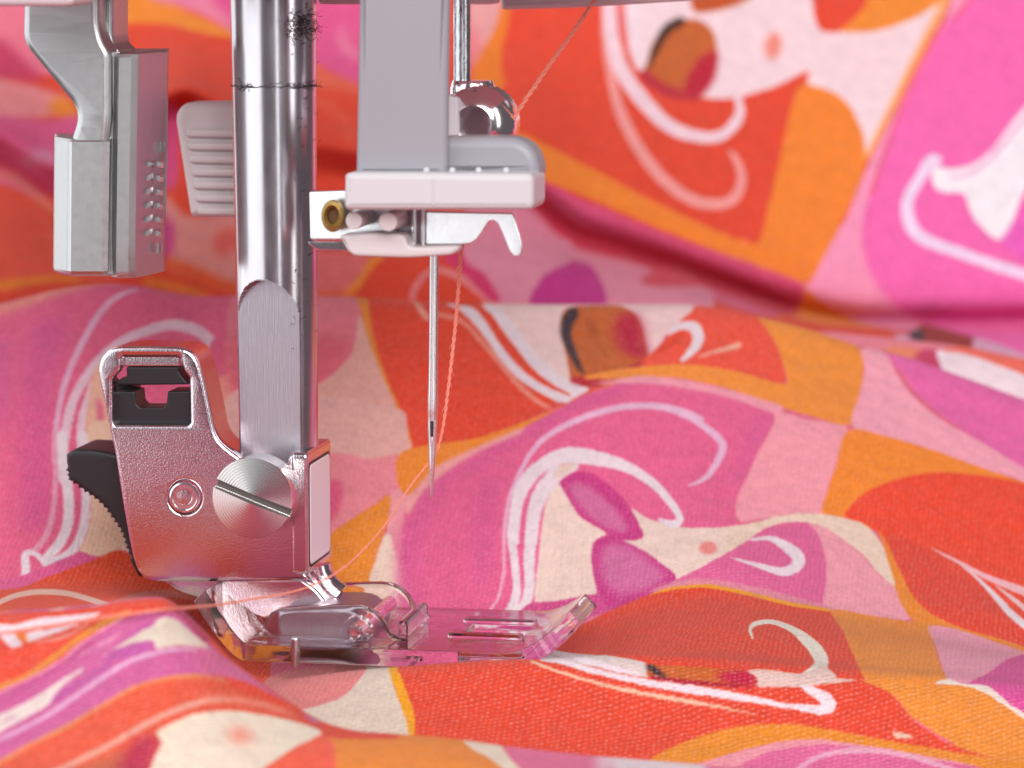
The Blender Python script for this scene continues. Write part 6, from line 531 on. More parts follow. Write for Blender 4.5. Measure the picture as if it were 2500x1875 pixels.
G EACFBC 0 1395,2014 1404,2018 1417,2013 1431,2004 1444,1998 1453,1995 1462,1992 1471,1989 1480,1988 1489,1989 1499,1993 1508,1998 1518,2003 1527,2009 1537,2016 1547,2022 1556,2030 1566,2037 1576,2046 1585,2054 1595,2060 1605,2066 1614,2071 1624,2076 1634,2079 1643,2082 1653,2085 1662,2087 1672,2088 1682,2089 1692,2089 1702,2089 1710,2088 1714,2086 1719,2082 1723,2078 1726,2073 1729,2068 1732,2061 1735,2054 1737,2047 1739,2038 1740,2028 1741,2018 1743,2007 1744,1993 1746,1976 1747,1962 1746,1953 1738,1959 1733,1968 1728,1976 1722,1985 1717,1996 1711,2008 1705,2017 1699,2024 1693,2030 1687,2035 1681,2040 1676,2044 1670,2048 1663,2052 1657,2055 1651,2057 1645,2058 1639,2059 1633,2059 1625,2057 1616,2054 1607,2050 1599,2046 1593,2041 1586,2036 1579,2029 1573,2023 1568,2016 1562,2008 1557,1999 1552,1991 1545,1980 1538,1968 1530,1957 1523,1946 1516,1939 1510,1932 1503,1926 1497,1920 1491,1915 1484,1909 1478,1904 1472,1900 1465,1896 1458,1891 1451,1887 1445,1884 1440,1882 1435,1880 1430,1878 1425,1879 1417,1884 1407,1892 1398,1902 1392,1914 1389,1936 1388,1966 1390,1995
G EAD0C4 0 1252,1930 1252,1942 1253,1958 1255,1975 1257,1991 1259,2010 1261,2031 1264,2053 1267,2073 1271,2089 1275,2106 1280,2120 1285,2126 1290,2120 1295,2106 1299,2090 1303,2076 1306,2070 1308,2062 1311,2056 1314,2049 1323,2040 1335,2028 1346,2017 1352,2007 1347,2002 1341,2001 1337,1998 1335,1991 1334,1982 1334,1972 1333,1962 1334,1946 1337,1927 1338,1910 1335,1900 1327,1899 1315,1902 1302,1908 1290,1913 1281,1915 1272,1918 1263,1921 1256,1922 1252,1928
G EAD0C4 0 1386,2053 1393,2046 1398,2038 1403,2031 1409,2025 1415,2019 1421,2014 1427,2009 1434,2004 1441,2000 1447,1996 1454,1992 1468,1990 1485,1992 1502,1994 1513,1993 1518,1982 1518,1965 1515,1947 1511,1931 1503,1920 1493,1911 1481,1904 1472,1899 1464,1894 1457,1890 1450,1887 1444,1887 1438,1892 1433,1900 1428,1910 1422,1920 1417,1928 1411,1937 1405,1946 1399,1954 1391,1964 1383,1974 1376,1982 1373,1987 1384,1985 1393,1982 1400,1981 1402,1989 1402,1994 1401,1999 1398,2012 1393,2029 1388,2044
G C83882 0 1284,2124 1291,2129 1297,2128 1303,2128 1309,2128 1315,2127 1322,2127 1328,2125 1334,2122 1339,2118 1345,2113 1350,2108 1357,2100 1364,2091 1371,2081 1377,2071 1383,2058 1388,2044 1392,2030 1396,2017 1398,2007 1401,1997 1402,1987 1401,1981 1392,1979 1386,1981 1380,1984 1374,1987 1367,1991 1360,1995 1356,1999 1353,2004 1351,2011 1344,2019 1334,2029 1325,2039 1317,2048 1312,2055 1309,2062 1305,2069 1302,2077 1297,2088 1291,2102 1286,2115
G D26C9C 4 1299,2107 1309,2110 1318,2107 1325,2104 1330,2101 1334,2096 1338,2090 1342,2085 1348,2078 1353,2071 1359,2063 1364,2055 1368,2047 1372,2038 1376,2030 1378,2022 1380,2016 1382,2009 1382,2003 1376,2002 1368,2006 1361,2012 1353,2018 1346,2025 1337,2034 1329,2044 1322,2055 1314,2068 1307,2083 1301,2097
G C63A84 0 1333,1996 1340,2002 1348,2004 1354,2001 1360,1998 1366,1992 1373,1987 1379,1980 1386,1973 1392,1964 1399,1955 1405,1947 1411,1938 1417,1929 1422,1921 1429,1912 1437,1903 1443,1895 1444,1888 1440,1881 1431,1875 1421,1870 1411,1865 1401,1859 1391,1853 1380,1848 1372,1847 1366,1849 1359,1854 1353,1861 1348,1870 1344,1880 1341,1890 1338,1901 1336,1912 1334,1924 1332,1938 1331,1951 1330,1963 1330,1972 1331,1981 1332,1989
G D06C9E 6 1345,1983 1352,1987 1361,1985 1371,1979 1380,1972 1388,1961 1397,1946 1406,1932 1413,1920 1419,1912 1425,1904 1429,1897 1429,1891 1420,1885 1406,1880 1390,1878 1377,1880 1368,1885 1360,1894 1352,1904 1347,1916 1343,1932 1342,1952 1343,1971
G ECB0C4 0 1234,2142 1230,2137 1227,2130 1224,2121 1221,2113 1218,2104 1215,2095 1213,2085 1211,2076 1210,2063 1209,2050 1209,2037 1208,2025 1208,2015 1208,2005 1208,1995 1208,1985 1207,1975 1205,1964 1203,1953 1201,1944 1199,1939 1197,1934 1194,1929 1191,1925 1188,1920 1184,1916 1180,1912 1177,1907 1174,1902 1173,1897 1171,1892 1172,1881 1177,1888 1178,1893 1179,1899 1183,1907 1187,1912 1191,1916 1194,1921 1197,1926 1200,1932 1203,1937 1205,1943 1207,1952 1209,1963 1211,1974 1212,1984 1212,1994 1212,2005 1212,2015 1212,2025 1213,2037 1213,2050 1213,2063 1214,2074 1216,2084 1218,2094 1221,2103 1224,2112 1226,2120 1230,2128 1233,2135 1235,2141
G E9D8DF 0 1262,2147 1252,2150 1247,2145 1240,2138 1233,2129 1227,2120 1223,2110 1221,2100 1220,2090 1219,2081 1217,2071 1216,2060 1215,2049 1214,2038 1215,2027 1216,2017 1218,2006 1219,1996 1220,1986 1221,1975 1222,1965 1222,1956 1221,1949 1220,1942 1218,1934 1216,1928 1212,1921 1207,1913 1203,1906 1199,1901 1201,1887 1211,1887 1214,1893 1219,1901 1224,1910 1228,1919 1230,1928 1232,1937 1233,1945 1233,1954 1233,1964 1232,1975 1231,1986 1230,1996 1229,2007 1228,2017 1226,2027 1226,2036 1227,2046 1228,2057 1230,2067 1232,2077 1233,2086 1235,2094 1237,2101 1240,2108 1245,2114 1252,2122 1258,2128 1263,2133
G E9D8DF 0 1290,2141 1278,2143 1274,2137 1268,2129 1261,2120 1255,2111 1252,2103 1248,2096 1246,2087 1244,2079 1242,2068 1241,2057 1240,2046 1239,2035 1238,2025 1238,2015 1237,2005 1237,1994 1237,1984 1238,1973 1238,1963 1238,1954 1237,1948 1236,1942 1235,1937 1230,1926 1224,1919 1218,1913 1213,1908 1207,1903 1201,1899 1199,1889 1205,1883 1212,1886 1217,1889 1221,1892 1227,1899 1234,1906 1240,1913 1245,1921 1248,1928 1250,1936 1251,1943 1252,1950 1252,1960 1252,1970 1252,1981 1253,1991 1253,2001 1254,2011 1255,2021 1256,2031 1257,2041 1258,2052 1260,2062 1261,2071 1263,2078 1266,2084 1269,2090 1272,2096 1276,2104 1282,2113 1288,2121 1292,2127
G E9D8DF 0 1172,1877 1176,1884 1177,1891 1178,1895 1185,1898 1192,1895 1199,1891 1204,1886 1208,1890 1207,1896 1201,1900 1194,1903 1185,1906 1176,1906 1173,1901 1171,1894 1170,1888
G CC4A88 0 1172,1884 1181,1888 1193,1892 1206,1897 1217,1901 1224,1907 1231,1914 1237,1921 1245,1925 1255,1925 1266,1922 1279,1917 1290,1913 1303,1910 1316,1907 1327,1904 1337,1900 1341,1894 1343,1887 1345,1878 1348,1870 1354,1863 1362,1856 1369,1851 1373,1848 1368,1846 1362,1848 1357,1850 1350,1855 1340,1862 1331,1867 1324,1868 1323,1855 1323,1846 1306,1845 1285,1850 1262,1853 1241,1854 1223,1853 1204,1853 1186,1855 1174,1858 1172,1863 1170,1871 1171,1879
G E4D0E0 2 1321,1858 1330,1859 1342,1857 1353,1853 1362,1851 1368,1851 1374,1853 1379,1852 1373,1848 1363,1842 1352,1836 1342,1831 1335,1824 1328,1814 1321,1804 1315,1799 1309,1806 1307,1813 1306,1821 1308,1832 1311,1844 1316,1854
G E6B6D2 0 1208,2029 1211,2042 1214,2060 1217,2080 1220,2097 1223,2107 1227,2117 1231,2128 1236,2137 1241,2147 1245,2156 1250,2165 1256,2173 1262,2181 1269,2188 1277,2194 1285,2200 1296,2206 1308,2212 1321,2218 1334,2223 1346,2227 1358,2231 1370,2235 1382,2239 1395,2243 1407,2246 1420,2249 1431,2250 1440,2251 1450,2250 1459,2249 1467,2247 1473,2244 1480,2241 1486,2237 1495,2239 1495,2246 1484,2253 1477,2256 1470,2259 1461,2261 1452,2263 1442,2264 1432,2264 1420,2262 1407,2259 1394,2256 1381,2252 1369,2247 1356,2243 1343,2239 1331,2235 1318,2229 1305,2223 1292,2216 1281,2209 1273,2203 1265,2196 1257,2188 1251,2179 1245,2170 1240,2161 1236,2151 1231,2141 1227,2131 1223,2120 1219,2109 1216,2098 1213,2081 1211,2061 1208,2043 1207,2030
G E9D8DF 0 1224,2017 1231,2021 1231,2032 1232,2048 1234,2065 1236,2079 1238,2087 1241,2094 1244,2102 1248,2109 1253,2116 1258,2123 1263,2129 1269,2133 1275,2137 1282,2140 1289,2143 1297,2144 1304,2144 1312,2143 1320,2141 1329,2139 1340,2136 1353,2133 1365,2129 1376,2124 1386,2119 1395,2113 1403,2105 1411,2097 1418,2087 1425,2076 1431,2063 1436,2052 1440,2042 1444,2032 1447,2023 1448,2017 1446,2012 1438,2014 1432,2017 1425,2022 1423,2017 1428,2007 1431,2003 1435,2000 1439,1996 1443,1993 1448,1993 1453,1997 1456,2003 1458,2011 1458,2020 1456,2030 1453,2041 1449,2052 1445,2062 1440,2073 1434,2086 1427,2099 1419,2110 1411,2120 1402,2129 1393,2137 1383,2143 1371,2150 1358,2156 1345,2161 1333,2166 1324,2169 1314,2171 1303,2173 1293,2172 1283,2169 1273,2165 1265,2159 1257,2153 1251,2145 1245,2137 1240,2128 1236,2120 1232,2111 1228,2103 1225,2094 1223,2084 1221,2069 1219,2051 1218,2035 1217,2024
G E9D8DF 0 1247,2012 1256,2016 1257,2025 1258,2038 1260,2052 1262,2063 1264,2071 1267,2078 1270,2086 1273,2093 1277,2099 1281,2105 1285,2110 1290,2115 1295,2120 1302,2125 1309,2129 1314,2132 1316,2142 1309,2147 1304,2144 1296,2142 1287,2138 1280,2133 1273,2127 1267,2121 1262,2114 1258,2106 1254,2098 1250,2089 1247,2080 1245,2070 1243,2057 1242,2043 1241,2030 1240,2021
G E8CDBE 2 1277,2125 1284,2134 1289,2140 1295,2144 1300,2145 1306,2144 1311,2143 1311,2137 1304,2131 1297,2125 1289,2120 1282,2121
G E6B6D2 0 1413,2255 1415,2249 1426,2249 1433,2249 1439,2249 1449,2247 1458,2243 1464,2240 1471,2237 1478,2233 1484,2228 1490,2223 1496,2217 1502,2210 1507,2204 1510,2200 1514,2193 1514,2183 1511,2173 1508,2162 1505,2151 1501,2141 1497,2130 1493,2121 1488,2112 1483,2105 1476,2098 1469,2093 1465,2090 1470,2089 1477,2092 1485,2097 1492,2104 1498,2113 1504,2124 1508,2135 1513,2146 1517,2157 1521,2169 1524,2181 1525,2192 1524,2202 1521,2209 1518,2214 1514,2218 1509,2224 1503,2230 1496,2236 1490,2242 1483,2247 1476,2251 1469,2254 1462,2257 1457,2259 1452,2260 1447,2261 1442,2261 1435,2261 1428,2261 1421,2261
G E88A86 2 1502,1946 1501,1941 1498,1935 1494,1931 1490,1929 1484,1930 1480,1934 1478,1939 1477,1945 1479,1951 1482,1955 1486,1959 1492,1960 1497,1958 1500,1954 1502,1948
G DC6496 0 1437,1880 1449,1889 1461,1894 1472,1900 1484,1908 1497,1919 1511,1932 1523,1946 1532,1960 1541,1974 1550,1988 1557,2000 1561,2006 1565,2012 1569,2018 1573,2023 1580,2029 1588,2036 1597,2042 1604,2048 1612,2052 1619,2055 1627,2058 1633,2059 1640,2053 1643,2049 1645,2043 1648,2032 1650,2019 1652,2004 1653,1988 1653,1972 1652,1954 1651,1936 1650,1920 1649,1908 1648,1895 1647,1884 1644,1874 1641,1869 1632,1869 1619,1868 1608,1866 1596,1865 1584,1865 1572,1866 1560,1868 1548,1870 1536,1871 1524,1871 1512,1871 1500,1871 1488,1871 1473,1872 1457,1874 1444,1876
G EC9CAA 0 1633,2059 1644,2060 1652,2058 1660,2056 1666,2052 1672,2048 1678,2043 1684,2038 1690,2032 1696,2025 1701,2018 1707,2010 1712,2001 1718,1990 1724,1979 1729,1971 1733,1966 1738,1963 1742,1959 1746,1953 1748,1945 1749,1935 1750,1924 1752,1914 1755,1905 1758,1896 1761,1887 1760,1880 1756,1876 1748,1874 1739,1873 1730,1871 1722,1870 1712,1868 1703,1867 1693,1865 1683,1864 1671,1862 1660,1861 1652,1861 1645,1864 1642,1873 1643,1883 1645,1895 1647,1908 1649,1920 1651,1936 1652,1954 1653,1972 1653,1988 1652,2003 1650,2017 1648,2030 1645,2041 1642,2047 1637,2052 1633,2057
G E08A9E 2 1408,1873 1417,1870 1427,1870 1437,1871 1447,1871 1457,1870 1467,1870 1477,1870 1487,1869 1498,1867 1510,1865 1522,1862 1534,1860 1548,1857 1563,1854 1578,1851 1594,1850 1611,1851 1629,1853 1645,1856 1656,1858 1659,1864 1658,1870 1647,1872 1632,1874 1615,1876 1599,1877 1583,1879 1568,1880 1552,1880 1538,1881 1526,1881 1513,1882 1501,1883 1489,1884 1478,1884 1467,1885 1456,1885 1446,1884 1436,1883 1425,1880 1416,1878 1410,1877
G E9D8DF 0 1548,1983 1554,1984 1562,1989 1570,1993 1576,1994 1582,1991 1587,1987 1592,1982 1596,1976 1600,1972 1604,1966 1606,1962 1605,1954 1600,1946 1597,1942 1593,1938 1582,1934 1574,1933 1564,1933 1555,1932 1545,1931 1534,1930 1525,1929 1518,1930 1524,1926 1533,1924 1543,1923 1553,1922 1561,1920 1570,1918 1579,1916 1587,1916 1593,1918 1599,1921 1604,1926 1610,1932 1615,1940 1620,1950 1624,1962 1624,1976 1621,1986 1617,1993 1611,1997 1606,2001 1600,2004 1593,2006 1586,2008 1578,2007 1570,2003 1562,1997 1554,1991 1549,1986
G E0462E 0 1197,1783 1210,1808 1228,1815 1247,1817 1264,1821 1277,1831 1290,1841 1302,1849 1313,1854 1323,1856 1334,1858 1344,1859 1354,1859 1364,1860 1373,1861 1382,1863 1391,1864 1397,1866 1403,1867 1409,1868 1415,1868 1422,1869 1430,1870 1438,1871 1446,1871 1456,1870 1466,1870 1477,1869 1487,1868 1499,1867 1511,1864 1523,1862 1535,1860 1550,1858 1565,1854 1580,1852 1595,1850 1611,1852 1627,1857 1642,1860 1653,1860 1656,1848 1657,1836 1657,1823 1658,1806 1659,1785 1659,1761 1659,1734 1658,1689 1659,1648 1660,1613 1661,1583 1663,1558 1663,1499 1664,1479 1662,1470 1651,1464 1635,1460 1617,1457 1600,1454 1582,1454 1563,1455 1544,1456 1524,1456 1497,1457 1465,1458 1432,1458 1400,1457 1350,1452 1291,1446 1237,1441 1199,1442 1193,1447 1192,1461 1192,1722
G EE9E22 0 1407,1867 1412,1866 1417,1866 1424,1867 1430,1867 1436,1868 1442,1868 1448,1868 1454,1868 1461,1867 1470,1867 1479,1867 1487,1866 1498,1864 1510,1862 1522,1859 1535,1857 1549,1854 1564,1851 1579,1848 1595,1846 1611,1847 1628,1850 1643,1853 1654,1856 1656,1861 1644,1864 1629,1862 1612,1860 1596,1859 1581,1860 1566,1863 1551,1865 1536,1867 1524,1869 1511,1870 1499,1872 1488,1874 1479,1874 1470,1874 1461,1874 1454,1874 1447,1874 1441,1874 1435,1873 1429,1873 1423,1872 1417,1870 1411,1869
G E8E0D2 0 1532,1627 1533,1640 1533,1654 1533,1669 1534,1680 1537,1690 1539,1695 1545,1707 1551,1715 1557,1722 1562,1723 1568,1720 1573,1712 1579,1701 1584,1688 1588,1674 1591,1658 1594,1642 1597,1627 1600,1614 1602,1600 1603,1588 1604,1576 1605,1567 1605,1556 1604,1546 1600,1514 1596,1494 1592,1485 1588,1478 1584,1473 1582,1465 1586,1462 1594,1464 1601,1468 1606,1472 1612,1478 1617,1495 1623,1555 1625,1580 1624,1598 1623,1614 1621,1631 1618,1646 1614,1661 1611,1674 1607,1689 1602,1704 1597,1718 1591,1730 1585,1740 1578,1748 1572,1753 1565,1755 1559,1752 1552,1746 1546,1738 1541,1729 1537,1721 1534,1710 1531,1696 1529,1680 1528,1664 1529,1649 1530,1636 1531,1628
G E68A34 0 1653,1862 1662,1868 1676,1870 1692,1870 1706,1870 1719,1871 1731,1873 1744,1874 1755,1874 1764,1875 1774,1877 1783,1876 1789,1872 1791,1860 1789,1836 1783,1777 1774,1691 1771,1648 1770,1618 1769,1592 1769,1569 1770,1548 1769,1504 1770,1488 1770,1480 1767,1475 1761,1471 1755,1469 1749,1468 1731,1466 1707,1464 1684,1463 1668,1463 1663,1466 1660,1474 1658,1483 1658,1514 1660,1567 1659,1591 1658,1618 1657,1649 1657,1686 1658,1733 1657,1782 1654,1823 1651,1848
G E69AAE 0 1786,1873 1794,1877 1805,1878 1817,1878 1828,1876 1840,1873 1851,1869 1863,1864 1875,1858 1886,1853 1897,1846 1908,1838 1919,1828 1932,1813 1945,1790 1953,1754 1950,1714 1936,1690 1914,1676 1890,1664 1871,1647 1861,1632 1852,1613 1843,1594 1834,1578 1826,1562 1816,1536 1806,1500 1800,1487 1797,1481 1794,1475 1789,1469 1784,1469 1778,1470 1772,1472 1768,1477 1765,1487 1767,1517 1770,1565 1771,1587 1771,1609 1772,1634 1773,1664 1777,1716 1783,1798 1784,1841 1784,1862
G D65296 0 2024,1886 2012,1897 1991,1889 1967,1871 1947,1855 1938,1849 1928,1842 1918,1833 1908,1818 1898,1793 1885,1750 1871,1696 1861,1662 1853,1637 1845,1614 1838,1594 1831,1577 1824,1559 1814,1528 1804,1498 1798,1486 1794,1481 1790,1477 1787,1471 1799,1471 1807,1472 1814,1470 1819,1466 1824,1461 1829,1455 1834,1451 1840,1447 1845,1443 1851,1439 1857,1436 1878,1424 1905,1406 1932,1390 1951,1391 1962,1416 1969,1460 2001,1687
G DC4C36 0 1058,1675 1122,1675 1188,1474 1249,1468 1311,1468 1333,1463 1355,1460 1377,1458 1400,1457 1431,1455 1462,1454 1493,1453 1524,1452 1540,1452 1555,1453 1571,1453 1587,1454 1601,1457 1616,1460 1631,1464 1646,1467 1656,1467 1666,1466 1676,1466 1686,1465 1689,1459 1693,1454 1696,1448 1700,1444 1705,1438 1710,1432 1715,1426 1721,1421 1729,1416 1737,1412 1745,1407 1753,1402 1767,1398 1782,1395 1797,1390 1811,1386 1816,1366 1821,1345 1826,1323 1830,1295 1637,1262 1446,1231 1258,1198 1073,1160 1071,1228 1069,1308 1067,1385
G E2BCB0 0 1521,1470 1532,1472 1548,1472 1565,1471 1579,1470 1584,1470 1590,1469 1595,1468 1601,1468 1612,1468 1624,1468 1637,1468 1646,1468 1652,1467 1644,1464 1629,1461 1612,1458 1600,1456 1593,1454 1587,1452 1572,1451 1552,1449 1533,1447 1520,1448 1515,1458 1517,1465
G E6D6CA 0 1748,1469 1755,1477 1763,1482 1770,1485 1775,1481 1781,1475 1788,1475 1798,1477 1807,1478 1815,1477 1819,1474 1822,1470 1826,1466 1829,1462 1833,1458 1836,1454 1843,1448 1849,1445 1856,1441 1862,1438 1866,1435 1868,1429 1860,1429 1852,1434 1844,1440 1836,1445 1830,1449 1824,1452 1819,1456 1813,1460 1807,1462 1801,1465 1795,1468 1789,1469 1779,1470 1766,1469 1754,1469
G E28C3A 0 1657,1468 1667,1468 1677,1466 1686,1465 1700,1466 1717,1466 1734,1467 1749,1468 1759,1469 1770,1470 1780,1471 1789,1470 1795,1469 1801,1466 1807,1464 1813,1461 1819,1457 1824,1453 1830,1449 1836,1446 1843,1442 1850,1437 1858,1432 1866,1428 1885,1422 1911,1414 1935,1404 1951,1391 1957,1370 1956,1343 1951,1318 1940,1304 1923,1313 1899,1335 1873,1357 1852,1373 1841,1378 1829,1381 1817,1383 1807,1385 1798,1388 1790,1390 1782,1392 1774,1395 1766,1399 1758,1404 1750,1408 1742,1412 1735,1416 1728,1420 1721,1424 1714,1428 1710,1433 1705,1439 1701,1444 1696,1449 1686,1454 1673,1460 1662,1464
G E08A30 0 1363,1311 1366,1321 1375,1332 1386,1344 1397,1354 1407,1362 1419,1369 1430,1376 1442,1382 1453,1388 1465,1392 1476,1396 1487,1399 1495,1401 1503,1403 1512,1404 1520,1406 1529,1407 1537,1408 1545,1409 1554,1409 1564,1410 1575,1410 1587,1410 1598,1409 1613,1408 1630,1406 1647,1404 1664,1402 1680,1400 1697,1398 1713,1396 1730,1394 1748,1392 1768,1389 1787,1387 1807,1384 1832,1381 1860,1377 1886,1372 1904,1364 1910,1351 1910,1331 1905,1311 1896,1301 1877,1311 1851,1332 1821,1352 1794,1367 1773,1373 1751,1377 1729,1380 1707,1383 1684,1387 1661,1390 1638,1393 1619,1394 1608,1394 1597,1394 1586,1393 1575,1392 1564,1390 1552,1388 1541,1385 1530,1381 1519,1377 1508,1372 1496,1368 1485,1363 1474,1358 1463,1353 1451,1348 1440,1342 1429,1333 1417,1321 1406,1309 1395,1300 1385,1298 1375,1299 1366,1304
G E494A2 0 1418,1324 1423,1330 1428,1335 1434,1339 1440,1342 1450,1348 1461,1353 1473,1359 1485,1364 1496,1369 1508,1374 1519,1378 1530,1382 1541,1386 1553,1389 1564,1391 1575,1393 1586,1394 1597,1395 1608,1396 1619,1395 1638,1394 1661,1392 1684,1389 1707,1386 1733,1382 1762,1377 1785,1372 1794,1370 1784,1369 1761,1371 1732,1373 1706,1376 1684,1379 1660,1383 1638,1386 1619,1388 1608,1387 1597,1386 1585,1384 1574,1381 1563,1379 1552,1376 1540,1372 1529,1367 1517,1360 1505,1351 1494,1341 1484,1332 1478,1324 1472,1313 1467,1302 1460,1293 1447,1284 1430,1279 1415,1278 1405,1279 1404,1292 1407,1305 1412,1316
G DA6896 0 1479,1325 1490,1340 1503,1352 1517,1361 1529,1369 1540,1374 1552,1378 1563,1381 1574,1384 1586,1386 1597,1388 1608,1390 1619,1390 1638,1389 1660,1387 1684,1384 1707,1380 1733,1377 1760,1374 1788,1370 1816,1365 1845,1360 1876,1353 1904,1345 1922,1335 1928,1321 1927,1298 1921,1272 1912,1264 1818,1254 1682,1244 1547,1234 1457,1232 1450,1242 1455,1263 1467,1299
G E2A4BC 0 1561,1341 1570,1346 1579,1353 1588,1361 1597,1367 1605,1371 1613,1374 1621,1377 1630,1379 1640,1380 1651,1381 1662,1382 1673,1382 1684,1381 1695,1379 1706,1378 1717,1375 1730,1371 1746,1366 1760,1361 1770,1358 1772,1364 1763,1367 1748,1373 1733,1378 1719,1383 1708,1385 1697,1387 1686,1388 1675,1389 1663,1389 1651,1389 1640,1388 1630,1386 1621,1384 1612,1381 1603,1378 1595,1373 1585,1367 1576,1359 1568,1351 1562,1346
G E0BCA4 0 1692,1410 1699,1409 1704,1409 1713,1407 1720,1404 1710,1402 1703,1402 1697,1402 1693,1406
G C4622E 0 1389,1467 1395,1468 1404,1467 1412,1468 1421,1468 1431,1468 1441,1468 1451,1468 1462,1468 1472,1468 1482,1467 1489,1467 1497,1467 1504,1467 1510,1467 1517,1465 1522,1463 1526,1458 1526,1451 1522,1447 1515,1446 1507,1446 1497,1446 1486,1445 1475,1446 1464,1446 1452,1446 1440,1446 1429,1447 1420,1447 1410,1448 1401,1448 1394,1449 1389,1450 1387,1459
G DACAC6 0 1271,1754 1281,1748 1293,1727 1306,1694 1318,1664 1327,1640 1334,1585 1341,1487 1349,1482 1359,1478 1371,1475 1381,1472 1388,1469 1389,1460 1388,1452 1393,1449 1385,1448 1378,1449 1371,1449 1366,1450 1360,1451 1354,1452 1348,1453 1339,1455 1327,1457 1314,1459 1302,1461 1290,1462 1276,1463 1264,1465 1256,1468 1257,1689 1260,1720 1266,1744
G BA2444 4 1475,1458 1482,1462 1488,1463 1493,1464 1502,1466 1510,1467 1517,1465 1522,1463 1526,1458 1526,1451 1521,1446 1513,1445 1504,1446 1498,1446 1492,1447 1487,1449 1479,1453
G AC2C3C 0 1392,1449 1399,1446 1408,1446 1419,1445 1429,1444 1439,1444 1451,1444 1463,1444 1475,1444 1486,1444 1497,1444 1508,1445 1515,1445 1508,1448 1498,1448 1486,1448 1475,1448 1464,1449 1452,1449 1440,1449 1429,1450 1420,1450 1409,1450 1400,1451 1394,1451
G 3C2C38 2 1388,1465 1390,1459 1394,1456 1400,1453 1405,1451 1411,1450 1416,1449 1412,1453 1407,1456 1403,1461 1398,1465 1393,1467
G E9D8DF 0 1202,1830 1211,1813 1222,1789 1234,1758 1245,1728 1254,1705 1261,1474 1270,1467 1278,1462 1287,1459 1296,1456 1304,1453 1313,1450 1321,1448 1330,1447 1339,1445 1347,1444 1358,1442 1370,1441 1382,1439 1393,1438 1405,1437 1416,1436 1428,1435 1439,1434 1451,1433 1462,1433 1474,1432 1485,1431 1497,1430 1509,1429 1520,1429 1531,1428 1540,1428 1548,1427 1557,1426 1566,1426 1576,1426 1587,1427 1597,1427 1604,1428 1598,1432 1588,1432 1577,1432 1567,1432 1558,1432 1550,1433 1541,1434 1533,1435 1522,1436 1511,1437 1499,1439 1487,1440 1476,1441 1464,1442 1453,1443 1441,1444 1430,1444 1418,1445 1407,1445 1395,1446 1383,1447 1371,1448 1360,1449 1349,1451 1341,1452 1332,1454 1323,1456 1315,1458 1306,1461 1298,1465 1289,1470 1280,1481 1274,1705 1265,1727 1256,1748 1247,1768 1236,1790 1223,1810 1211,1824 1203,1832
G E9D8DF 0 1246,1819 1253,1800 1262,1773 1272,1740 1282,1708 1290,1630 1296,1472 1305,1467 1313,1463 1322,1460 1330,1457 1339,1454 1348,1452 1357,1451 1367,1450 1376,1449 1382,1449 1377,1455 1368,1456 1359,1458 1349,1460 1341,1462 1332,1466 1324,1470 1315,1476 1310,1662 1301,1694 1293,1722 1284,1747 1274,1771 1263,1793 1254,1811 1247,1821
G E8BCA0 0 1190,1818 1201,1791 1215,1746 1231,1695 1244,1463 1256,1456 1267,1451 1279,1447 1290,1444 1304,1440 1319,1437 1334,1434 1347,1432 1359,1430 1370,1429 1382,1428 1393,1427 1405,1426 1416,1425 1428,1424 1439,1423 1451,1422 1463,1422 1474,1421 1485,1420 1496,1419 1508,1418 1518,1417 1526,1416 1519,1418 1508,1420 1497,1421 1486,1423 1475,1424 1464,1425 1452,1427 1440,1428 1429,1429 1417,1430 1406,1431 1395,1432 1383,1432 1372,1434 1360,1435 1349,1436 1335,1438 1320,1441 1305,1444 1291,1448 1280,1451 1268,1455 1257,1461 1245,1469 1232,1713 1216,1762 1201,1800 1191,1820
G DEC0B8 0 1514,1468 1522,1468 1528,1466 1534,1466 1543,1466 1554,1466 1565,1467 1574,1469 1580,1471 1587,1474 1593,1478 1598,1483 1602,1487 1606,1496 1610,1505 1617,1494 1622,1482 1626,1474 1626,1468 1621,1464 1612,1460 1602,1456 1593,1454 1585,1452 1577,1451 1569,1450 1562,1450 1552,1449 1542,1448 1533,1447 1527,1448 1527,1454 1524,1460 1519,1463 1515,1466
G E9D8DF 0 1579,1453 1584,1447 1593,1442 1599,1439 1604,1435 1608,1431 1609,1436 1603,1433 1597,1432 1589,1432 1581,1432 1575,1432 1571,1429 1579,1424 1587,1424 1596,1423 1603,1422 1608,1423 1613,1424 1618,1426 1623,1430 1624,1437 1620,1443 1615,1447 1607,1450 1598,1453 1592,1454 1587,1455
G DC8280 0 908,1364 908,1374 904,1515 906,1578 911,1588 916,1599 923,1609 931,1617 938,1624 952,1634 970,1646 988,1657 1002,1663 1010,1662 1019,1656 1026,1649 1032,1643 1033,1635 1033,1629 1039,1472 1037,1461 1034,1452 1031,1444 1028,1437 1025,1430 1021,1422 1017,1414 1013,1408 1008,1404 1002,1400 996,1396 991,1391 985,1386 980,1379 974,1373 969,1368 961,1359 953,1348 945,1336 937,1328 929,1327 920,1334 912,1347
G D8C8B8 0 958,1352 959,1357 962,1361 969,1368 973,1373 979,1379 985,1384 991,1390 996,1394 1002,1398 1008,1402 1013,1407 1017,1412 1021,1419 1025,1426 1028,1433 1031,1440 1035,1449 1037,1459 1039,1472 1033,1632 1033,1640 1033,1648 1039,1657 1047,1660 1055,1659 1062,1653 1065,1637 1071,1458 1071,1446 1072,1438 1074,1427 1077,1417 1080,1406 1083,1396 1086,1386 1089,1376 1092,1366 1094,1357 1097,1348 1100,1338 1102,1329 1101,1321 1094,1315 1084,1311 1072,1309 1061,1309 1041,1312 1014,1315 989,1315 971,1311 966,1316 962,1328 959,1341
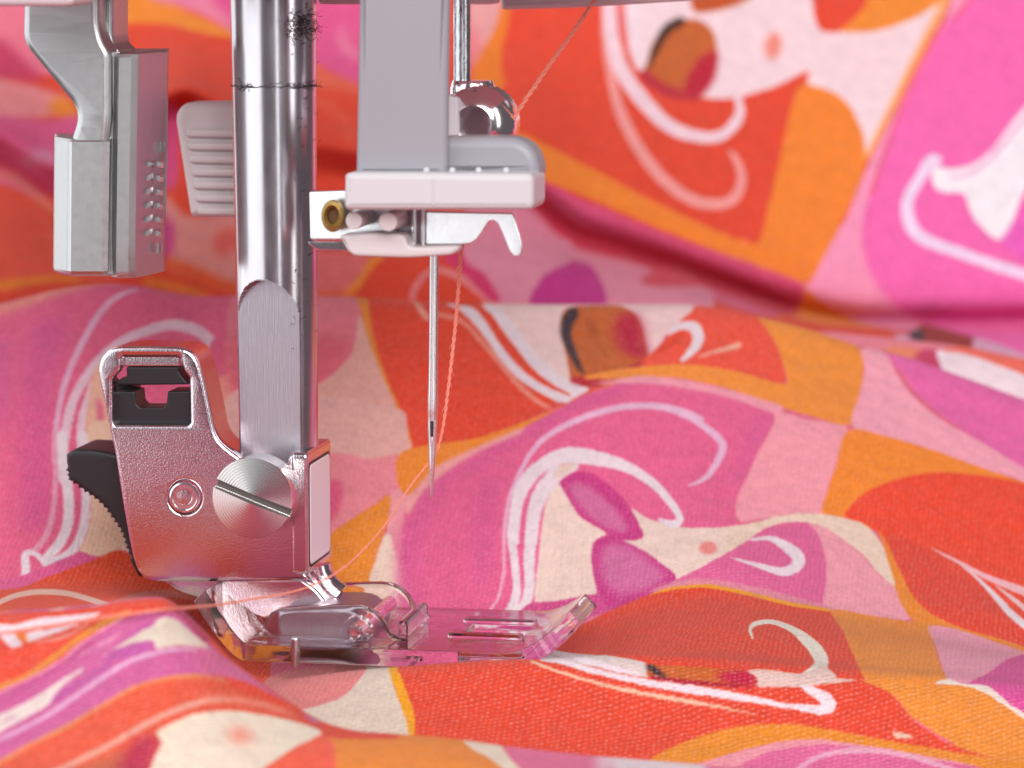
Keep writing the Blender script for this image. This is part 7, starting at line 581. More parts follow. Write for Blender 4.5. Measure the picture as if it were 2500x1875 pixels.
G EAA01E 0 1061,1650 1063,1658 1071,1658 1074,1650 1081,1469 1083,1455 1084,1445 1085,1437 1087,1429 1089,1420 1092,1412 1094,1404 1096,1398 1098,1391 1100,1383 1101,1376 1104,1363 1106,1347 1109,1333 1110,1322 1106,1319 1101,1321 1098,1328 1096,1338 1094,1349 1092,1360 1090,1369 1087,1379 1085,1389 1082,1399 1079,1408 1077,1418 1074,1428 1072,1438 1070,1446 1068,1457 1061,1634
G DC4C36 0 1074,1650 1095,1691 1126,1773 1159,1811 1182,1769 1194,1447 1196,1407 1193,1362 1185,1328 1170,1312 1148,1309 1126,1314 1110,1322 1103,1332 1102,1347 1102,1363 1101,1376 1100,1383 1098,1391 1096,1398 1094,1404 1092,1412 1089,1420 1087,1429 1085,1437 1083,1445 1079,1456 1073,1631"""
LAYERS = {'F':(0,1183),'G':(1182,2488),'H':(2487,2724),'K':(2723,4443)}  # the crimson stroke along layer K's fold valley is fold shade, painted in
ROWS = [0,296,592,888,1004,1103,1182,1280,1381,1469,1561,1673,1840,1930,2079,2249,2387,2487,2580,2661,2723,2818,2902,2995,3148,3235,3332,3502,3695,3850,4146,4442]
TW, TH_ = 2442, 4443
DENS = TW / 13.2
def cr_np(P, n):
    P = np.asarray(P, float); N = P.shape[0]
    E = np.concatenate([2 * P[:1] - P[1:2], P, 2 * P[-1:] - P[-2:-1]]); out = []
    T = (np.arange(n) / n).reshape((n,) + (1,) * (P.ndim - 1))
    for i in range(N - 1):
        a, b, c, d = E[i], E[i + 1], E[i + 2], E[i + 3]
        out.append(.5 * (2 * b + (c - a) * T + (2 * a - 5 * b + 4 * c - d) * T ** 2 + (3 * b - a - 3 * c + d) * T ** 3))
    out.append(P[-1:]); return np.concatenate(out)
net = []
for line in NET.strip().splitlines():
    y, zs = line.split(';'); zs = [float(q) for q in zs.split()]
    net.append([(float(y), z) for z in zs])
NETA = np.array(net)
NT, NX = 12, 5
DN = cr_np(cr_np(NETA, NT).transpose(1, 0, 2), NX).transpose(1, 0, 2)
XS = cr_np(np.linspace(-6.6, 6.6, NETA.shape[1])[:, None], NX)[:, 0]
# texture row of each row of vertices
dd = np.hypot(np.diff(DN[:, :, 0], axis=0), np.diff(DN[:, :, 1], axis=0)); cN = len(XS)
mm = dd[:, cN // 6:-(cN // 6)].mean(1); sg = mm.reshape(-1, NT).sum(1); mm = mm * np.repeat(np.minimum(sg, 1.6) / sg, NT)
TROW = np.concatenate([[0], np.cumsum(mm)]) * DENS

def fill(canvas, pts, rgb, soft, r0, r1):
    """paint one printed shape (non-zero winding) into the print"""
    H, W = canvas.shape[:2]
    p = np.asarray(pts, float); pad = soft * 2 + 2
    xa, xb = int(max(0, p[:, 0].min() - pad)), int(min(W, p[:, 0].max() + pad + 1))
    ya, yb = int(max(r0, p[:, 1].min() - pad)), int(min(r1, H, p[:, 1].max() + pad + 1))
    if xb - xa < 1 or yb - ya < 1: return
    w, h = xb - xa, yb - ya
    wind = np.zeros((h, w + 1), np.int16)
    q = np.roll(p, -1, axis=0)
    for (x0, y0), (x1, y1) in zip(p, q):
        if y0 == y1: continue
        s = 1
        if y0 > y1: x0, y0, x1, y1, s = x1, y1, x0, y0, -1
        a, b = max(math.ceil(y0 - .5), ya), min(math.ceil(y1 - .5), yb)
        if b <= a: continue
        ys = np.arange(a, b); xx = x0 + (ys + .5 - y0) * (x1 - x0) / (y1 - y0)
        xi = np.clip(np.ceil(xx - .5).astype(int) - xa, 0, w)
        np.add.at(wind, (ys - ya, xi), s)
    m = (np.cumsum(wind, axis=1)[:, :w] != 0).astype(np.float32)
    rad = max(1, soft)
    for _ in range(2 if soft else 1):
        for ax in (0, 1):
            n = m.shape[ax]; k = min(rad, max(1, n // 2 - 1))
            if n < 4: continue
            pd = [(0, 0), (0, 0)]; pd[ax] = (k + 1, k)
            c = np.cumsum(np.pad(m, pd, mode='edge'), axis=ax)
            m = (c[2 * k + 1:] - c[:-2 * k - 1]) / (2 * k + 1) if ax == 0 else (c[:, 2 * k + 1:] - c[:, :-2 * k - 1]) / (2 * k + 1)
    m = m[:, :, None]
    canvas[ya:yb, xa:xb] += (np.array(rgb, np.float32) - canvas[ya:yb, xa:xb]) * m
def hexrgb(h): return [int(h[i:i + 2], 16) / 255 for i in (0, 2, 4)]
canvas = np.zeros((TH_, TW, 3), np.float32); canvas[:] = hexrgb('E4482F')
def motif(cx, cy, s):
    """a loose repeat of the print for the cloth lying outside the traced folds"""
    def el(x, y, rx, ry, c, soft=0):
        t = np.linspace(0, 2 * math.pi, 26)[:-1]
        fill(canvas, np.column_stack([cx + s * (x + rx * np.cos(t)), cy + s * (y + ry * np.sin(t))]), hexrgb(c), soft, 0, TH_)
    el(0, 0, 1.3, .9, 'E0609A'); el(.1, .05, .9, .62, 'C84080'); el(.35, -.1, .42, .32, 'EACFBC'); el(.2, .1, .34, .09, 'E9D8DF'); el(.45, -.12, .16, .1, 'C83C8C')
for i, l in enumerate(PRINT.splitlines()):
    pass
rows_all = [l.split() for l in PRINT.strip().splitlines()]
for q in rows_all:
    lay, c, soft = q[0], hexrgb(q[1]), int(q[2]); pts = [tuple(map(int, t.split(','))) for t in q[3:]]
    fill(canvas, pts, c, soft, *LAYERS[lay])
rnd = random.Random(4)
for j in range(4):
    for i in range(9):
        if ROWS[2] - 60 > j * 150: motif(i * 300 + (j % 2) * 150 + rnd.uniform(-40, 40), j * 150 + rnd.uniform(-20, 20), 120)
img = bpy.data.images.new('fabric_print', TW, TH_, alpha=False)
buf = np.ones((TH_, TW, 4), np.float32); buf[:, :, :3] = canvas
img.pixels.foreach_set(buf.ravel()); img.update(); img.pack()
del buf, canvas

nr, nc = DN.shape[:2]
me = bpy.data.meshes.new('printed_fabric')
co = np.zeros((nr, nc, 3)); co[:, :, 0] = XS[None, :]; co[:, :, 1:] = DN
idx = np.arange(nr * nc).reshape(nr, nc)
fc = np.stack([idx[:-1, :-1], idx[:-1, 1:], idx[1:, 1:], idx[1:, :-1]], -1).reshape(-1, 4)
me.from_pydata(co.reshape(-1, 3).tolist(), [], fc.tolist())
uvl = me.uv_layers.new(name='print')
uv = np.zeros((nr, nc, 2)); uv[:, :, 0] = (XS[None, :] + 6.6) / 13.2; uv[:, :, 1] = TROW[:, None] / TH_
uvl.data.foreach_set('uv', uv.reshape(-1, 2)[fc.ravel()].astype(np.float32).ravel())
me.shade_smooth()
fab = bpy.data.objects.new('printed_fabric', me); col.objects.link(fab)
fab['label'] = 'pink, orange and red knit fabric printed with faces, heaped in folds under the foot'; fab['category'] = 'fabric'
fm = mat('printed_knit', (.8, .3, .3), .85, Sheen_Weight=.08, Sheen_Roughness=.4, Specular_IOR_Level=.08)
uvn = nd(fm, 'ShaderNodeUVMap'); uvn.uv_map = 'print'
cm = nd(fm, 'ShaderNodeMapping'); cm.inputs['Scale'].default_value = (13.2, TH_ / DENS, 1); ln(fm, uvn.outputs[0], cm.inputs['Vector'])
def stretch(s, rot=0):
    q = nd(fm, 'ShaderNodeMapping'); q.inputs['Scale'].default_value = s; q.inputs['Rotation'].default_value = (0, 0, rot)
    ln(fm, cm.outputs[0], q.inputs['Vector']); return q.outputs[0]
nj = nd(fm, 'ShaderNodeTexNoise'); nj.inputs['Scale'].default_value = 1; nj.inputs['Detail'].default_value = 1.5
ln(fm, stretch((34, 50, 1)), nj.inputs['Vector'])
sub = nd(fm, 'ShaderNodeVectorMath', operation='SUBTRACT'); sub.inputs[1].default_value = (.5, .5, .5); ln(fm, nj.outputs['Color'], sub.inputs[0])
mul = nd(fm, 'ShaderNodeVectorMath', operation='MULTIPLY'); mul.inputs[1].default_value = (.020 / 13.2, .020 * DENS / TH_, 0); ln(fm, sub.outputs[0], mul.inputs[0])
add = nd(fm, 'ShaderNodeVectorMath', operation='ADD'); ln(fm, uvn.outputs[0], add.inputs[0]); ln(fm, mul.outputs[0], add.inputs[1])
ti = nd(fm, 'ShaderNodeTexImage'); ti.image = img; ti.extension = 'EXTEND'; ln(fm, add.outputs[0], ti.inputs['Vector'])
# knitted stitches: slanted short loops in rows
st1 = noise(fm, stretch((26, 62, 1), R_(14)), 1, 2, .5)
def wave(sc, rot, dirn, dist):
    wv = nd(fm, 'ShaderNodeTexWave'); wv.wave_type = 'BANDS'; wv.bands_direction = dirn; wv.inputs['Scale'].default_value = 1
    wv.inputs['Distortion'].default_value = dist; wv.inputs['Detail'].default_value = 1.5; wv.inputs['Detail Scale'].default_value = .6
    ln(fm, stretch(sc, R_(rot)), wv.inputs['Vector']); return wv.outputs['Fac']
w1 = wave((9.0, 12.0, 1), -24, 'Y', 5.0); w2 = wave((9.0, 9.0, 1), 8, 'X', 5.0)
pm = nd(fm, 'ShaderNodeMath', operation='MULTIPLY'); ln(fm, w1, pm.inputs[0]); ln(fm, w2, pm.inputs[1])
pa = nd(fm, 'ShaderNodeMath', operation='MULTIPLY_ADD'); pa.inputs[1].default_value = .55; ln(fm, w1, pa.inputs[0]); ln(fm, pm.outputs[0], pa.inputs[2])
hm = nd(fm, 'ShaderNodeMath', operation='MULTIPLY_ADD'); hm.inputs[1].default_value = .28; ln(fm, pa.outputs[0], hm.inputs[0]); ln(fm, st1, hm.inputs[2])
hs_ = nd(fm, 'ShaderNodeMath', operation='MULTIPLY'); hs_.inputs[1].default_value = .78; ln(fm, hm.outputs[0], hs_.inputs[0])
big = noise(fm, stretch((1.2, 1.6, 1)), 1, 3, .5)
pk = noise(fm, stretch((3.2, 4.6, 1), R_(20)), 1, 4, .55)
b0 = bump(fm, pk, .22, .06, bump(fm, big, .40, .14))
b1 = bump(fm, hm.outputs[0], .62, .024, b0)
ln(fm, b1, bsdf(fm).inputs['Normal'])
# unevenly taken-up dye: paler fibres on the loops
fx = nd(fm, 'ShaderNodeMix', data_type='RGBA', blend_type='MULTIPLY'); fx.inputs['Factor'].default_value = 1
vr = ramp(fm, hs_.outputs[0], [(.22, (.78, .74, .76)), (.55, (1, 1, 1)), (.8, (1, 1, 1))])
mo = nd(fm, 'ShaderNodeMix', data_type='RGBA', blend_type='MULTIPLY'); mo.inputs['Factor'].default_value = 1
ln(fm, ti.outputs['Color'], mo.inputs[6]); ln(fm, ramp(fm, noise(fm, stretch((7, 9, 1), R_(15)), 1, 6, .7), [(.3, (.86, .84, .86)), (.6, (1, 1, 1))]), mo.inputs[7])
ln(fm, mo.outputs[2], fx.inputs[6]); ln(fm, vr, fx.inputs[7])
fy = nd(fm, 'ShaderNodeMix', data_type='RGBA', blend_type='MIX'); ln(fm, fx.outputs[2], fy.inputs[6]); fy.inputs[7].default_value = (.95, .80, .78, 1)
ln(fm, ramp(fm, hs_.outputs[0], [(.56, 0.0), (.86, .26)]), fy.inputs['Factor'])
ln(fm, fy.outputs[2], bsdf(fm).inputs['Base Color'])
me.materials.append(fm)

# ------------------------------------------------------------------ presser bar
def ellipse_bar():
    V, Fc = [], []; n = 180; rows = []
    vs = list(range(-120, 640, 40)) + list(range(640, 800, 3)) + list(range(800, 1140, 20))
    for v in vs:
        f = min(max(v / 1110, 0), 1)
        xl = ml(564 + 24 * f, v, .22)[0]; xr = ml(770 + 5 * f, v, .22)[0]; z = ml(667, v, .22)[1]
        cx, r = (xl + xr) / 2, (xr - xl) / 2
        # the flat milled on the front begins at v = 676 and runs out downwards
        g = min(max((v - 676) / 100, 0), 1); d = .80 * r * math.sqrt(1 - (1 - g) ** 2) if g > 0 else 0
        rows.append((cx, r, d, z))
    na = R_(-97)                                   # normal of the flat, in plan
    for cx, r, d, z in rows:
        ring = []
        for k in range(n):
            a = 2 * math.pi * k / n; x, y = r * math.cos(a), r * math.sin(a)
            s = x * math.cos(na) + y * math.sin(na)
            t = -x * math.sin(na) + y * math.cos(na)
            if s > 0 and abs(t) < d and s > .6 * r: x -= (s - .6 * r) * math.cos(na); y -= (s - .6 * r) * math.sin(na)
            ring.append((cx + x, .22 + y, z))
        V += ring
    for i in range(len(rows) - 1):
        for k in range(n):
            k2 = (k + 1) % n; Fc.append((i * n + k, i * n + k2, (i + 1) * n + k2, (i + 1) * n + k))
    Fc += [tuple(range(n)), tuple((len(rows) - 1) * n + k for k in range(n))]
    return (V, Fc), rows
(vf, brow) = ellipse_bar()
bx, bz = ml(680, 1120, .22)
bar = Thing('presser_bar', 'round polished steel presser bar with a flat milled front, standing behind the slotted screw', 'bar', (bx, .22, bz))
bo = bar.part('rod', vf, M['bar'], sharp=12)
bo.data.materials.append(M['flat'])
_na = Vector((math.cos(R_(-97)), math.sin(R_(-97)), 0))
for pl in bo.data.polygons:
    if pl.normal.dot(_na) > .985 and pl.center.z < ml(667, 680, 0)[1] - bz: pl.material_index = 1
rnd = random.Random(7)
hairs = []
def hair(u, v, L, spread, ang):
    x, z = ml(u, v, .05); f = min(max(v / 1110, 0), 1)
    xl, xr = ml(564 + 24 * f, v, .22)[0], ml(770 + 5 * f, v, .22)[0]; cx, r = (xl + xr) / 2, (xr - xl) / 2
    P = []
    for k in range(6):
        d = min(abs(x - cx), r); P.append(Vector((x, .22 - math.sqrt(r * r - d * d) - .004 - rnd.uniform(0, .006), z)))
        ang += rnd.uniform(-.8, .8); x += math.cos(ang) * L / 5; z += math.sin(ang) * L / 5
    return tube(P, .0016, 4)
for k in range(260): hairs.append(hair(rnd.gauss(738, 15), rnd.gauss(66, 20), rnd.uniform(.012, .034), 0, rnd.uniform(-1, 4)))
for k in range(60): hairs.append(hair(rnd.gauss(742, 14), rnd.gauss(210, 4), rnd.uniform(.012, .035), 0, rnd.uniform(-.6, .6)))
for k in range(16): hairs.append(hair(rnd.gauss(612, 11), rnd.gauss(209, 3), rnd.uniform(.03, .07), 0, rnd.uniform(-.5, .5) + math.pi))
for k in range(14): hairs.append(hair(rnd.uniform(630, 735), rnd.gauss(206, 3), rnd.uniform(.02, .05), 0, rnd.uniform(-.4, .4)))
for k in range(46): hairs.append(hair(rnd.uniform(715, 768), rnd.uniform(90, 900), rnd.uniform(.012, .034), 0, rnd.uniform(.3, 1.2)))
ringp = []
for k in range(41):
    a = R_(180 + 4.5 * k); zc = ml(667, 208, .22)[1]; xl, xr = ml(568, 208, .22)[0], ml(771, 208, .22)[0]
    ringp.append(((xl + xr) / 2 + (xr - xl) / 2 * math.cos(a), .22 + (xr - xl) / 2 * math.sin(a), zc + .006 * math.sin(k * 1.7)))
bar.part('grease_line', tube(ringp, .0036, 6), M['lint'])
lint = bar.part('lint', join(*hairs), M['lint']); lint['kind'] = 'stuff'

# ------------------------------------------------------------------ presser foot holder (ankle)
hx, hz = ml(560, 1420, 0)
hold = Thing('presser_foot_holder', 'shiny nickel presser foot holder with a black latch window, screwed to the bar', 'presser foot holder', (hx, 0, hz))
out = tr(ZC, [(195, 270), (212, 205), (258, 158), (310, 146), (480, 144), (640, 150), (690, 165), (727, 205), (747, 260), (767, 340), (785, 420), (800, 490), (822, 600), (850, 655), (900, 700), (960, 742),
              (1005, 800), (1205, 800), (1222, 745), (1250, 716), (1300, 718), (1318, 760), (1312, 1000), (1312, 1370), (1350, 1412), (900, 1418), (500, 1415), (440, 1398), (405, 1350), (378, 1260), (330, 1000), (285, 720), (240, 500), (207, 350)], -.12)
win = tr(ZL, [(1085, 770), (1615, 770), (1640, 880), (1655, 920), (1700, 965), (1708, 1375), (1690, 1392), (1035, 1392), (1012, 1360), (1012, 975), (1075, 905), (1090, 870)], -.12)
rh = tr(ZC, [(665 + 84 * math.cos(t), 960 + 88 * math.sin(t)) for t in np.linspace(0, 2 * math.pi, 29)[:-1]], -.12)
hold.part('front_plate', prism(rounded(out, .03, 3), -.12, 0.0, .030, [rounded(win, .02, 3), rh], 4), M['chrome'])
# the flange that runs round the top and right of the plate
path = tr(ZC, [(240, 172), (310, 150), (480, 147), (640, 153), (690, 168), (725, 207), (745, 262), (765, 342), (783, 420), (798, 490), (820, 600), (848, 657), (898, 702), (958, 744)], 0)
path = [tuple(q) for q in catmull([Vector((a, b, 0)) for a, b in path], 4)]
pin_ = [(a, b) for a, b, c in path]
inn = []
for i, (a, b) in enumerate(pin_):
    t = Vector(pin_[min(i + 1, len(pin_) - 1)]) - Vector(pin_[max(i - 1, 0)]); t.normalize()
    inn.append((a + t.y * .07, b - t.x * .07))
hold.part('flange', prism(pin_ + inn[::-1], .002, .44, .015), M['chrome'])
# inset lip at the top of the window
lip = tr(ZL, [(1095, 775), (1605, 775), (1625, 862), (1085, 862)], -.05)
hold.part('window_lip', prism(lip, -.055, .05, .008), M['chrome'])
bl = M['black']
lat = hold.part('latch', prism(rounded(tr(ZL, [(1030, 1090), (1215, 1090), (1225, 1200), (1260, 1235), (1470, 1235), (1500, 1200), (1508, 1088), (1712, 1086), (1716, 1388), (1030, 1390)], -.04), .012, 2), -.045, .22, .012), bl)
hold.part('latch_bar', prism(rounded(tr(ZL, [(1135, 868), (1618, 868), (1605, 905), (1640, 960), (1700, 1028), (1060, 1035), (1050, 1000), (1100, 965), (1140, 958)], -.05), .012, 2), -.05, .15, .012), bl, parent=lat)
hold.part('latch_side', prism(tr(ZL, [(1010, 960), (1040, 1000), (1240, 1050), (1230, 1090), (1010, 1090)], .1), .1, .2, .006), bl, parent=lat)
ge = [(590, 185), (640, 150), (690, 133), (850, 140), (990, 168), (1100, 200), (1220, 700), (1260, 1290), (1235, 1275), (1190, 1190)]
low = [(1160, 1130), (1118, 1030), (1090, 930), (1045, 840), (985, 755), (920, 665), (840, 590), (750, 530), (650, 455), (600, 420), (580, 330), (575, 250)]
rid = []
for i in range(len(low) - 1):
    a, b = Vector(low[i]), Vector(low[i + 1]); k = max(1, round((b - a).length / 58))
    nrm = Vector((b - a)); nrm = Vector((-nrm.y, nrm.x)).normalized()
    for j in range(k):
        p, q = a.lerp(b, j / k), a.lerp(b, (j + 1) / k)
        for t in (0, .25, .5, .75):
            rid.append(tuple(p.lerp(q, t) - nrm * (-24 * math.sin(math.pi * t)) ))
hold.part('release_lever', prism(tr(ZM, ge + rid, .08), .08, .62, .03), bl)
# rivet in its dished seat
rx, rz = ml(*ZC(665, 960), -.12); s_ = .45208 / 350
hold.part('rivet_seat', lathe([(88 * s_, -.118), (84 * s_, -.135), (74 * s_, -.137), (60 * s_, -.10), (54 * s_, -.06), (54 * s_, 0)], (rx, 0, rz), 'Y', 40), M['bright'])
hold.part('rivet', lathe([(10 * s_, -.128), (40 * s_, -.126), (48 * s_, -.112), (49 * s_, -.02)], (rx, 0, rz), 'Y', 32), M['chrome'])
# right side wall; the metal panel's white reflection is put into its colour
x1, zt = ml(*ZC(1318, 716), -.12); _, zb = ml(*ZC(1318, 1385), -.12)
def wall(y0, y1, z0, z1, xa, xb, b): 
    v, f = prism(rounded([(y0, z0), (y1, z0), (y1, z1), (y0, z1)], .05, 4), xa, xb, b)
    return [(b_, a, c) for a, b_, c in v], f
hold.part('side_wall', wall(-.135, .62, zb, zt, x1 - .10, x1 + .015, .022), M['chrome'])
hold.part('side_panel', wall(-.07, .55, zb + .07, zt - .10, x1 + .0, x1 + .022, .006), M['panel_reflection'], label='metal panel set into the side wall, its white reflection painted in')
hold.part('side_panel_frame', wall(-.09, .57, zb + .05, zt - .08, x1 + .0, x1 + .018, .004), M['groove'])
# bent metal below the plate, reaching down into the foot
lowp = tr(ZC, [(540, 1395), (1300, 1395), (1380, 1455), (1440, 1530), (1330, 1560), (1190, 1570), (1110, 1622), (1000, 1585), (900, 1550), (640, 1468)], 0)
hold.part('lower_bracket', prism(rounded(lowp, .03, 3), -.03, .5, .025), M['chrome'])
nk = [Vector((*ml(*ZC(a, b), .2)[:1], .2, ml(*ZC(a, b), .2)[1])) for a, b in ((1375, 1330), (1390, 1390), (1430, 1450), (1490, 1500))]
hold.part('neck', tube(catmull(nk, 5), .11, 24), M['chrome'])
cl = tr(ZD, [(520, 290), (700, 282), (860, 288), (940, 340), (965, 400), (930, 455), (830, 482), (640, 480), (580, 460), (500, 420), (490, 340)], -.3)
hold.part('clevis', prism(smooth_poly(cl, 3), -.33, .36, .03), M['flat'])

# the clamping screw
cx, cz = ml(*ZC(1030, 965), -.42); r = .282
sang = R_(-20.7)
scr = Thing('clamp_screw', 'slotted bright steel thumb screw holding the foot holder on the bar', 'screw', (cx, -.12, cz))
def screw_head():
    # disc with a real slot: two circular segments standing on a floor
    gap, dep = .034, .075; V = []; parts = []
    for sgn in (1, -1):
        a0 = math.asin((gap + .0) / r); seg = [(r * math.cos(a), r * math.sin(a)) for a in np.linspace(a0, math.pi - a0, 34)]
        if sgn < 0: seg = [(a, -b) for a, b in seg][::-1]
        fr = lambda a, b, y: (cx + a * math.cos(sang) - b * math.sin(sang), y, cz + a * math.sin(sang) + b * math.cos(sang))
        Vv, Ff = [], []; N = len(seg); K = 6
        for q in range(K + 1):                         # rings from the slot's middle outwards: a very flat cone
            t = q / K
            for a, b in seg:
                aa, bb = a * t, sgn * gap + (b - sgn * gap) * t; rr = math.hypot(aa, bb) / r
                Vv.append(fr(aa, bb, -.452 + .030 * rr))
        for a, b in seg: Vv.append(fr(a * 1.012, b * 1.012, -.412))
        for a, b in seg: Vv.append(fr(a * 1.012, b * 1.012, -.42 + dep))
        for q in range(K + 2):
            for c_ in range(N - 1): Ff.append((q * N + c_, q * N + c_ + 1, (q + 1) * N + c_ + 1, (q + 1) * N + c_))
        e = [q * N for q in range(K + 3)]; g_ = [q * N + N - 1 for q in range(K + 3)]
        for q in range(K + 2):
            Ff.append((e[q], e[q + 1], g_[q + 1], g_[q]) if q else (e[0], e[1], g_[1]))
        parts.append((Vv, Ff))
    parts.append(lathe([(r, -.42 + dep), (r, -.18), (r * .9, -.17), (r * .9, -.13)], (cx, 0, cz), 'Y', 64))
    return join(*parts)
scr.part('head', screw_head(), M['turned'], loc=(0, -.2, 0))
fl = [(-r * .99, -.030), (r * .99, -.030), (r * .99, .030), (-r * .99, .030)]
flp = [(cx + a * math.cos(sang) - b * math.sin(sang), cz + a * math.sin(sang) + b * math.cos(sang)) for a, b in fl]
scr.part('slot_floor', prism(flp, -.349, -.343, .001), M['slot'])

# ------------------------------------------------------------------ clear snap-on foot
fx_, fz_ = ml(1000, 1600, 0)
foot = Thing('foot_attachment', 'clear plastic snap-on presser foot lying on the fabric', 'presser foot', (fx_, 0, 0))
lxs = lambda u, ly=-.8: ml(u, 1600, ly)[0]
X0, X1 = lxs(470), lxs(1360)
hx0, tx0 = lxs(600), lxs(1225)
def sole_z(x):
    z = .17
    if x < hx0: z += .30 * ((hx0 - x) / (hx0 - X0)) ** 1.3
    if x > tx0: z += .20 * ((x - tx0) / (X1 - tx0)) ** 1.9
    return z
def sole_w(x):
    w = 1.0
    if x > tx0: w = .55 + .45 * math.sqrt(max(0, 1 - min(1, max(0, (x - tx0) / (X1 - tx0))) ** 3.4))
    if x < hx0: w = 1 - .45 * ((hx0 - x) / (hx0 - X0))
    return w
def sole():
    nx, ny = 90, 28; bm = bmesh.new(); g = []
    sx0, sx1 = lxs(1085), lxs(1235)
    for i in range(nx + 1):
        x = X0 + (X1 - X0) * i / nx; row = []
        for j in range(ny + 1):
            y = (-.80 + 1.60 * j / ny) * sole_w(x) + .0
            row.append(bm.verts.new((x - fx_, y, sole_z(x))))
        g.append(row)
    for i in range(nx):
        for j in range(ny):
            x = X0 + (X1 - X0) * (i + .5) / nx; y = -.80 + 1.60 * (j + .5) / ny
            if sx0 < x < sx1 and -.22 < y < .22: continue
            bm.faces.new((g[i][j], g[i + 1][j], g[i + 1][j + 1], g[i][j + 1]))
    for v in [v for v in bm.verts if not v.link_faces]: bm.verts.remove(v)
    bmesh.ops.recalc_face_normals(bm, faces=bm.faces); bm.normal_update()
    if bm.faces[0].normal.z < 0: bmesh.ops.reverse_faces(bm, faces=bm.faces[:]); bm.normal_update()
    bmesh.ops.solidify(bm, geom=bm.faces[:], thickness=.12)
    bmesh.ops.recalc_face_normals(bm, faces=bm.faces)
    me = bpy.data.meshes.new('sole'); bm.to_mesh(me); bm.free(); me.shade_smooth(); me.set_sharp_from_angle(angle=R_(40))
    o = bpy.data.objects.new('sole', me); col.objects.link(o); o.parent = foot.e; me.materials.append(M['clear'])
    bv = o.modifiers.new('bevel', 'BEVEL'); bv.width = .02; bv.segments = 3; bv.limit_method = 'ANGLE'; bv.angle_limit = R_(50); bv.harden_normals = False
    return o
sole()
for (ya, yb) in ((-.34, -.24), (.24, .34)):
    foot.part('guide_ridge', box(lxs(1060), lxs(1245), ya, yb, .165, .205, .018), M['clear'])
wl = [(402, 512), (402, 400), (428, 325), (480, 290), (560, 279), (720, 272), (880, 270), (955, 290), (1015, 338), (1062, 420), (1095, 512)]
for ya, yb in ((-.52, -.41), (.39, .50)):
    pts = tr(ZD, wl, -.5); pts = [(a, max(b, .15)) for a, b in pts]
    foot.part('hinge_wall', prism(smooth_poly(pts, 3), ya, yb, .03), M['clear'])
foot.part('cross_web', box(*sorted((ml(*ZD(1075, 400), -.5)[0], ml(*ZD(1130, 400), -.5)[0])), -.40, .38, .15, .29, .03), M['clear'])
pxx, pzz = ml(*ZD(890, 400), -.55); k_ = .47468 / 350
foot.part('pin_boss', lathe([(60 * k_, -.60), (76 * k_, -.585), (80 * k_, -.56), (80 * k_, -.524)], (pxx, 0, pzz), 'Y', 36), M['clear'])
foot.part('hinge_pin', lathe([(14 * k_, -.635), (30 * k_, -.63), (40 * k_, -.61), (41 * k_, -.30), (41 * k_, .55)], (pxx, 0, pzz), 'Y', 30, lambda k, r, h: 1 + (.10 if k % 2 else -.06) * (h < -.55)), M['bright'])
sx_, sz_ = ml(*ZD(592, 560), -.72)
foot.part('guide_post', lathe([(.026, .03), (.032, .045), (.032, .22), (.024, .235)], (sx_, -.835, 0), 'Z', 16), M['rod'])

# ------------------------------------------------------------------ needle
nx0, nz0 = ml(1054, 1224, 0)
need = Thing('needle', 'slim steel sewing machine needle pointing straight down', 'needle', (nx0, 0, nz0))
def needle():
    V, Fc = [], []; n = 40; rows = []
    zt = ml(1061, 560, 0)[1]; L = zt - nz0
    prof = [(0, .002), (.05, .008), (.15, .0165), (.30, .0235), (.42, .0285), (.52, .033), (.60, .034), (.66, .0345), (.72, .036), (.80, .034), (.95, .0315), (1.2, .031), (L, .031)]
    zs = []
    for (a, ra), (b, rb) in zip(prof, prof[1:]):
        k = max(2, int((b - a) / .05))
        for j in range(k): zs.append((a + (b - a) * j / k, ra + (rb - ra) * j / k))
    zs.append((L, .031))
    for h, r in zs:
        cx = nx0 + .0235 * h / L + (.0 if h < .42 else 0)
        gd = .55 if h > .55 else .55 * max(0, (h - .40) / .15)
        for k in range(n):
            a = 2 * math.pi * k / n; da = abs((a - R_(268) + math.pi) % (2 * math.pi) - math.pi)
            rr = r * (1 - gd * math.exp(-(da / .24) ** 2))
            V.append((cx + rr * math.cos(a), rr * math.sin(a) * (1 if h > .62 or h < .36 else .75), nz0 + h))
    for i in range(len(zs) - 1):
        for k in range(n):
            k2 = (k + 1) % n; Fc.append((i * n + k, i * n + k2, (i + 1) * n + k2, (i + 1) * n + k))
    Fc += [tuple(range(n)), tuple((len(zs) - 1) * n + k for k in range(n))]
    return V, Fc
need.part('shaft', needle(), M['needle'], sharp=60)
need.part('eye', tube([(nx0 + .007, -.0262, nz0 + .46), (nx0 + .007, -.0265, nz0 + .57)], .010, 10), M['groove'])

# ------------------------------------------------------------------ needle threader
tx, tz = ml(985, 640, 0)
thr = Thing('needle_threader', 'white plastic needle threader with a bright metal hook plate above the needle', 'needle threader', (tx, 0, tz))
Y0 = -.95
hs = tr(ZB, [(892, -140), (880, 500), (870, 985), (872, 1020), (1398, 1020), (1398, 985), (1402, 500), (1412, -140)], Y0)
thr.part('housing', prism(rounded(hs, .02, 2), Y0, Y0 + .12, .05, seg=5), M['lilac'])
lp_ = tr(ZB, [(1330, 1000), (1330, 795), (1600, 790), (1790, 795), (1865, 830), (1915, 890), (1935, 970), (1935, 1020), (1330, 1020)], -.82)
thr.part('cap', prism(rounded(lp_, .06, 4), -.82, -.48, .07, seg=5), M['lilac'])
lg = tr(ZB, [(806, 1012), (836, 998), (1880, 1003), (1902, 1030), (1902, 1180), (1885, 1216), (820, 1216), (803, 1195)], -1.1)
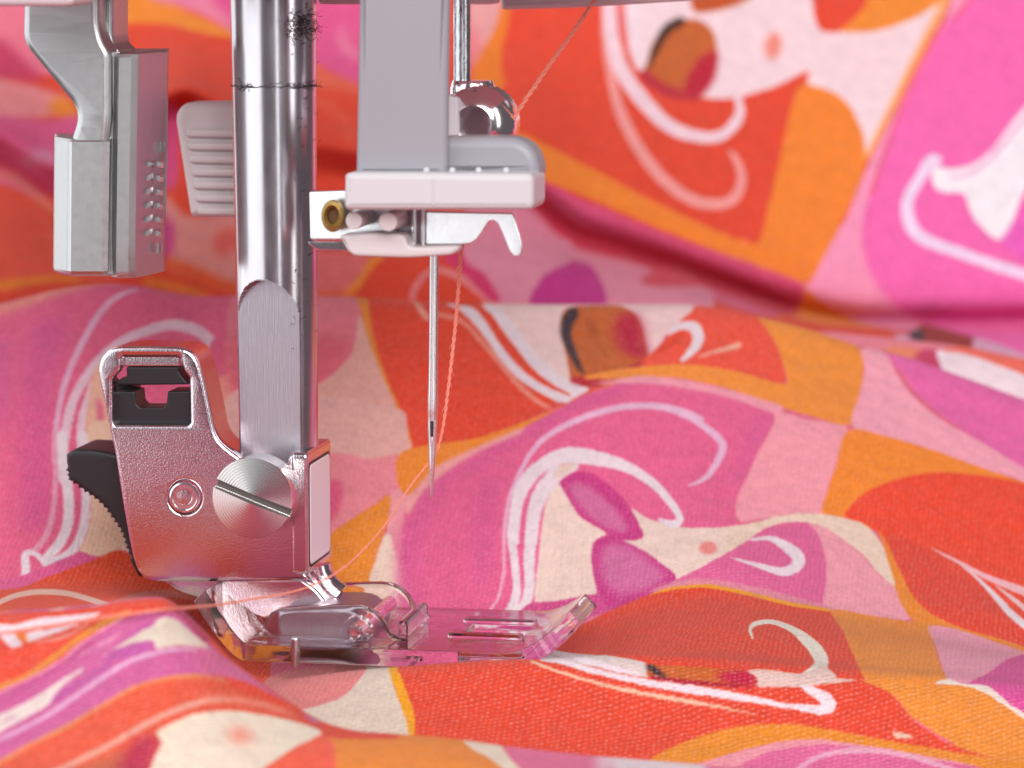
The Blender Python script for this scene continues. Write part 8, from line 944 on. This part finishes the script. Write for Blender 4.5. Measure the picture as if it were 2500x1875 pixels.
thr.part('ledge', prism(rounded(lg, .04, 4), -1.1, -.60, .045, seg=4), M['white'])
sm = tr(ZB, [(1316, 1030), (1326, 1030), (1326, 1190), (1316, 1190)], -1.1)
thr.part('mould_seam', prism(sm, -1.106, -1.05, .003), M['white'])
for a in (1290, 1440, 1592, 1750):
    qx, qz = ml(*ZB(a, 985), -.9)
    thr.part('nub', lathe([(.022, -.02), (.022, .008), (.016, .02), (.006, .024)], (qx, -.95, qz), 'Z', 16), M['white'])
sb = tr(ZB, [(1400, 545), (1482, 562), (1480, 792), (1400, 792)], .1)
thr.part('tab', prism(rounded(sb, .02, 3), .0, .28, .015), M['white'])
mp_ = tr(ZE, [(100, 258), (500, 240), (900, 240), (900, 690), (110, 690)], -.55)
thr.part('metal_bracket', prism(rounded(mp_, .012, 2), -.55, -.48, .008, y0f=lambda a, c: (tx - a) * .16), M['satin'])
ub = tr(ZE, [(120, 695), (480, 690), (520, 785), (330, 782), (210, 775), (160, 740)], -.45)
thr.part('bracket_foot', prism(rounded(ub, .02, 2), -.5, -.35, .012), M['bright'])
ex, ez = ml(*ZE(338, 470), -.6); ke = .27125 / 350
ring = []
def ering():
    V, Fc = [], []; n = 40
    prof = [(102, 140, -.06), (104, 142, -.09), (96, 134, -.115), (70, 100, -.12), (46, 72, -.10), (40, 64, -.06)]
    for rx_, rz_, h in prof:
        for k in range(n):
            a = 2 * math.pi * k / n; V.append((ex + rx_ * ke * math.cos(a), h - .5, ez + rz_ * ke * math.sin(a)))
    for i in range(len(prof) - 1):
        for k in range(n):
            k2 = (k + 1) % n; Fc.append((i * n + k, i * n + k2, (i + 1) * n + k2, (i + 1) * n + k))
    return V, Fc
ey = thr.part('eyelet', ering(), M['brass'], label='oval brass eyelet')
thr.part('bore', ([(ex + 44 * ke * math.cos(a), -.57, ez + 68 * ke * math.sin(a)) for a in np.linspace(0, 2 * math.pi, 31)[:-1]], [tuple(range(30))]), M['brassdark'], parent=ey)
for (a, b, rr) in ((530, 512, 76), (838, 522, 84)):
    qx, qz = ml(*ZE(a, b), -.92)
    thr.part('pin', lathe([(rr * ke * .2, -.925), (rr * ke * .93, -.92), (rr * ke, -.905), (rr * ke, -.45)], (qx, 0, qz), 'Y', 32), M['blush'])
bp = tr(ZE, [(395, 645), (470, 636), (700, 622), (930, 632), (985, 645), (1004, 690), (1012, 728), (1075, 748), (1470, 738), (1470, 785), (1405, 822), (1200, 838), (1000, 848), (760, 842), (530, 832), (470, 785)], -.8)
thr.part('lower_guide', prism(rounded(bp, .02, 3), -.8, -.56, .025), M['blush'])
hk = tr(ZE, [(1195, 420), (2000, 425), (2030, 520), (2068, 640), (2086, 720), (2082, 785), (2050, 826), (2010, 818), (1970, 775), (1935, 690), (1895, 595), (1860, 525), (1820, 498), (1785, 505), (1755, 545), (1715, 610), (1665, 675), (1610, 708), (1540, 716), (1195, 724)], -.62)
thr.part('hook_plate', prism(rounded(hk, .012, 3), -.64, -.58, .010, y0f=lambda a, c: (tx - a) * .16), M['satin'])
for (a, w_, mm_) in ((1066, 26, 'bright'), (1152, 26, 'satin')):
    ax, az = ml(*ZE(a, 450), -.65); _, az2 = ml(*ZE(a, 735), -.65)
    thr.part('post', lathe([(w_ * ke, 0), (w_ * ke, az - az2 + .1)], (ax, -.63, az2), 'Z', 20), M[mm_])
bk = tr(ZE, [(700, 420), (1195, 420), (1195, 735), (1000, 735), (700, 640)], -.52)
thr.part('back_plate', prism(bk, -.52, -.46, .006), M['flat'])

# ------------------------------------------------------------------ needle clamp on its rod
gx, gz = ml(1150, 330, .35)
clm = Thing('needle_clamp', 'chrome needle clamp with a knurled screw on a thin steel rod', 'needle clamp', (gx, .35, gz))
ra, rz1 = ml(1127, -150, .35); _, rz2 = ml(1127, 260, .35)
clm.part('rod', lathe([(.062, 0), (.062, rz1 - rz2)], (ra, .35, rz2), 'Z', 28), M['rod'])
ca, cz1 = ml(1150, 197, .3); _, cz2 = ml(1150, 360, .3)
clm.part('clamp_block', lathe([(.16, 0), (.165, .02), (.165, cz1 - cz2 - .05), (.14, cz1 - cz2)], (ca, .35, cz2), 'Z', 40), M['bright'])
ka, kz = ml(1168, 300, .25)
clm.part('knurled_screw', lathe([(.05, .02), (.13, .0), (.20, .03), (.245, .10), (.262, .16), (.268, .20), (.268, .36)], (ka, .05, kz), 'Y', 72, lambda k, r, h: 1 + (.008 if k % 2 else -.012) * (r > .25)), M['bright'])

# ------------------------------------------------------------------ cast metal lever at the left
lx_, lz_ = ml(250, 675, -.2)
lev = Thing('cast_lever', 'grey cast metal lever with a knurled strip, hanging at the left', 'lever', (lx_, -.2, lz_))
lo = tr(ZA, [(135, -160), (133, 45), (130, 210), (150, 270), (185, 315), (300, 455), (420, 600), (441, 650), (440, 705), (425, 755), (412, 790), (412, 1000), (600, 1000), (640, 700), (640, 300), (600, 240), (575, 150), (570, -160)], -.3)
lev.part('plate', prism(rounded(lo, .05, 4), -.31, .25, .055, seg=3), M['cast'])
def sweep(prof, rows, slope):
    V, Fc = [], []
    for b, ins in rows:
        sh = (b - 300) * slope
        for (a, y) in prof:
            x, _ = ml(*ZA(a + sh * (.6 if a > 620 else .3), b), y); _, z = ml(*ZA(a, b), -.2)
            V.append((x, y + .0012 * ins * (1 if y < .2 else 0), z))
    n = len(prof)
    for i in range(len(rows) - 1):
        for k in range(n): k2 = (k + 1) % n; Fc.append((i * n + k, i * n + k2, (i + 1) * n + k2, (i + 1) * n + k))
    Fc += [tuple(range(n)), tuple((len(rows) - 1) * n + k for k in range(n))]
    return V, Fc
lev.part('lower_body', sweep([(322, .25), (318, -.02), (328, -.08), (395, -.29), (420, -.325), (600, -.325), (644, -.30), (656, -.25), (656, .25)], [(792, 60), (800, 20), (815, 0), (1560, 0), (1580, 14), (1592, 50)], -.028), M['cast'], sharp=20)
lev.part('block', sweep([(600, .05), (645, .02), (655, -.22), (690, -.30), (760, -.30), (800, -.26), (838, -.16), (900, .02), (960, .19), (978, .26), (978, .45), (600, .45)], [(298, 60), (310, 10), (330, 0), (900, 0), (1400, 6), (1560, 14), (1600, 30), (1606, 60)], -.028), M['cast'], sharp=24)
lev.part('web', prism(tr(ZA, [(600, 300), (720, 300), (700, 1590), (580, 1590)], -.22), -.235, .2, .01), M['cast'])
st = tr(ZA, [(600, -160), (658, -160), (655, 200), (668, 262), (700, 285), (700, 330), (640, 330), (600, 250)], -.1)
lev.part('stem', prism(rounded(st, .02, 3), -.12, .3, .03), M['cast'])
bumps = None
bm_v = [(-.032, -.0, -.029), (.032, 0, -.029), (.032, 0, .029), (-.032, 0, .029), (0, -.05, .002)]
bm_f = [(0, 1, 4), (1, 2, 4), (2, 3, 4), (3, 0, 4), (0, 3, 2, 1)]
for i in range(6):
    for j, a in enumerate((878, 935)):
        b = 948 + i * 80; sh = -(b - 300) * .028 * .6
        yy = -.16 + (a - 838) / 62 * .18 - .006
        x, z = ml(*ZA(a + sh, b), yy)
        rot = Matrix.Rotation(R_(44), 3, 'Z')
        V = [tuple(rot @ Vector(q) + Vector((x, yy, z))) for q in bm_v]
        if bumps is None:
            bumps = mesh_obj('stud', V, bm_f, M['bright'], lev.e, lev.base, 10, loc=(Vector((x, yy, z)) - lev.base)); p0 = Vector((x, yy, z))
        else:
            o = bumps.copy(); col.objects.link(o); o.parent = lev.e; o.location = Vector((x, yy, z)) - lev.base

for (a, b0, b1) in ((938, 820, 880), (922, 1405, 1465)):
    yy = -.16 + (a - 838) / 62 * .18 - .012
    (xa, za), (xb, zb_) = ml(*ZA(a, b0), yy), ml(*ZA(a - 1, b1), yy)
    lev.part('end_mark', tube([(xa, yy, za), (xb, yy, zb_)], .018, 6), M['bright'])

# ------------------------------------------------------------------ ridged white lever behind the bar
wx, wz = ml(640, 530, 1.2)
wlv = Thing('lifter_lever', 'white plastic lifter lever with moulded ridges behind the presser bar', 'lever', (wx, 1.2, wz))
hp = tr(ZA, [(1008, 700), (1012, 655), (1040, 615), (1080, 594), (1340, 590), (1640, 588), (1640, 1262), (1110, 1258), (1092, 1235)], 1.0)
wlv.part('paddle', prism(rounded(hp, .05, 4), 1.0, 1.35, .07, seg=4), M['blush'])
for i in range(7):
    b = 770 + i * 75; xa = 1092 + i * 11
    x0, z0 = ml(*ZA(xa, b), .97); x1_, _ = ml(*ZA(1600, b), .97)
    wlv.part('ridge', tube([(x0, 1.0, z0), (x0 + .02, .985, z0), (x1_, .985, z0)], .034, 10), M['blush'])

# ------------------------------------------------------------------ underside of the machine head
hd0 = Vector((-1.2, 1.2, 4.66))
head = Thing('machine_head', 'pale plastic underside of the sewing machine head along the top edge', 'sewing machine', hd0)
head.part('casing', box(-4.2, 1.5, -1.0, 1.9, 4.72, 5.35, .15), M['body'])
a0, b0_ = ml(-260, 14, -1.5); a1, _ = ml(185, 14, -1.5)
head.part('face_cover', box(a0, a1, -1.55, -1.05, b0_, 5.35, .05), M['body'])
a0, b0_ = ml(782, 10, .7); a1, _ = ml(900, 10, .7)
head.part('bar_guide', box(a0, a1, .6, 1.0, b0_, 5.2, .03), M['body'])
a0, b0_ = ml(1146, 10, 1.5); a1, _ = ml(1212, 10, 1.5)
head.part('bar_guide', box(a0, a1, 1.4, 1.7, b0_, 5.2, .03), M['body'])
p0 = ml(1222, 24, 1.7); p1 = ml(1420, 18, 1.7); p2 = ml(1780, -4, 1.7); p3 = ml(1780, -200, 1.7); p4 = ml(1222, -200, 1.7)
head.part('front_lip', prism(rounded([p0, p1, p2, p3, p4], .03, 3), 1.7, 2.0, .04), M['white'])

# ------------------------------------------------------------------ thread
def T(u, v, y): return at(u, v, y)
def thread(points, r):
    P = catmull(points, 14); s = 0; A, B = [], []
    prev = None
    for i, p in enumerate(P):
        t = (P[min(i + 1, len(P) - 1)] - P[max(i - 1, 0)]).normalized()
        if prev is None: a = t.cross(Vector((0, 1, 0)))
        else: a = prev - t * prev.dot(t)
        a.normalize(); prev = a; b = t.cross(a)
        if i: s += (p - P[i - 1]).length
        yield p, a, b, s
def strands(points, r, pitch=.11):
    P = catmull(points, 16)
    # resample evenly
    d = [0]
    for i in range(1, len(P)): d.append(d[-1] + (P[i] - P[i - 1]).length)
    n = int(d[-1] / .018); S = np.linspace(0, d[-1], n)
    X = np.column_stack([np.interp(S, d, [p[k] for p in P]) for k in range(3)]); P = [Vector(x) for x in X]
    out = []; frames = []; prev = None
    for i, p in enumerate(P):
        t = (P[min(i + 1, n - 1)] - P[max(i - 1, 0)]).normalized()
        a = t.cross(Vector((0, 1, 0))) if prev is None else prev - t * prev.dot(t)
        a.normalize(); prev = a; frames.append((p, a, t.cross(a)))
    rr = np.interp(S, np.linspace(0, d[-1], len(r)), r) if hasattr(r, '__len__') else [r] * n
    for ph in (0, math.pi):
        out.append(tube([p + (a * math.cos(s / pitch * 2 * math.pi + ph) + b * math.sin(s / pitch * 2 * math.pi + ph)) * q * .56 for (p, a, b), s, q in zip(frames, S, rr)], [q * .54 for q in rr], 6))
    rf = random.Random(n)
    for i in range(4, n - 4, 5):
        p, a, b = frames[i]; th_ = rf.uniform(0, 6.28); d = a * math.cos(th_) + b * math.sin(th_); f = (frames[i + 3][0] - p).normalized()
        L = rf.uniform(.02, .05); q0 = p + d * rr[i] * .8
        out.append(tube([q0, q0 + f * L * .6 + d * L * .25, q0 + f * L + d * L * rf.uniform(.1, .7)], .0014, 4))
    return join(*out)
top = strands([T(1470, -30, .1), T(1451, 0, .1), T(1395, 84, .1), T(1330, 175, .1), T(1270, 264, .1), T(1250, 296, .12)], .0155)
mid = strands([T(1128, 560, -.1), T(1125, 620, -.1), T(1118, 720, -.08), T(1108, 830, -.06), T(1094, 950, -.04), T(1082, 1040, -.02), T(1068, 1098, .0), T(1059, 1112, .02)], [.0150, .0145, .0135, .012, .010])
tail = strands([T(1048, 1120, .04), T(1040, 1138, .0), T(1000, 1190, -.15), T(950, 1268, -.38), T(890, 1340, -.7), T(830, 1393, -.95), T(760, 1430, -1.15), T(700, 1448, -1.3), T(620, 1462, -1.5), T(530, 1477, -1.8), T(460, 1484, -2.25), T(390, 1490, -2.62), T(280, 1503, -2.66), T(170, 1521, -2.72), T(60, 1538, -2.8), T(-60, 1558, -2.9)], [.007, .007, .008, .010, .0115, .012])
V, Fc = join(top, mid, tail)
th = mesh_obj('thread', V, Fc, M['thread'])
th['label'] = 'twisted salmon red sewing thread running through the needle and off to the left'; th['category'] = 'thread'
